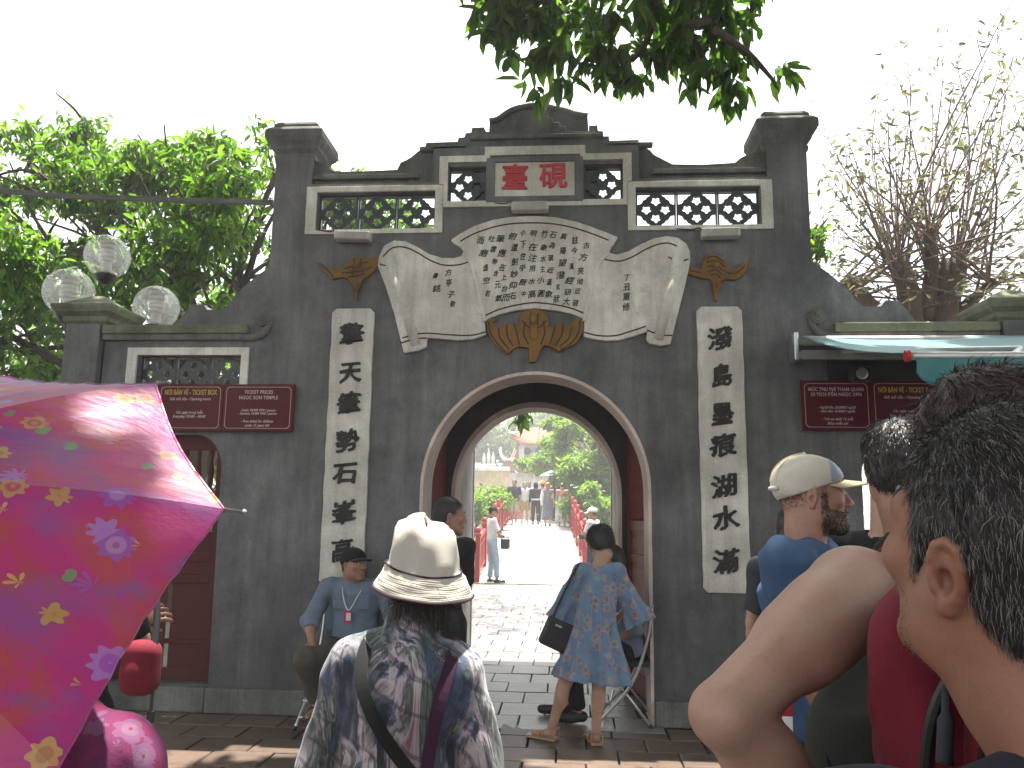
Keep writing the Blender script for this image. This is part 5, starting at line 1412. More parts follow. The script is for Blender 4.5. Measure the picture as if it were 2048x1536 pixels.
def hair_sdf(c, Rm, s, res, style='short', extra=None):
    sd = Sdf(res); c = np.array(c, float); T = lambda *p: c + Rm @ (np.array(p) * s)
    E = lambda p, r, k=.012, op='+': sd.ell(T(*p), np.array(r) * s, k=k * s, op=op, rot=Rm)
    H = lambda p, n: sd.half(T(*p), Rm @ np.array(n, float), k=.012 * s)
    if style in ('short', 'buzz', 'grey'):
        o = {'short': .012, 'buzz': .0035, 'grey': .005}[style]
        E((0, -.014, .036), (.077 + o, .098 + o, .090 + o * 1.5)); E((0, -.052, -.03), (.062 + o * .4, .050 + o * .6, .055), .03)
        H((0, .0, -.070), (0, .15, -1)); H((0, .012, .0), (0, .62, -.78))
        E((0, .115, .010), (.072, .058, .072), .01, '-')
        for x in (-1, 1):
            E((.082 * x, -.006, -.022), (.030, .022, .040), .01, '-')
            if style != 'buzz': sd.cone(T(.070 * x, .022, .02), T(.071 * x, .020, -.016), .010 * s, .006 * s, k=.01 * s)
    elif style == 'bob':
        E((0, -.018, .040), (.093, .112, .100)); E((0, -.030, -.02), (.090, .085, .075), .03)
        H((0, .03, -.060), (0, .45, -1)); E((0, .120, -.04), (.066, .082, .095), .012, '-')
    elif style == 'long':
        E((0, -.018, .040), (.090, .110, .100)); E((0, -.035, -.05), (.088, .075, .11), .03); sd.cone(T(0, -.06, -.06), T(0, -.085, -.22), .072 * s, .05 * s, k=.04 * s)
        E((0, .120, -.05), (.064, .085, .12), .012, '-')
    elif style == 'nape':     # what hangs out under a hat
        E((0, -.030, -.04), (.086, .082, .085)); E((0, -.05, -.11), (.075, .06, .06), .03); H((0, 0, .05), (0, 0, 1)); E((0, .11, -.05), (.062, .08, .12), .012, '-')
        H((0, 0, -.150), (0, .1, -1))
    elif style == 'bun':
        E((0, -.014, .036), (.085, .106, .098)); E((0, -.115, .05), (.04, .035, .04), .01); H((0, .0, -.055), (0, .3, -1)); E((0, .115, -.02), (.066, .062, .095), .01, '-')
    elif style == 'hood':
        E((0, -.02, .03), (.10, .12, .115)); E((0, -.03, -.07), (.095, .085, .09), .03); E((0, .13, -.02), (.062, .07, .085), .012, '-')
    return sd

def eyes(parent, c, Rm, s):
    T = lambda *p: tuple(np.array(c) + Rm @ (np.array(p) * s))
    for x in (-1, 1):
        m = MB(); m.cur = 0; m.sphere(T(.031 * x, .0805, .0065), .0125 * s, 12, 8); m.cur = 1; m.sphere(T(.031 * x, .0885, .0065), .0062 * s, 10, 6)
        m.build('eye', [MATS['eye_white'], MATS['iris']], parent, smooth=True)
        m = MB(); m.tube([T(.013 * x, .099, .027), T(.030 * x, .0965, .033), T(.050 * x, .081, .028)], [.0030 * s, .0038 * s, .0018 * s], 6); m.build('eyebrow', MATS['hair_black'], parent, smooth=True)
    m = MB(); m.tube([T(-.022, .0885, -.0620), T(-.009, .0985, -.0585), T(0, .0995, -.0595), T(.009, .0985, -.0585), T(.022, .0885, -.0620)], [.001 * s, .0042 * s, .0040 * s, .0042 * s, .001 * s], 6)
    m.tube([T(-.021, .0880, -.0665), T(-.008, .0970, -.0695), T(.008, .0970, -.0695), T(.021, .0880, -.0665)], [.001 * s, .0048 * s, .0048 * s, .001 * s], 6); m.build('lips', MATS['lip'], parent, smooth=True)

def strands(name, parent, V, Nn, n, L, flow, mats, seed=0, lift=.3, width=.0006, jit=.25, mix=.3):
    """single hairs rooted on a scalp surface"""
    rng = np.random.default_rng(seed); i = rng.integers(0, len(V), n)
    P = V[i] + rng.normal(size=(n, 3)) * .0015; Nv = unit(Nn[i])
    fl = flow(P); fl = fl - (fl * Nv).sum(1, keepdims=True) * Nv
    D = unit(unit(fl) + rng.normal(size=(n, 3)) * jit + Nv * lift)
    l = L * rng.uniform(.5, 1.2, (n, 1)); S = unit(np.cross(D, Nv + rng.normal(size=(n, 3)) * .4)) * width
    D2 = unit(D + unit(fl) * .6 - Nv * .25); p1 = P + D * l * .5; p2 = p1 + D2 * l * .5
    A_ = np.stack([P - S, P + S, p1 + S * .8, p1 - S * .8, p2], 1)
    base = (np.arange(n) * 5)[:, None]
    q4 = base + np.array([0, 1, 2, 3]); q3 = base + np.array([3, 2, 4])
    loops = np.concatenate([q4, q3], 1).reshape(-1); sizes = np.tile([4, 3], n)
    me_o = np_mesh(name, A_.reshape(-1, 3), loops, sizes, mats, parent)
    me_o.data.polygons.foreach_set('material_index', np.repeat((rng.random(n) < mix).astype(np.int32), 2))
    me_o['kind'] = 'stuff'
    return me_o

def mesh_vn(o):
    me = o.data; n = len(me.vertices); v = np.empty(n * 3, np.float32); me.vertices.foreach_get('co', v)
    nn = np.empty(n * 3, np.float32); me.vertices.foreach_get('normal', nn); return v.reshape(-1, 3).astype(float), nn.reshape(-1, 3).astype(float)

# ------------------------------------------------------------ hands
def hand_sdf(w, d, palm, size=1.0, curl=.5, res=.0042, side=1, spread=.16):
    """w wrist, d direction to the fingertips, palm = direction the palm faces, side +1 thumb on the right of d seen from the back"""
    sd = Sdf(res); w = np.array(w, float); d = unit(np.array(d, float)); pn = np.array(palm, float); pn = unit(pn - (pn @ d) * d); s = np.cross(d, pn) * side
    k = size
    B = lambda a, b_, c_: w + d * a * k + s * b_ * k + pn * c_ * k
    sd.cone(B(-.05, 0, 0), B(.02, 0, 0), .026 * k, .025 * k, k=.02)
    Rm = np.stack([d, s, pn], 1)
    sd.ell(B(.050, -.002, 0), np.array((.046, .040, .016)) * k, k=.02, rot=Rm)
    for j, (off, ln, rd) in enumerate(((.029, .070, .0088), (.0095, .078, .0090), (-.0105, .072, .0086), (-.029, .057, .0076))):
        a = B(.080, off, .0); an = spread * off / .029; c_ = curl * (1 + .12 * j)
        p = a; dirv = unit(d + s * an); seg = (ln * .46 * k, ln * .32 * k, ln * .26 * k)
        for q, L in enumerate(seg):
            c0 = c_ * (.55, 1.3, 1.9)[q]; dv = unit(dirv * math.cos(c0) + pn * math.sin(c0)); e = p + dv * L
            sd.cone(p, e, rd * k * (1 - .07 * q), rd * k * (1 - .07 * (q + 1)), k=.004); p = e
    a = B(.022, .026, .006); b_ = B(.052, .052, .018); c_ = B(.078, .060, .024 + .02 * curl)
    sd.cone(a, b_, .0135 * k, .0105 * k, k=.012); sd.cone(b_, c_, .0102 * k, .0085 * k, k=.004)
    return sd

# ------------------------------------------------------------ figures
class Person:
    def __init__(s, label, loc, yaw, H=1.65, group=None, w=1.0, res=.012, skin='skin_light', **J):
        s.loc = np.array(loc, float); s.yaw = yaw; s.H = H; s.w = w; s.res = res; s.skin = skin
        s.root = empty('person', label, 'person', tuple(s.loc), 0, group)
        k = H / 1.70; Rz = rotm(yaw); s.Rz = Rz; s.k = k
        base = dict(pelvis=(0, 0, .95), chest=(0, 0, 1.27), neck=(0, -.015, 1.435), head=(0, .02, 1.585), shL=(-.185, -.01, 1.385), shR=(.185, -.01, 1.385), elL=(-.235, -.03, 1.10), elR=(.235, -.03, 1.10), wrL=(-.235, .07, .86), wrR=(.235, .07, .86),
                    hpL=(-.09, 0, .90), hpR=(.09, 0, .90), knL=(-.10, .015, .49), knR=(.10, .015, .49), anL=(-.10, -.02, .085), anR=(.10, -.02, .085), toL=(-.115, .13, .03), toR=(.115, .13, .03))
        s.J = {n: Rz @ (np.array(p) * k) for n, p in base.items()}
        for n, p in J.items():       # overrides: tuple = local at 1.70 m; ('w', x, y, z) = world
            s.J[n] = (np.array(p[1:], float) - s.loc) if p[0] == 'w' else Rz @ (np.array(p, float) * k)
        s.hrot = Rz; s.hs = k * 1.0
    def head(s, yaw=0, pitch=0, roll=0, world=False, scale=None):
        s.hrot = rotm((0 if world else s.yaw) + yaw, pitch, roll)
        if scale: s.hs = scale
        return s
    def torso(s, sd, off=0.0, low=True):
        J, k, w = s.J, s.k, s.w; X = s.Rz
        up_ = unit(J['chest'] - J['pelvis']); side = unit(J['shR'] - J['shL']); fw_ = np.cross(up_, side); Rm = np.stack([side, -fw_, up_], 1)
        if low: sd.ell(J['pelvis'], np.array((.155 * w, .115 * w, .125)) * k, k=.04, rot=Rm, off=off)
        sd.ell(J['pelvis'] * .55 + J['chest'] * .45, np.array((.138 * w, .105 * w, .16)) * k, k=.05, rot=Rm, off=off)
        sd.ell(J['chest'], np.array((.158 * w, .112 * w, .17)) * k, k=.05, rot=Rm, off=off)
        for a in ('shL', 'shR'):
            sd.cone(J['chest'] * .35 + J['neck'] * .65, J[a], .052 * k, .056 * k * (.6 + .4 * w), k=.04, off=off)
        return sd
    def limb(s, sd, a, b_, ra, rb, off=0.0, k=.02, flat=0, t=1.0, fold=None):
        A_, B_ = s.J[a], s.J[b_]; e = A_ + (B_ - A_) * t
        sd.cone(A_, e, ra * s.k, (ra + (rb - ra) * t) * s.k, k=k, off=off, flat=flat, fold=fold); return sd
    def body(s, hands=True, feet=False, hand_kw=None, feat=True, fat=0.0, legs=True, arms='LR', hres=None, ears=True):
        J, k = s.J, s.k; sd = Sdf(s.res); s.torso(sd, -.006)
        sd.cone(J['neck'] + (J['chest'] - J['neck']) * .15, s.hp(0, -.03, -.08), .058 * k + fat * .5, .046 * k, k=.03)
        a_ = .6 + .4 * s.w
        for q in arms:
            s.limb(sd, 'sh' + q, 'el' + q, .052 * a_, .033 * a_, k=.03); m1 = J['sh' + q] * .55 + J['el' + q] * .45; sd.cone(J['sh' + q] * .75 + J['el' + q] * .25, m1, .050 * a_ * k, .046 * a_ * k, k=.03); e2 = J['el' + q] * .72 + J['wr' + q] * .28; sd.cone(J['el' + q], e2, .031 * a_ * k, .039 * a_ * k, k=.012); sd.cone(e2, J['wr' + q], .039 * a_ * k, .026 * k, k=.02)
        if legs:
            for q in 'LR':
                s.limb(sd, 'hp' + q, 'kn' + q, .082 * a_, .054, k=.03); s.limb(sd, 'kn' + q, 'an' + q, .054, .034, k=.02)
                m_ = J['kn' + q] * .68 + J['an' + q] * .32; sd.ell(m_ - s.Rz @ np.array((0, .018, 0)) * k, (.047 * k, .047 * k, .10 * k), k=.03)
                sd.cone(J['an' + q] + np.array([0, 0, -.045 * k]), J['to' + q], .032 * k, .024 * k, k=.025)
                sd.half(np.array([0, 0, .002]), (0, 0, -1))
        L = [sd, head_sdf(J['head'], s.hrot, s.hs, hres or max(.005, s.res * .5), J['neck'] + (J['chest'] - J['neck']) * .22, feat, fat, ears)]
        if hands:
            hk = hand_kw or {}
            for q, sd_ in (('L', 1), ('R', -1)):
                if q not in arms: continue
                kw = dict(d=J['wr' + q] - J['el' + q], palm=s.Rz @ np.array((1 if q == 'L' else -1, 0, 0)), size=k, curl=.5, side=sd_, res=max(.0045, s.res * .45)); kw.update(hk.get(q, {}))
                L.append(hand_sdf(J['wr' + q], **kw))
        s.bodyo = sdf_obj('body', L, MATS[s.skin], s.root, 1)
        return s
    def hp(s, *p): return s.J['head'] + s.hrot @ (np.array(p) * s.hs)
    def hair(s, style='short', mat='hair_black', res=None, disp=None, name='hair'):
        sd = hair_sdf(s.J['head'], s.hrot, s.hs, res or max(.006, s.res * .5), style)
        if disp: sd.post.append(disp)
        s.hairo = sdf_obj(name, sd, MATS[mat], s.root, 1); return s
    def shirt(s, mat, sleeve=.6, off=.012, hem=None, name='shirt', wr=.004, seed=1, flare=0.0, arms='LR', loose=0.0, sl2=None):
        J, k = s.J, s.k; sd = Sdf(s.res); s.torso(sd, off + loose); a_ = .6 + .4 * s.w
        for q in arms:
            sl = sl2[q] if sl2 else sleeve
            if sl <= 0: continue
            if sl <= 1: s.limb(sd, 'sh' + q, 'el' + q, .054 * a_, .044 * a_ + flare, off, k=.03, flat=2, t=sl)
            else:
                s.limb(sd, 'sh' + q, 'el' + q, .054 * a_, .044 * a_, off, k=.03); s.limb(sd, 'el' + q, 'wr' + q, .044 * a_, .032 + flare, off, k=.02, flat=2, t=sl - 1)
        up_ = unit(J['chest'] - J['pelvis']); h_ = J['pelvis'] + up_ * ((hem if hem is not None else -.06) * k)
        sd.half(h_, -up_)
        sd.cone(J['neck'] - up_ * .01, J['neck'] + up_ * .2, .064 * k, .07 * k, k=.01, op='-')
        if wr: sd.post.append(wob(seed, wr, 26)); sd.post.append(wob(seed + 5, wr * .5, 60))
        s.shirto = sdf_obj(name, sd, mat if isinstance(mat, bpy.types.Material) else MATS[mat], s.root, 1); return s
    def trousers(s, mat, length=1.9, off=.014, wr=.004, seed=3, name='trousers', wide=0.0):
        J, k = s.J, s.k; sd = Sdf(s.res); a_ = .6 + .4 * s.w
        up_ = unit(J['chest'] - J['pelvis']); side = unit(J['shR'] - J['shL']); Rm = np.stack([side, -np.cross(up_, side), up_], 1)
        sd.ell(J['pelvis'], np.array((.155 * s.w, .115 * s.w, .12)) * k, k=.03, rot=Rm, off=off - .003)
        sd.half(J['pelvis'] + up_ * .085 * k, up_)
        for q in 'LR':
            if length <= 1: s.limb(sd, 'hp' + q, 'kn' + q, .086 * a_, .062 + wide, off, k=.03, flat=2, t=length)
            else:
                s.limb(sd, 'hp' + q, 'kn' + q, .086 * a_, .062, off, k=.03); s.limb(sd, 'kn' + q, 'an' + q, .060, .046 + wide, off, k=.03, flat=2, t=length - 1)
        if wr: sd.post.append(wob(seed, wr, 24)); sd.post.append(wob(seed + 5, wr * .5, 55))
        s.trouso = sdf_obj(name, sd, MATS[mat], s.root, 1); return s
    def skirt(s, mat, z0, z1, r0, r1, fold=.02, n=9, name='skirt', c1=None, seed=0):
        sd = Sdf(s.res); J = s.J; up_ = np.array([0, 0, 1.0]); p = J['pelvis'].copy(); a = p.copy(); a[2] = z0; b_ = (p + (np.array(c1) if c1 is not None else 0)).copy(); b_[2] = z1
        sd.cone(a, b_, r0, r1, k=.02, flat=2, fold=(fold, n, seed), sq=(s.Rz @ np.array([0, 1, 0]), .72))
        sd.cone(a + [0, 0, -.05], b_ + [0, 0, -.03], r0 - .02, r1 - .022, k=.006, op='-', fold=(fold, n, seed), sq=(s.Rz @ np.array([0, 1, 0]), .72))
        sd.post.append(wob(seed + 2, .003, 30)); sdf_obj(name, sd, MATS[mat], s.root, 1); return s
    def shoes(s, mat='leather_black', name='shoe', sole=None):
        J, k = s.J, s.k
        for q in 'LR':
            sd = Sdf(max(.006, s.res * .6)); an, to = J['an' + q], J['to' + q]; f_ = to - an; f_[2] = 0; f_ = unit(f_); b0 = an.copy(); b0[2] = an[2] - .085 * k + .045 * k
            sd.cone(b0 - f_ * .035 * k, b0 + f_ * .02 * k, .040 * k, .042 * k, k=.02); sd.cone(b0 + f_ * .05 * k - [0, 0, .008], to + np.array([0, 0, .012 * k]) + f_ * .02, .042 * k, .034 * k, k=.03)
            sd.half(np.array([0, 0, to[2] - .03 * k + .002]), (0, 0, -1)); sdf_obj(name, sd, MATS[mat], s.root, 1)
        return s
    def cap(s, mat, visor=None, name='cap', res=.006, back=False):
        sd = Sdf(res); E = lambda p, r, k=.006, op='+': sd.ell(s.hp(*p), np.array(r) * s.hs, k=k, op=op, rot=s.hrot)
        E((0, -.014, .042), (.090, .112, .092)); sd.half(s.hp(0, .06, .040), s.hrot @ np.array((0, .30, -1.0)))
        E((0, -.014, .036), (.082, .104, .084), .003, '-')
        o = sdf_obj(name, sd, MATS[mat], s.root, 1)
        V = []; Fq = []; n = 14
        for j in range(7):
            r_ = j / 6
            for i in range(n + 1):
                a = R(-62 + 124 * i / n); x = math.sin(a) * (.088 + .004 * r_); y = -.014 + math.cos(a) * .112 + r_ * .078 * math.cos(a * .95); V.append(tuple(s.hp(x, y, .048 - .012 * r_ - .020 * (abs(math.sin(a)) ** 2))))
        for j in range(6):
            for i in range(n): a = j * (n + 1) + i; Fq.append((a, a + 1, a + n + 2, a + n + 1))
        m = MB(); m.add(V, Fq); q = m.build('visor', MATS[visor or mat], o, smooth=True); sm = q.modifiers.new('t', 'SOLIDIFY'); sm.thickness = .004
        m = MB(); m.sphere(tuple(s.hp(0, -.014, .135)), .007, 8, 6); m.build('button', MATS[mat], o, smooth=True)
        s.capo = o; return s
    def strap(s, pts, mat, wd=.03, th=.006, name='strap', ref=(0, 0, 1)):
        m = MB(); q = spline([tuple(p) for p in pts], 6); V = []; n = len(q); ref = np.array(ref, float)
        for i in range(n):
            t_ = unit(np.array(q[min(i + 1, n - 1)]) - np.array(q[max(i - 1, 0)])); sdv = unit(np.cross(t_, ref)) * wd / 2; nn_ = unit(np.cross(sdv, t_)) * th / 2; c = np.array(q[i])
            V += [c + sdv + nn_, c - sdv + nn_, c - sdv - nn_, c + sdv - nn_]
        Fq = [(0, 1, 2, 3)] + [(i * 4 + a, i * 4 + (a + 1) % 4, i * 4 + 4 + (a + 1) % 4, i * 4 + 4 + a) for i in range(n - 1) for a in range(4)] + [(n * 4 - 1, n * 4 - 2, n * 4 - 3, n * 4 - 4)]
        m.add(V, Fq); return m.build(name, MATS[mat], s.root)
def own(o, parent):      # re-hang a world-space mesh on a parent whose origin lies elsewhere
    o.parent = parent; o.location = tuple(-np.array(parent.location)); return o
# ------------------------------------------------------------ folding chairs
def chair(loc, yaw, label):
    t = empty('folding_chair', label, 'chair', loc, yaw, 'folding chairs by the gate')
    def leg(pts, nm='leg'):
        m = MB(); m.tube(spline(pts, 4) if len(pts) > 2 else pts, .012, 10); o = m.build(nm, MATS['alu'], t, smooth=True)
        f = MB(); f.tube([pts[-1], tuple(np.array(pts[-1]) + (np.array(pts[-1]) - np.array(pts[-2])) / np.linalg.norm(np.array(pts[-1]) - np.array(pts[-2])) * -.03)], .0155, 10); f.build('rubber_foot', MATS['black_metal'], o)
    for x in (-.19, .19):
        leg([(x, -.20, .82), (x, -.17, .62), (x, -.05, .30), (x, .22, .0)]); leg([(x * .9, .16, .44), (x * .9, -.20, .0)])
    m = MB(); m.tube(spline([(-.19, -.20, .82), (-.15, -.21, .86), (.15, -.21, .86), (.19, -.20, .82)], 5), .012, 8); m.build('back_rail', MATS['alu'], t, smooth=True)
    for y, z in ((.165, .08), (.10, .18)): m = MB(); m.tube([(-.19, y, z), (.19, y, z)], .008, 8); m.build('stretcher', MATS['alu'], t)
    m = MB(); m.box((0, .0, .445), (.39, .38, .03)); m.build('seat', MATS['c_darkgrey'], t, bevel=.012)
    m = MB(); m.box((0, -.195, .74), (.36, .022, .20)); m.build('backrest', MATS['c_bluegrey'], t, bevel=.01)
    return t

# ------------------------------------------------------------ guard on the left chair
chair((-1.43, -.26, 0), R(172), 'folding chair under the guard left of the arch')
W = lambda *a: ('w',) + a
p = Person('seated guard in blue grey shirt and black cap, hand on knee, left of the arch', (-1.30, -.28, 0), 176, 1.66, w=1.14, res=.009, skin='skin_tan',
           pelvis=W(-1.30, -.24, .55), chest=W(-1.30, -.23, .88), neck=W(-1.30, -.24, 1.02), head=W(-1.315, -.27, 1.145), shL=W(-1.085, -.25, .965), shR=W(-1.52, -.25, .965),
           elR=W(-1.615, -.33, .735), wrR=W(-1.535, -.50, .60), elL=W(-.985, -.30, .73), wrL=W(-1.03, -.46, .60), hpL=W(-1.20, -.28, .52), hpR=W(-1.40, -.28, .52), knL=W(-1.10, -.70, .50), knR=W(-1.53, -.66, .52),
           anL=W(-1.10, -.66, .10), anR=W(-1.50, -.42, .20), toL=W(-1.09, -.82, .035), toR=W(-1.52, -.56, .12))
p.head(62, 4, 0, scale=.97)
p.body(hand_kw=dict(R=dict(d=(-.10, -.75, -.10), palm=(0, .1, -1), curl=.30, spread=.30, side=-1), L=dict(d=(-.1, -.7, -.15), palm=(0, .1, -1), curl=.3, side=1)), fat=.006)
p.hair('buzz').shirt('c_bluegrey', 1.35, off=.016, wr=.006, hem=-.04).trousers('c_olive', 1.92, wr=.006)
p.cap('c_black', res=.005); eyes(p.root, p.J['head'], p.hrot, p.hs)
J = p.J
m = MB(); m.tube(spline([tuple(J['neck'] + np.array(q)) for q in ((-.06, .06, .02), (-.085, -.04, .0), (-.06, -.14, -.09), (-.01, -.158, -.19), (.05, -.14, -.09), (.08, -.04, .0), (.06, .06, .02))], 5), .004, 6); m.build('lanyard', MATS['c_white'], p.root)
m = MB(); m.box(tuple(J['neck'] + np.array((-.01, -.165, -.235))), (.055, .008, .085)); bd = m.build('badge', MATS['plastic_red'], p.root, bevel=.003)
m = MB(); m.box(tuple(J['neck'] + np.array((-.005, -.1705, -.235))), (.034, .002, .055)); m.build('badge_card', MATS['c_white'], bd)
for sx in (-1, 1):
    m = MB(); V = [J['neck'] + np.array(q) for q in ((.015 * sx, -.075, -.035), (.085 * sx, -.03, .012), (.095 * sx, -.062, -.045), (.050 * sx, -.105, -.065))]; m.add(V, [(0, 1, 2, 3)]); o = m.build('collar', MATS['c_bluegrey'], p.root); sm = o.modifiers.new('t', 'SOLIDIFY'); sm.thickness = .006
    m = MB(); m.box(tuple(J['chest'] + np.array((.085 * sx, -.137, .005))), (.095, .006, .10)); m.box(tuple(J['chest'] + np.array((.085 * sx, -.142, .045))), (.10, .007, .035)); m.build('pocket', MATS['c_bluegrey'], p.root, bevel=.002)
m = MB(); m.tube([tuple(J['pelvis'] + np.array((.17 * math.cos(a), .125 * math.sin(a), .07))) for a in np.linspace(0, 6.283, 30)], .016, 6); m.build('belt', MATS['leather_black'], p.root)
for q in 'LR':
    a, to = J['an' + q], J['to' + q]; f_ = unit((to - a) * [1, 1, .2]); m = MB(); c = (a + to) / 2 + np.array([0, 0, -.05])
    m.box(tuple(c), (.085, .235, .018), Matrix.Rotation(math.atan2(-f_[0], f_[1]), 3, 'Z')); m.tube(spline([tuple(c + np.array((-.04, -.01, 0))), tuple(c + np.array((-.02, -.01, .055))), tuple(c + np.array((.02, -.01, .055))), tuple(c + np.array((.04, -.01, 0)))], 4), .011, 6); m.build('sandal', MATS['leather_black'], p.root, bevel=.004)

# ------------------------------------------------------------ woman in the bucket hat
hx, hy = -.125, -3.98
p = Person('woman seen from behind in cream bucket hat and streaky painted shirt', (hx - .05, hy, 0), 4, 1.53, w=1.02, res=.009, skin='skin_light',
           pelvis=W(hx - .05, hy, .84), chest=W(hx - .055, hy - .02, 1.04), neck=W(hx - .02, hy - .01, 1.235), head=W(hx, hy + .03, 1.385), shL=W(hx - .185, hy - .02, 1.115), shR=W(hx + .115, hy - .02, 1.10),
           elL=W(hx - .26, hy - .03, .85), elR=W(hx + .18, hy - .03, .85), wrL=W(hx - .24, hy + .15, .72), wrR=W(hx + .17, hy + .15, .72))
p.head(8, -4, 0, scale=.94); p.body(feat=False, legs=True); p.shirt('c_streaks', 1.6, off=.022, hem=-.12, wr=.007, loose=.004).trousers('c_navy', 1.9).shoes()
p.hair('nape', 'hair_brown', .006, wob(5, .006, 120))
V_, N_ = mesh_vn(p.hairo); msk = (V_[:, 2] < p.J['head'][2] - .02)
strands('hair_strand', p.root, V_[msk], N_[msk], 3200, .085, lambda P: np.tile([[0, 0, -1.0]], (len(P), 1)), [MATS['hair_brown'], MATS['strand_dark']], 6, .35, .0009, .35, .5)
# hat: soft crown, stitched brim, plum cord
hc = p.hp(0, -.014, -.006)
prof = [(.001, .147), (.035, .146), (.062, .142), (.080, .132), (.091, .112), (.098, .080), (.103, .045), (.107, .014), (.108, .000)]
n = 64; V = []; Fq = []; rng = np.random.default_rng(9)
brim = [(.108 + .040 * u ** 1.0, -.000 - .074 * u ** 1.05) for u in np.linspace(0, 1, 15)]
allp = prof + brim[1:]
for j, (r_, z_) in enumerate(allp):
    for i in range(n):
        a = 2 * math.pi * i / n
        dn = (.004 * math.sin(3 * a + j * .5) + .003 * math.sin(7 * a + j * .9) + .003 * math.sin(5 * a - j)) * (1 if j < 8 else .3) + (.004 * math.sin(2 * a + 1) if j > 8 else 0)
        gr_ = .0012 * (1 if j > 9 and j % 2 else 0)
        V.append((hc[0] + (r_ + dn * .8) * math.cos(a) * .95, hc[1] + (r_ + dn * .8) * math.sin(a) * 1.03, hc[2] + .008 + z_ * .90 + dn * .8 + gr_ + .012 * math.sin(a) - .016 * math.cos(a)))
for j in range(len(allp) - 1):
    for i in range(n): i2 = (i + 1) % n; Fq.append((j * n + i2, j * n + i, (j + 1) * n + i, (j + 1) * n + i2))
hat = empty('bucket_hat', 'cream bucket hat with plum cord on the woman before the arch', 'hat', tuple(hc + p.loc))
# the hat is worn: it stays a thing of its own, resting on her head
off = -np.array(hc)
m = MB(); m.add([tuple(np.array(v) + off) for v in V], Fq); o = m.build('crown', MATS['c_hat'], hat, smooth=True); sm = o.modifiers.new('t', 'SOLIDIFY'); sm.thickness = .003
m = MB(); rg = V[9 * n:10 * n]; m.tube([tuple((np.array(v) + off) * [1.01, 1.01, 1] + [0, 0, .004]) for v in rg + rg[:1]], .0028, 6); m.build('cord', MATS['c_plum'], hat)
m = MB(); rg = V[-n:]; m.tube([tuple(np.array(v) + off) for v in rg + rg[:1]], .0035, 6); m.build('brim_edge', MATS['c_plum'], hat)
m = MB()
for j in range(11, len(allp) - 1, 1):
    rg = V[j * n:(j + 1) * n]; m.tube([tuple(np.array(v) + off + [0, 0, .0012]) for v in rg + rg[:1]], .0007, 4, cap=False)
m.build('stitching', MATS['c_cap'], hat)
J = p.J; bk = lambda x, y, z: np.array((x, y, z)) - p.loc
sd = Sdf(.006); sd.cone(J['neck'] + [0, -.005, -.035], J['neck'] + [0, .012, .040], .088, .068, k=.01, flat=2); sd.cone(J['neck'] + [0, -.005, -.06], J['neck'] + [0, .012, .07], .078, .060, k=.004, op='-'); sd.post.append(wob(8, .003, 40)); sdf_obj('collar', sd, MATS['c_streaks'], p.root, 1)
p.strap([bk(hx - .12, hy + .03, 1.20), bk(hx - .135, hy - .075, 1.185), bk(hx - .125, hy - .155, 1.10), bk(hx - .06, hy - .175, .98), bk(hx + .06, hy - .17, .84)], 'c_black', .034, .005, 'bag_strap', (.2, -1, .3))
p.strap([bk(hx + .105, hy + .03, 1.19), bk(hx + .108, hy - .08, 1.17), bk(hx + .085, hy - .15, 1.06), bk(hx + .06, hy - .165, .92), bk(hx + .05, hy - .16, .80)], 'c_purple', .034, .006, 'bag_strap', (.3, -1, .3))

# ------------------------------------------------------------ man in black beyond her
p = Person('dark haired man in black polo just left of the archway, looking right', (-.50, -1.3, 0), -20, 1.64, w=.92, res=.010, skin='skin_tan', head=W(-.455, -1.28, 1.515), shR=W(-.345, -1.35, 1.33), elR=W(-.35, -1.18, 1.08), wrR=W(-.50, -1.04, 1.06), elL=W(-.62, -1.20, 1.06), wrL=W(-.48, -1.06, 1.08))
p.head(-48, 0, 0).body(fat=.003).hair('buzz', 'hair_black', .006).shirt('c_black', .85).trousers('c_black').shoes(); eyes(p.root, p.J['head'], p.hrot, p.hs)
V_, N_ = mesh_vn(p.hairo); strands('hair_strand', p.root, V_, N_, 3000, .022, lambda P: np.tile([[0, 0, -1.0]], (len(P), 1)), [MATS['hair_black'], MATS['strand_dark']], 17, .2, .001, .3, .5)

# ------------------------------------------------------------ woman in the blue dress
p = Person('woman from behind in light blue floral dress with black shoulder bag', (.36, -.50, 0), 12, 1.52, w=.86, res=.0075, skin='skin_light',
           pelvis=W(.47, -.53, .80), chest=W(.50, -.50, 1.04), neck=W(.515, -.49, 1.215), head=W(.51, -.43, 1.345), shL=W(.378, -.52, 1.148), shR=W(.640, -.50, 1.148), elL=W(.275, -.47, .93), wrL=W(.33, -.30, .80), elR=W(.735, -.47, .93), wrR=W(.66, -.28, .82),
           hpL=W(.41, -.53, .76), hpR=W(.54, -.53, .76), knL=W(.27, -.49, .40), knR=W(.50, -.52, .41), anL=W(.175, -.46, .085), anR=W(.475, -.53, .085), toL=W(.05, -.40, .03), toR=W(.45, -.40, .03))
p.head(32, -18, 0, scale=.92).body(feat=True); p.hair('bob', 'hair_black', .005, wob(7, .003, 90))
V_, N_ = mesh_vn(p.hairo); strands('hair_strand', p.root, V_, N_, 2600, .06, lambda P: np.tile([[.1, 0, -1.0]], (len(P), 1)), [MATS['hair_black'], MATS['strand_dark']], 7, .08, .0009, .2, .5)
J = p.J; sd = Sdf(.0065); p.torso(sd, .006, low=False)
sd.cone(J['chest'] * .5 + J['pelvis'] * .5, J['pelvis'] + np.array([0, 0, .02]), .108, .132, k=.05, sq=((0, 1, 0), .75))
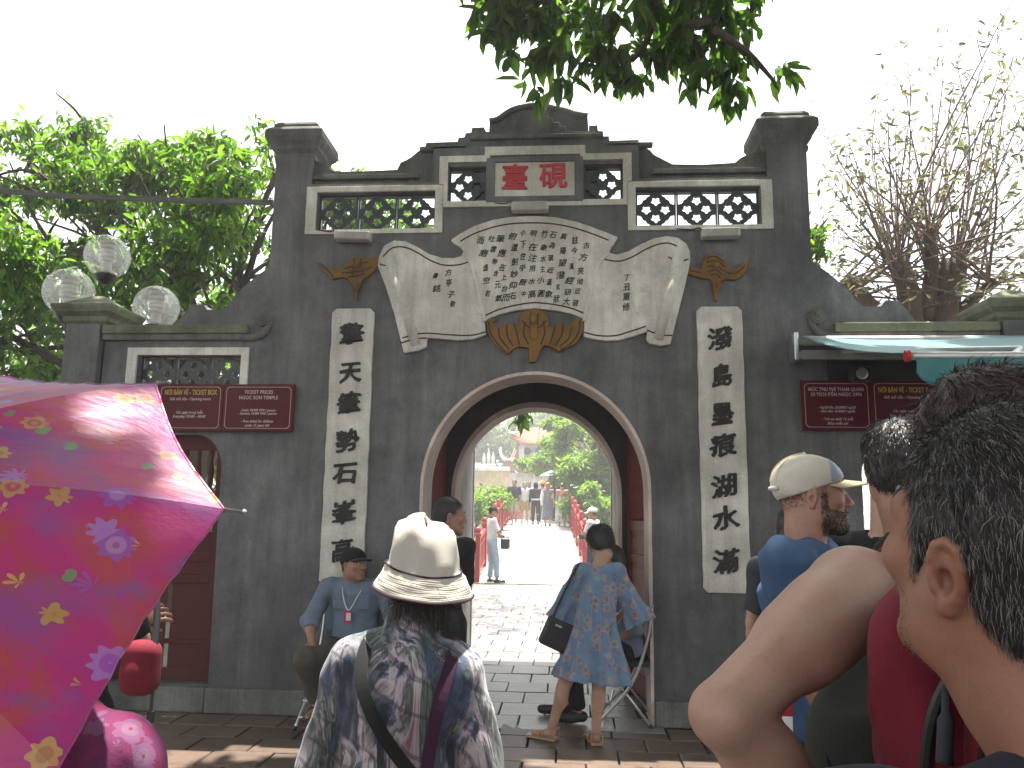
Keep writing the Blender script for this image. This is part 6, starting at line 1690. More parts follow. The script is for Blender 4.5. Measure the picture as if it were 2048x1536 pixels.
for q, e in (('L', (-.05, .0, -.13)), ('R', (.06, 0, -.13))):
    p.limb(sd, 'sh' + q, 'el' + q, .052, .062, .006, k=.03); a = J['el' + q]; sd.cone(J['sh' + q] * .3 + a * .7, a + np.array(e), .058, .105, k=.03, flat=2, fold=(.022, 5, 1.0), sq=((0, 1, 0), .6))
w0 = J['chest'] * .42 + J['pelvis'] * .58; b_ = J['pelvis'] + np.array([-.02, .0, -.40])
sd.cone(w0, b_ + np.array([0, 0, .015]), .112, .265, k=.02, flat=2, fold=(.040, 8, .6), sq=((.1, 1, 0), .70))
sd.cone(w0 + np.array([0, 0, -.16]), b_ + np.array([0, 0, -.04]), .135, .245, k=.004, op='-', fold=(.040, 8, .6), sq=((.1, 1, 0), .70))
sd.cone(J['neck'], J['neck'] + np.array([0, .03, .2]), .066, .075, k=.01, op='-')
sd.post.append(wob(3, .004, 34)); sd.post.append(lambda G: .0035 * np.sin(np.arctan2(G[..., 0] - w0[0], -(G[..., 1] - w0[1])) * 26) * np.exp(-((G[..., 2] - w0[2] + .03) / .06) ** 2))
sdf_obj('dress', sd, MATS['c_floral'], p.root, 1)
for q in 'LR':
    a, to = J['an' + q], J['to' + q]; f_ = unit((to - a) * [1, 1, 0]); rt_ = np.array([f_[1], -f_[0], 0]); m = MB(); c = (a * .45 + to * .55)
    Rr = Matrix.Rotation(math.atan2(-f_[0], f_[1]), 3, 'Z'); m.box((c[0], c[1], .010), (.078, .23, .018), Rr)
    for hh, yy in ((.075, -.035), (.045, .06), (.04, .085)):
        cc_ = np.array([a[0], a[1], 0]) + f_ * yy; m.tube(spline([tuple(cc_ + rt_ * .038 + [0, 0, .015]), tuple(cc_ + rt_ * .036 + [0, 0, hh]), tuple(cc_ - f_ * .02 * (1 if yy < 0 else 0) + [0, 0, hh + .015]), tuple(cc_ - rt_ * .036 + [0, 0, hh]), tuple(cc_ - rt_ * .038 + [0, 0, .015])], 4), .006, 6)
    m.build('sandal', MATS['leather_tan'], p.root, bevel=.003)
bl = np.array((.235, -.50, .70))
hb = empty('handbag', 'black leather handbag hanging at the hip of the woman in blue', 'handbag', tuple(bl))
sd = Sdf(.006); sd.box((0, 0, 0), (.13, .055, .10), .015, .01, '+', np.array(Euler((0, R(24), R(8))).to_matrix())); sdf_obj('bag_body', sd, MATS['leather_black'], hb, 1)
m = MB(); s0 = bl * 0 
m.tube(spline([(-.06, -.02, .12), (.02, -.045, .30), (.10, -.075, .46), (.135, -.01, .50), (.10, .06, .44), (.02, .05, .25), (.03, .02, .08)], 6), .009, 6); m.build('strap', MATS['leather_black'], hb, smooth=True)
m = MB(); m.box((-.015, -.058, .075), (.05, .008, .012), Matrix.Rotation(R(24), 3, 'Y')); m.build('clasp', MATS['chrome'], hb)

# ------------------------------------------------------------ officer on the right chair
chair((.72, .12, 0), R(84), 'folding chair under the seated officer beside the right door leaf')
p = Person('seated officer in blue grey shirt hidden behind the woman in blue', (.70, .12, 0), 84, 1.66, w=1.02, res=.011, skin='skin_tan', pelvis=W(.76, .13, .54), chest=W(.70, .13, .86), neck=W(.655, .13, 1.05), head=W(.615, .13, 1.175), shL=W(.66, -.07, .985), shR=W(.66, .33, .985),
           elL=W(.78, -.13, .70), wrL=W(.60, -.14, .62), elR=W(.66, .36, .72), wrR=W(.46, .30, .62), hpL=W(.70, .03, .51), hpR=W(.70, .23, .51), knL=W(.30, -.02, .50), knR=W(.30, .25, .50), anL=W(.36, .0, .09), anR=W(.26, .22, .09), toL=W(.20, -.02, .035), toR=W(.10, .22, .035))
p.head(-6, -14).body().hair('short').shirt('c_bluegrey', 1.35, off=.016, wr=.006).trousers('c_black', 1.95).shoes()

# ------------------------------------------------------------ photographers at the bridge foot
p = Person('man in white shirt, pale jeans and black cap leaning on the left bridge rail', (-1.43, 11.75, 0), -72, 1.66, w=.95, res=.014, skin='skin_tan', elR=(.20, .12, 1.08), wrR=(.08, .30, 1.02), elL=(-.22, .06, 1.10), wrL=(-.06, .28, .98), anR=(.10, .10, .085), toR=(.115, .25, .03), knR=(.10, .08, .49))
p.head(-8, -12).body(feat=True).hair('buzz').shirt('c_white', .75, hem=-.02).trousers('c_jeans').shoes().cap('c_black', res=.008)
cbg = empty('camera_bag', 'black camera bag held by the man leaning on the rail', 'camera bag', (-1.13, 11.68, .86)); sd = Sdf(.01); sd.box((0, 0, 0), (.10, .12, .12), .04, .02); sd.ell((0, -.02, .12), (.05, .05, .05), .02); sdf_obj('bag_body', sd, MATS['leather_black'], cbg, 1)
m = MB(); m.tube(spline([(-.02, 0, .1), (-.18, -.08, .38), (-.3, -.12, .58), (-.36, .05, .60)], 5), .018, 6); m.build('strap', MATS['leather_black'], cbg)
p = Person('man in white cap and white shirt at the right bridge rail', (.78, 11.0, 0), 66, 1.66, w=.95, res=.014, skin='skin_tan', elR=(.22, .10, 1.08), wrR=(.08, .30, 1.06), elL=(-.2, .12, 1.08), wrL=(-.05, .30, 1.04))
p.head(4, -10).body().hair('buzz').shirt('c_white', .7).trousers('c_navy').shoes().cap('c_white', res=.008)
p.strap([p.J['shL'] + np.array((.04, 0, .05)), p.J['chest'] + np.array((-.10, -.02, 0)), p.J['pelvis'] + np.array((-.1, .1, .1))], 'c_black', .04, .01, 'bag_strap', (1, 0, .2))
cam2 = empty('camera', 'black camera with strap held low by the man in the white cap', 'camera', (.56, 10.9, 1.06)); m = MB(); m.box((0, 0, 0), (.15, .09, .11)); m.lathe([(.04, 0), (.04, .1)], (0, -.04, 0), 14, Matrix.Rotation(R(90), 3, 'X')); m.build('camera_body', MATS['leather_black'], cam2, bevel=.012)

# ------------------------------------------------------------ people on the bridge
def walker(px, py, Y, yaw, label, H=1.62, w=.95, skin='skin_light', feat=False, **J):
    P_ = F(px, py, Y); return Person(label, (float(P_[0]), Y, deck_z(Y)), yaw, H, 'people on the bridge', w, .018, skin, **J)
step = dict(knL=(-.10, .09, .50), anL=(-.10, .16, .085), toL=(-.11, .31, .05), anR=(.10, -.16, .10), toR=(.11, -.02, .03))
p = walker(1028, 1050, 24.5, 172, 'man in black tee and khaki shorts walking down the bridge', 1.70, 1.05, 'skin_tan', **step); p.body().hair('short').shirt('c_tee', .8, loose=.015).trousers('c_khaki', .95, wide=.02).shoes('c_white')
p = walker(1049, 1048, 25.2, 186, 'woman in white top and yellow patterned shorts walking down the bridge', 1.62, .9, **step); p.body().hair('long', 'hair_brown').shirt('c_white', .5); mk('c_yellow', (.55, .40, .12), (.20, .13, .05), 25, .8, .1); p.trousers('c_yellow', .8, wide=.06).shoes('leather_tan')
p = walker(1071, 1048, 25.0, 4, 'woman in black hooded top with a white garment at her waist', 1.60, .92, **step); p.body().hair('hood', 'c_black').shirt('c_black', 1.9, loose=.012).trousers('c_black').shoes()
o = Sdf(.018); o.cone(p.J['pelvis'] + [0, 0, .10], p.J['pelvis'] + [0, 0, .03], .165, .18, k=.01, flat=3, sq=((0, 1, 0), .8)); sdf_obj('tied_garment', o, MATS['c_white'], p.root, 1)
p = walker(1095, 1050, 24.2, -6, 'orange haired woman in grey dress with one white sleeve on the bridge', 1.62, .95, **step); mk_hair('hair_orange', (.42, .10, .03), (.30, .07, .02)); p.body().hair('long', 'hair_orange').shirt('c_greydress', .4).skirt('c_greydress', p.J['pelvis'][2] + .1, .22, .16, .21, .015, 7).shoes()
o = Sdf(.015); o.cone(p.J['shL'], p.J['elL'] + [0, 0, -.02], .07, .075, k=.02); o.cone(p.J['elL'], p.J['wrL'], .065, .06, k=.02); sdf_obj('white_sleeve', o, MATS['c_white'], p.root, 1)
p = walker(1124, 1050, 24.4, 2, 'woman in coral pink top and long white skirt on the bridge', 1.60, .92, **step); p.body().hair('bun').shirt('c_pink', .5, hem=.03).skirt('c_white', p.J['pelvis'][2] + .12, .16, .16, .25, .02, 8).shoes('leather_tan')
p = walker(1112, 1030, 28.0, 5, 'man in navy shirt carrying the pale blue umbrella on the bridge', 1.68, 1.0, 'skin_tan', elR=(.24, .10, 1.12), wrR=(.14, .25, 1.25)); p.body().hair('short').shirt('c_navy', .7).trousers('c_navy').shoes()
ub = F(1107, 950, 27.9); um = empty('umbrella', 'pale blue and white umbrella open above the crowd on the bridge', 'umbrella', (float(ub[0]), 27.9, float(ub[2]) - .1))
mk('umb_white', (.72, .75, .80), (.62, .67, .76), 6, .5, .1); mk('umb_blue', (.30, .42, .66), (.26, .37, .6), 6, .5, .1)
for k in range(8):
    m = MB(); V = []; Fq = []
    for j in range(7):
        for i in range(5):
            a = R(k * 45 + 45 * i / 4); r_ = .58 * j / 6 * (1 - .05 * math.sin(math.pi * i / 4) * j / 6); V.append((r_ * math.cos(a), r_ * math.sin(a), .30 - .25 * (j / 6) ** 1.8))
    for j in range(6):
        for i in range(4): a = j * 5 + i; Fq.append((a, a + 5, a + 6, a + 1))
    m.add(V, Fq); m.build('canopy_panel', MATS['umb_blue' if k in (6, 7, 0) else 'umb_white'], um, smooth=True)
m = MB(); m.tube([(0, 0, .36), (0, 0, -.55)], .008, 6); m.build('shaft', MATS['black_metal'], um)
for k in range(8): m = MB(); a = R(45 * k); m.tube([(0, 0, .29), (.3 * math.cos(a), .3 * math.sin(a), .21), (.58 * math.cos(a), .58 * math.sin(a), .045)], .005, 4); m.build('rib', MATS['black_metal'], um)
p = walker(1085, 1036, 27.0, 8, 'person in pale shirt wearing a straw conical hat on the bridge', 1.62, .95, **step); p.body().hair('short').shirt('c_white', .9).trousers('c_greydress').shoes()
ch = empty('conical_hat', 'straw conical hat among the crowd on the bridge', 'hat', tuple(p.loc + p.hp(0, -.02, .06))); mk('straw', (.50, .36, .20), (.40, .28, .15), 30, .7, .3); m = MB(); m.lathe([(.24, -.02), (.235, -.01), (.12, .10), (.01, .19)], n=24); m.build('cone', MATS['straw'], ch, smooth=True); m = MB()
for z_ in np.linspace(.0, .17, 8): m.lathe([(.232 * (1 - z_ / .19) + .008, z_ - .004), (.232 * (1 - z_ / .19) + .010, z_), (.232 * (1 - z_ / .19) + .002, z_ + .004)], n=24)
m.build('hoop', MATS['straw'], ch)
p = walker(1058, 1030, 29, 175, 'dark haired man in pale green shirt farther along the bridge', 1.66, 1.0, 'skin_tan', **step); cloth('c_mint', (.35, .50, .48)); p.body().hair('short').shirt('c_mint', .7).trousers('c_khaki').shoes()
# ------------------------------------------------------------ pink umbrella and the woman beneath it
UA = np.array([-.685, -5.3816, 1.562]); _th, _ph, _sp = .757, -.0377, .2895
UN = np.array([math.cos(_th) * math.sin(_ph), -math.cos(_th) * math.cos(_ph), math.sin(_th)])
_a = unit(np.cross([0, 0, 1.0], UN)); _b = np.cross(UN, _a)
UE1 = _a * math.cos(_sp) + _b * math.sin(_sp); UE2 = -_a * math.sin(_sp) + _b * math.cos(_sp)
def upt(ang, t, lift=0.0, dt=None): return (UE1 * math.cos(ang) + UE2 * math.sin(ang)) * .5 * t - UN * (.17 * (dt or t) ** 1.7 - lift)
m, t, b = NT('c_umbrella'); MATS['c_umbrella'] = m
v = coords(t); vs = coords(t, (1.2, 5, 5), rot=(0, .3, .2))
n1 = noise(t, vs, 1.5, 4, .55, .8); n2 = noise(t, coords(t, (1.5, 4, 4), rot=(.2, -.2, 0)), 2.3, 3, .5, .5)
col = ramp(t, n1, [(.28, (.26, .05, .24)), (.40, (.42, .030, .19)), (.49, (.46, .035, .16)), (.54, (.42, .06, .075)), (.60, (.46, .03, .19)), (.72, (.19, .07, .25))]).outputs[0]
col = mixc(t, math_(t, 'MULTIPLY', ramp(t, n2, [(.52, (0, 0, 0)), (.66, (1, 1, 1))]).outputs[0], .75), col, (.20, .085, .27))
col = flower_layer(t, v, col, 20.0, 2, (.10, .32, .12), (.12, .36, .14), (.10, .28, .10), .22, .30, 4.4)
col = flower_layer(t, v, col, 18.0, 6, (.48, .32, .06), (.46, .10, .12), (.46, .32, .07), .30, .42, 7.7, alt=((.58, .40, .10), (.45, .26, .06), (.30, .10, .08)))
col = flower_layer(t, v, col, 15.0, 9, (.26, .10, .42), (.40, .24, .52), (.30, .10, .36), .34, .40, 1.9, alt=((.36, .20, .55), (.28, .10, .46), (.46, .38, .62)))
t.links.new(col, b.inputs['Base Color']); b.inputs['Roughness'].default_value = .40; b.inputs['Specular IOR Level'].default_value = .5; b.inputs['Anisotropic'].default_value = .5; b.inputs['Sheen Weight'].default_value = .2
bump(t, b, math_(t, 'ADD', noise(t, coords(t, (1.5, 22, 22), rot=(0, .3, .2)), 3.5, 4, .6), math_(t, 'MULTIPLY', noise(t, v, 600, 2), .08)), .30, .005)
tr = t.nodes.new('ShaderNodeBsdfTranslucent'); t.links.new(col, tr.inputs[0]); mx = t.nodes.new('ShaderNodeMixShader'); mx.inputs[0].default_value = .28
t.links.new(b.outputs[0], mx.inputs[1]); t.links.new(tr.outputs[0], mx.inputs[2]); t.links.new(mx.outputs[0], t.nodes['Material Output'].inputs[0])
um = empty('umbrella', 'large pink and orange satin umbrella printed with purple and yellow flowers', 'umbrella', tuple(UA))
for k in range(8):
    V = []; Fq = []; nj, ni = 22, 18
    for j in range(nj + 1):
        tt = j / nj
        for i in range(ni + 1):
            u = i / ni; a = math.pi / 4 * (k + u); s4 = math.sin(math.pi * u)
            flat_ = 1 - (1 - math.cos(math.pi / 8) / math.cos(math.pi / 4 * (u - .5))) * 1.0     # panel is stretched between ribs
            q = upt(a, tt * flat_ * (1 - .03 * s4 * tt ** 3), -.010 * s4 * tt * (1.2 - tt) + .0022 * math.sin(u * 40 + k) * tt ** 2 * (.3 + s4), tt)
            V.append(tuple(q))
    for j in range(nj):
        for i in range(ni): a = j * (ni + 1) + i; Fq.append((a, a + ni + 1, a + ni + 2, a + 1))
    m = MB(); m.add(V, Fq); pn = m.build('canopy_panel', MATS['c_umbrella'], um, smooth=True)
    hm = MB(); hm.tube(V[-(ni + 1):], .0022, 5); hm.build('hem', MATS['c_umbrella'], pn)
    a = math.pi / 4 * k
    m = MB(); m.tube([tuple(upt(a, x, -.006)) for x in np.linspace(.05, 1.0, 12)], .0028, 6); rb_ = m.build('rib', MATS['chrome'], um)
    m = MB(); m.tube([tuple(upt(a, 1.0, .0)), tuple(upt(a, 1.045, .002))], [.0028, .0022], 6); m.sphere(tuple(upt(a, 1.05, .002)), .0042, 8, 6); m.build('rib_tip', MATS['chrome'], rb_)
    m = MB(); m.tube([tuple(upt(a, .52, -.008)), tuple(-UN * .30)], .0022, 5); m.build('strut', MATS['chrome'], rb_)
m = MB(); m.tube([tuple(UN * .05), tuple(-UN * .66)], .006, 10); m.build('shaft', MATS['chrome'], um, smooth=True)
m = MB(); m.tube([tuple(-UN * .66), tuple(-UN * .70), tuple(-UN * .80)], [.010, .013, .012], 10); m.build('handle', MATS['leather_black'], um, smooth=True)
sh_ = F(222, 1448, -5.10); hx_ = float(sh_[0]) - .165; hz_ = float(sh_[2]); hand_ = UA - UN * .73
p = Person('woman in pink floral blouse holding the pink umbrella over herself', (hx_, -5.08, 0), 6, 1.52, w=1.05, res=.010, skin='skin_light', pelvis=W(hx_ - .01, -5.06, .82), chest=W(hx_, -5.07, 1.10), neck=W(hx_, -5.06, 1.305), head=W(hx_, -5.01, 1.435), shL=W(hx_ - .17, -5.08, 1.235), shR=W(hx_ + .165, -5.08, hz_ - .07),
           elR=W(hx_ + .20, -5.04, .98), wrR=('w',) + tuple(hand_ + np.array((.03, -.01, -.06))), elL=W(hx_ - .22, -5.05, .96), wrL=W(hx_ - .12, -4.86, .90))
p.head(0, 0, 0, scale=.93).body(feat=True, hand_kw=dict(R=dict(d=(-.2, .6, .6), palm=(-.9, .2, -.2), curl=.9, side=-1))); p.hair('bob').shirt('c_pinkfloral', 1.1, off=.02, wr=.006).trousers('c_black').shoes()

# ------------------------------------------------------------ person with the red bag by the side door
q = F(262, 1385, -3.65); bx_ = float(q[0]) - .25; hd = F(322, 1222, -3.35)
p = Person('person in black with red shoulder bag half hidden behind the pink umbrella', (bx_, -3.62, 0), -10, 1.60, w=.95, res=.010, skin='skin_tan', elR=W(bx_ + .20, -3.52, 1.07), wrR=W(float(hd[0]) - .075, -3.40, float(hd[2]) - .03))
p.head(10).body(hand_kw=dict(R=dict(d=(.9, .3, .35), palm=(-.2, .8, -.4), curl=.75, side=-1))); p.hair('short').shirt('c_black', .8).trousers('c_black', wide=.03).shoes()
q = F(282, 1335, -3.72)
rb_ = empty('shoulder_bag', 'dark red shoulder bag hanging beside the side door behind the umbrella', 'bag', (float(q[0]), -3.72, float(q[2])))
sd = Sdf(.007); sd.box((0, 0, 0), (.058, .05, .085), .04, .02); sd.ell((0, -.03, -.02), (.045, .035, .05), .02); sdf_obj('bag_body', sd, MATS['c_redbag'], rb_, 1)
m = MB(); m.tube(spline([(.04, 0, .06), (.0, .06, .22), (-.10, .10, .38), (-.16, .02, .40)], 5), .011, 6); m.build('strap', MATS['leather_black'], rb_); m = MB(); m.tube([(.05, -.01, -.06), (.055, -.02, -.13)], .005, 6); m.box((.055, -.02, -.145), (.02, .012, .035)); m.build('buckle', MATS['black_metal'], rb_)

# ------------------------------------------------------------ man in the trucker cap
p = Person('bearded young man in blue tee and pale trucker cap, in profile', (1.08, -3.70, 0), -52, 1.78, w=1.05, res=.0075, skin='skin_cap', head=W(1.065, -3.685, 1.612), neck=W(1.035, -3.70, 1.445), chest=W(1.04, -3.70, 1.27), pelvis=W(1.07, -3.70, .98), shL=W(1.115, -3.53, 1.405), shR=W(.945, -3.85, 1.40), elR=W(.945, -3.84, 1.12), wrR=W(1.12, -3.74, 1.02), elL=W(1.16, -3.45, 1.12), wrL=W(1.28, -3.60, .95))
p.head(-95, 3, 0, world=True, scale=1.0).body(hres=.0034, fat=.001).shirt('c_blue', .85, off=.016, wr=.010, loose=.006).trousers('c_navy').shoes()
eyes(p.root, p.J['head'], p.hrot, p.hs)
V_, N_ = mesh_vn(p.bodyo); L_ = ((V_ - p.J['head']) @ p.hrot) / p.hs
jaw = ((L_[:, 1] > .006) & (L_[:, 2] < -.030 - .32 * np.clip(L_[:, 1] - .01, 0, .06)) & (L_[:, 2] > -.122)) | ((np.abs(L_[:, 0]) > .045) & (L_[:, 1] > .006) & (L_[:, 1] < .030) & (L_[:, 2] < .010) & (L_[:, 2] > -.09)) | ((L_[:, 1] > .080) & (L_[:, 2] < -.044) & (L_[:, 2] > -.055) & (np.abs(L_[:, 0]) < .028))
jaw &= ~((np.abs(L_[:, 0]) < .022) & (L_[:, 2] > -.076) & (L_[:, 2] < -.055))
jaw &= np.linalg.norm(L_, axis=1) < .16
if jaw.sum() > 10: strands('beard', p.root, V_[jaw], N_[jaw], 9000, .0065, lambda P: np.tile([[.3, 0, -1.0]], (len(P), 1)), [MATS['hair_brown'], MATS['strand_dark']], 4, .45, .00055, .4, .5)
fade = (L_[:, 1] < .028) & (L_[:, 2] > -.045 - .25 * np.clip(-L_[:, 1], 0, .1)) & (L_[:, 2] < .07) & (np.linalg.norm(L_, axis=1) < .13) & ~((np.abs(L_[:, 0]) > .066) & (L_[:, 1] > -.045) & (L_[:, 1] < .012) & (L_[:, 2] < .030)) & (np.random.default_rng(1).random(len(V_)) < np.clip((L_[:, 2] + .045) / .05, 0, 1))
strands('hair', p.root, V_[fade], N_[fade], 14000, .0035, lambda P: np.tile([[0, 0, -1.0]], (len(P), 1)), [MATS['hair_brown'], MATS['strand_dark']], 5, .35, .0005, .3, .4)
p.cap('c_cap', 'c_brim', name='trucker_cap', res=.0045)
sd = Sdf(.0045); sd.ell(p.hp(0, -.014, .042), np.array((.0905, .1145, .0935)) * p.hs, k=.005, rot=p.hrot); sd.half(p.hp(0, .034, .0), p.hrot @ np.array((0, -1, .12))); sd.half(p.hp(0, .06, .042), p.hrot @ np.array((0, .30, -1.0))); sd.ell(p.hp(0, -.014, .036), np.array((.082, .104, .084)) * p.hs, k=.003, op='-', rot=p.hrot)
sdf_obj('front_panel', sd, MATS['c_capblue'], p.capo, 1)
m = MB(); m.tube([tuple(p.hp(.0905 * math.sin(a), -.014 - .1135 * math.cos(a), .030)) for a in np.linspace(-.55, .55, 12)], .0065, 6); m.build('back_strap', MATS['c_white'], p.capo, smooth=True)
for x in (-.045, 0, .045):
    m = MB(); m.tube([tuple(p.hp(x * (1 - .6 * s_) , -.014 - .1135 * math.cos(s_ * 1.5) * (1 - .12 * (x / .045) ** 2), .044 + .0935 * math.sin(s_ * 1.5))) for s_ in np.linspace(.05, 1, 10)], .0012, 4); m.build('seam', MATS['c_brim'], p.capo)
q = F(1552, 1400, -3.75)
pb = empty('paper_bag', 'white and red printed carrier bag held beside the man in the blue tee', 'bag', (float(q[0]) - .055, -3.95, float(q[2]) - .03)); m = MB(); m.box((0, 0, 0), (.09, .05, .17)); m.build('bag_body', MATS['c_white'], pb, bevel=.006); m = MB(); m.box((0, 0, .06), (.0915, .0515, .05)); m.build('red_band', MATS['c_red'], pb, bevel=.003); m = MB(); m.tube(spline([(-.04, 0, .1), (-.02, 0, .17), (.02, 0, .17), (.04, 0, .1)], 5), .004, 6); m.build('handle', MATS['c_white'], pb)
# people partly hidden between them
q = F(1572, 1052, -2.2); p = Person('dark haired woman beside the wall, mostly hidden behind the trucker cap man', (float(q[0]) + .035, -2.2, 0), -30, 1.58, w=.7, res=.012, skin='skin_light'); p.body().hair('long').shirt('c_darkgrey', .8).trousers('c_navy').shoes()
q = F(1800, 940, -3.95)
p = Person('man with short black hair and dark grey shirt seen from behind', (float(q[0]), -3.95, 0), -22, 1.76, w=1.0, res=.010, skin='skin_tan', head=W(float(q[0]), -3.95, float(q[2]) + .0), neck=W(float(q[0]), -3.98, 1.50), shL=W(float(q[0]) - .17, -4.03, 1.375), shR=W(float(q[0]) + .17, -3.92, 1.375), chest=W(float(q[0]), -3.98, 1.26)); p.head(0, -3).body().hair('short', 'hair_black', .005, wob(2, .002, 140)).shirt('c_darkgrey', .85).trousers('c_navy').shoes()
V_, N_ = mesh_vn(p.hairo); strands('hair_strand', p.root, V_, N_, 5200, .022, lambda P: np.tile([[0, -.3, -1.0]], (len(P), 1)), [MATS['hair_black'], MATS['strand_dark']], 8, .55, .0009, .4, .4)
q = F(1765, 900, -3.0); p = Person('woman in black cap and pink glasses behind the dark haired man', (float(q[0]), -3.0, 0), -40, 1.76, w=.9, res=.012, skin='skin_light', head=W(float(q[0]) + .02, -3.0, float(q[2]) - .03)); p.body().hair('bun').shirt('c_black', .7).trousers('c_black').shoes().cap('c_black', res=.008)
m = MB(); m.tube([tuple(p.hp(-.086, -.01, .006)), tuple(p.hp(-.080, .07, .008)), tuple(p.hp(-.06, .098, .008)), tuple(p.hp(.06, .098, .008)), tuple(p.hp(.080, .07, .008)), tuple(p.hp(.086, -.01, .006))], .004, 6); m.build('glasses', MATS['glasses_pink'], p.root)

# ------------------------------------------------------------ bare armed man with the red backpack
p = Person('tall man in dark olive tank top, bare arm akimbo, seen from behind', (.86, -5.15, 0), -14, 1.80, w=.98, res=.0065, skin='skin_fair', head=W(.885, -5.14, 1.615), neck=W(.868, -5.165, 1.47), chest=W(.862, -5.17, 1.31), pelvis=W(.86, -5.13, .99), shL=W(.665, -5.215, 1.452), shR=W(1.06, -5.11, 1.455),
           elL=W(.462, -5.385, 1.338), wrL=W(.640, -5.25, 1.14), elR=W(1.17, -5.16, 1.16), wrR=W(1.15, -4.98, .98))
p.head(-20, 2, 0, world=True, scale=1.02).body(feat=False, hres=.004, legs=True, hand_kw=dict(L=dict(d=(.55, .35, -.45), palm=(.6, .2, .5), curl=.5, side=1)))
p.hair('short', 'hair_brown', .005, wob(3, .004, 100))
V_, N_ = mesh_vn(p.hairo); strands('hair_strand', p.root, V_, N_, 9000, .026, lambda P: np.stack([.4 + 0 * P[:, 0], -.2 + 0 * P[:, 0], -.8 + 0 * P[:, 0]], 1), [MATS['hair_brown'], MATS['strand_dark']], 11, .35, .00075, .45, .4)
J = p.J; sd = Sdf(.008); p.torso(sd, .030); sd.ell(J['shL'] + np.array([.055, .06, -.27]), (.115, .12, .17), k=.05); up_ = unit(J['chest'] - J['pelvis'])
for s_ in ('shL', 'shR'): sd.ell(J[s_] + (J[s_] - J['chest']) * .18 + np.array([0, 0, -.05]), (.125, .17, .135), k=.01, op='-')
sd.cone(J['neck'] - up_ * .05, J['neck'] + up_ * .2, .11, .11, k=.01, op='-'); sd.half(J['pelvis'] - up_ * .12, -up_); sd.post.append(wob(4, .006, 22)); sdf_obj('tank_top', sd, MATS['c_darkolive'], p.root, 1)
p.trousers('c_navy').shoes()
q = F(1690, 1285, -5.12)
m = MB(); m.sphere(tuple(np.array(q) - p.loc + np.array([.045, .07, 0])), .045, 14, 10, (.9, .5, .8)); m.build('orange_lining', MATS['orange_cloth'], p.root, smooth=True)
pk = empty('backpack', 'dark red backpack with black zip pulls on the bare armed man', 'backpack', (.775, -5.40, 1.235))
Rb = np.array(Euler((R(6), 0, R(-16))).to_matrix()); B3 = lambda *a: Rb @ np.array(a, float)
def pack_part(name, boxes, mat, dispa=.005, res=.005):
    sd = Sdf(res)
    for c, r_, rd, k_ in boxes: sd.box(B3(*c), r_, rd, k_, '+', Rb)
    sd.post.append(wob(len(name), dispa, 26)); sd.post.append(wob(len(name) + 3, dispa * .4, 70)); return sdf_obj(name, sd, MATS[mat], pk, 1)
pack_part('main_compartment', [((0, .02, 0), (.155, .085, .255), .07, .02), ((0, -.02, -.05), (.135, .075, .185), .05, .03)], 'c_redbag')
pack_part('front_pocket', [((.020, -.108, .0), (.098, .036, .165), .030, .01)], 'c_redbag')
pack_part('side_pocket', [((-.150, .0, -.13), (.018, .055, .10), .016, .01)], 'c_redbag')
pack_part('mesh_pocket', [((-.035, -.135, .02), (.045, .028, .05), .024, .01)], 'c_darkgrey')
m = MB()
m.tube(spline([tuple(B3(-.122, -.080, -.2)), tuple(B3(-.120, -.088, -.05)), tuple(B3(-.114, -.088, .08)), tuple(B3(-.094, -.084, .16)), tuple(B3(-.04, -.078, .215)), tuple(B3(.06, -.076, .21)), tuple(B3(.12, -.08, .1)), tuple(B3(.125, -.088, -.1))], 6), .006, 8); m.build('zip', MATS['black_metal'], pk)
m = MB(); m.tube(spline([tuple(B3(-.074, -.122, -.22)), tuple(B3(-.076, -.128, -.05)), tuple(B3(-.074, -.128, .08)), tuple(B3(-.062, -.126, .135)), tuple(B3(-.02, -.122, .158)), tuple(B3(.08, -.122, .158))], 6), .005, 8); m.build('piping', MATS['c_plum'], pk)
for (x, z) in ((-.092, .165), (-.110, .085)):
    m = MB(); m.tube(spline([tuple(B3(x, -.092, z)), tuple(B3(x - .004, -.110, z - .025)), tuple(B3(x - .008, -.116, z - .062))], 5), [.004] * 5 + [.0075] * 6, 8); m.build('zip_pull', MATS['c_darkgrey'], pk, smooth=True)
m = MB(); m.lathe([(.012, 0), (.016, .004), (.012, .008)], tuple(B3(.075, -.155, .045)), 14, Matrix.Rotation(R(90), 3, 'X')); m.sphere(tuple(B3(.075, -.157, .018)), .013, 10, 8, (1, .5, 1)); m.build('charm', MATS['chrome'], pk, smooth=True)
m = MB(); V = []
def ribbon(pts, wd, th, name, mat, parent, ref):
    q = spline([tuple(x) for x in pts], 7); V = []; n = len(q); rf = np.array(ref, float); m = MB()
    for i in range(n):
        t_ = unit(np.array(q[min(i + 1, n - 1)]) - np.array(q[max(i - 1, 0)])); sdv = unit(np.cross(t_, rf)) * wd / 2; nn_ = unit(np.cross(sdv, t_)) * th / 2; c = np.array(q[i]); V += [c + sdv + nn_, c - sdv + nn_, c - sdv - nn_, c + sdv - nn_]
    Fq = [(0, 1, 2, 3)] + [(i * 4 + a, i * 4 + (a + 1) % 4, i * 4 + 4 + (a + 1) % 4, i * 4 + 4 + a) for i in range(n - 1) for a in range(4)] + [(n * 4 - 1, n * 4 - 2, n * 4 - 3, n * 4 - 4)]
    m.add(V, Fq); return m.build(name, MATS[mat], parent, bevel=min(th * .35, .004))
pw = lambda x, y, z: np.array((x, y, z)) - np.array((.775, -5.40, 1.235))
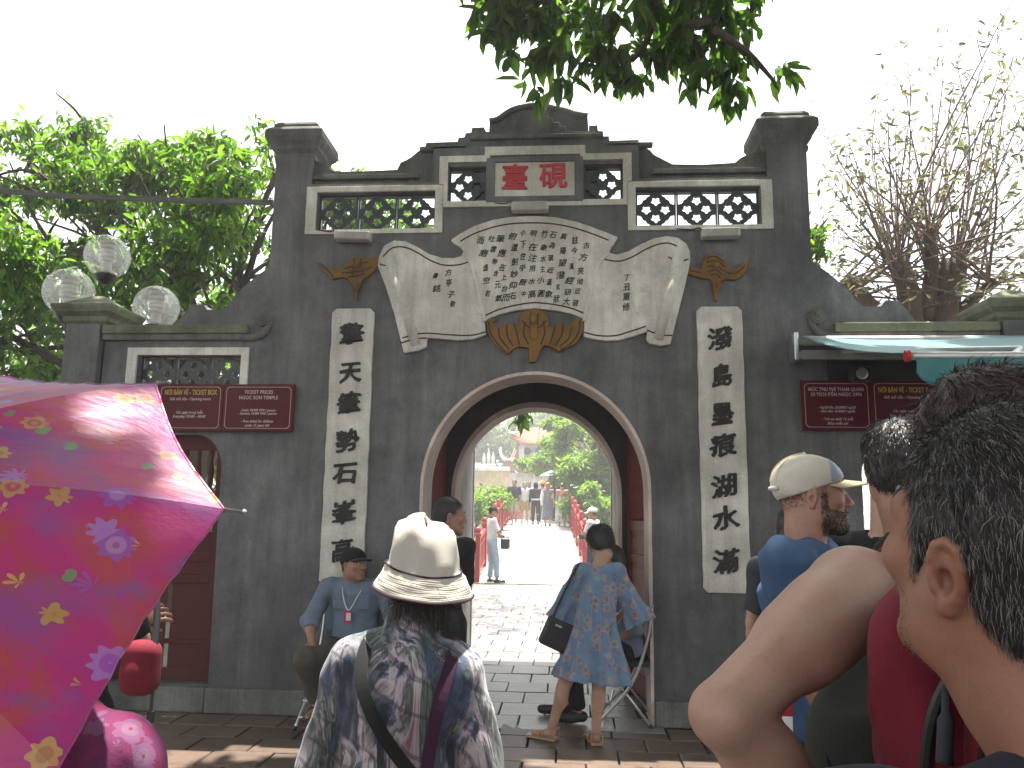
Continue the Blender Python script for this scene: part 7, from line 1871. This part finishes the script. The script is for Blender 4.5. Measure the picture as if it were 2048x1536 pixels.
ribbon([pw(.745, -5.335, 1.40), pw(.742, -5.285, 1.470), pw(.745, -5.215, 1.508), pw(.745, -5.13, 1.485), pw(.74, -5.06, 1.42), pw(.735, -5.05, 1.28)], .062, .014, 'shoulder_strap', 'c_redbag', pk, (1, .05, 0.02) if False else (0, .2, 1))
ribbon([pw(.995, -5.27, 1.40), pw(.995, -5.22, 1.505), pw(.99, -5.15, 1.548), pw(.985, -5.06, 1.515), pw(.98, -5.0, 1.42)], .062, .014, 'shoulder_strap', 'c_redbag', pk, (0, .2, 1))
ribbon([pw(.66, -5.34, 1.06), pw(.640, -5.28, 1.14), pw(.636, -5.20, 1.24), pw(.66, -5.10, 1.33)], .025, .004, 'side_strap', 'c_black', pk, (0, 1, .3))

# ------------------------------------------------------------ foreground man, grey haired, looking up at the gate
p = Person('grey haired man in dark tee close to the camera, head turned to the gate', (.71, -5.61, 0), 16, 1.70, w=1.10, res=.006, skin='skin_close', head=W(.678, -5.570, 1.518), neck=W(.700, -5.63, 1.360), chest=W(.705, -5.625, 1.17), pelvis=W(.71, -5.62, .92), shL=W(.520, -5.665, 1.285), shR=W(.885, -5.575, 1.285), elL=W(.46, -5.70, 1.0), elR=W(.95, -5.58, 1.0), wrL=W(.52, -5.58, .80), wrR=W(.90, -5.47, .80))
p.head(19.5, 17, -4, world=True, scale=1.03).body(hres=.0028, fat=.003)
J = p.J
p.shirt('c_tee', .8, off=.014, wr=.004); sd = Sdf(.005)
p.trousers('c_navy').shoes(); p.hair('grey', 'hair_black', .004)
V_, N_ = mesh_vn(p.hairo); Lh = ((V_ - J['head']) @ p.hrot)
def flow(P):
    L_ = (P - J['head']) @ p.hrot; d = np.stack([L_[:, 0] * 2.0, -.25 - 2.5 * np.clip(L_[:, 2], 0, .1) + 0 * L_[:, 1], -1.0 + 9 * np.clip(L_[:, 2] - .03, 0, .1)], 1); return d @ p.hrot.T
strands('hair_strand', p.root, V_, N_, 30000, .014, flow, [MATS['strand_dark'], MATS['strand_grey']], 21, .14, .00024, .22, .36)
msk = (Lh[:, 2] > .05); strands('hair_strand', p.root, V_[msk], N_[msk], 7000, .020, flow, [MATS['strand_dark'], MATS['strand_grey']], 22, .38, .00036, .45, .12)
eyes(p.root, J['head'], p.hrot, p.hs)
Vb, Nb = mesh_vn(p.bodyo); Lb = ((Vb - J['head']) @ p.hrot) / p.hs
st = (Lb[:, 1] > .012) & (Lb[:, 2] < -.035) & (Lb[:, 2] > -.125) & (np.linalg.norm(Lb, axis=1) < .15)
if st.sum() > 10: strands('stubble', p.root, Vb[st], Nb[st], 2600, .0022, lambda P: np.tile([[0, 0, -1.0]], (len(P), 1)), [MATS['strand_dark'], MATS['strand_grey']], 23, 1.2, .00022, .5, .3)

# ------------------------------------------------------------ volume added to wash out the far view, standing in for glare
hz = MB(); hz.bx(-950, 950, -950, 1200, -3.2, 17)
hm_ = bpy.data.materials.new('glare_haze'); hm_.use_nodes = True; hn = hm_.node_tree; hn.nodes.clear()
pv = hn.nodes.new('ShaderNodeVolumePrincipled'); pv.inputs['Density'].default_value = .0038; pv.inputs['Color'].default_value = (.95, .96, .97, 1); pv.inputs['Anisotropy'].default_value = .2
ho = hn.nodes.new('ShaderNodeOutputMaterial'); hn.links.new(pv.outputs[0], ho.inputs['Volume'])
tag(hz.build('glare_haze', hm_), kind='stuff')
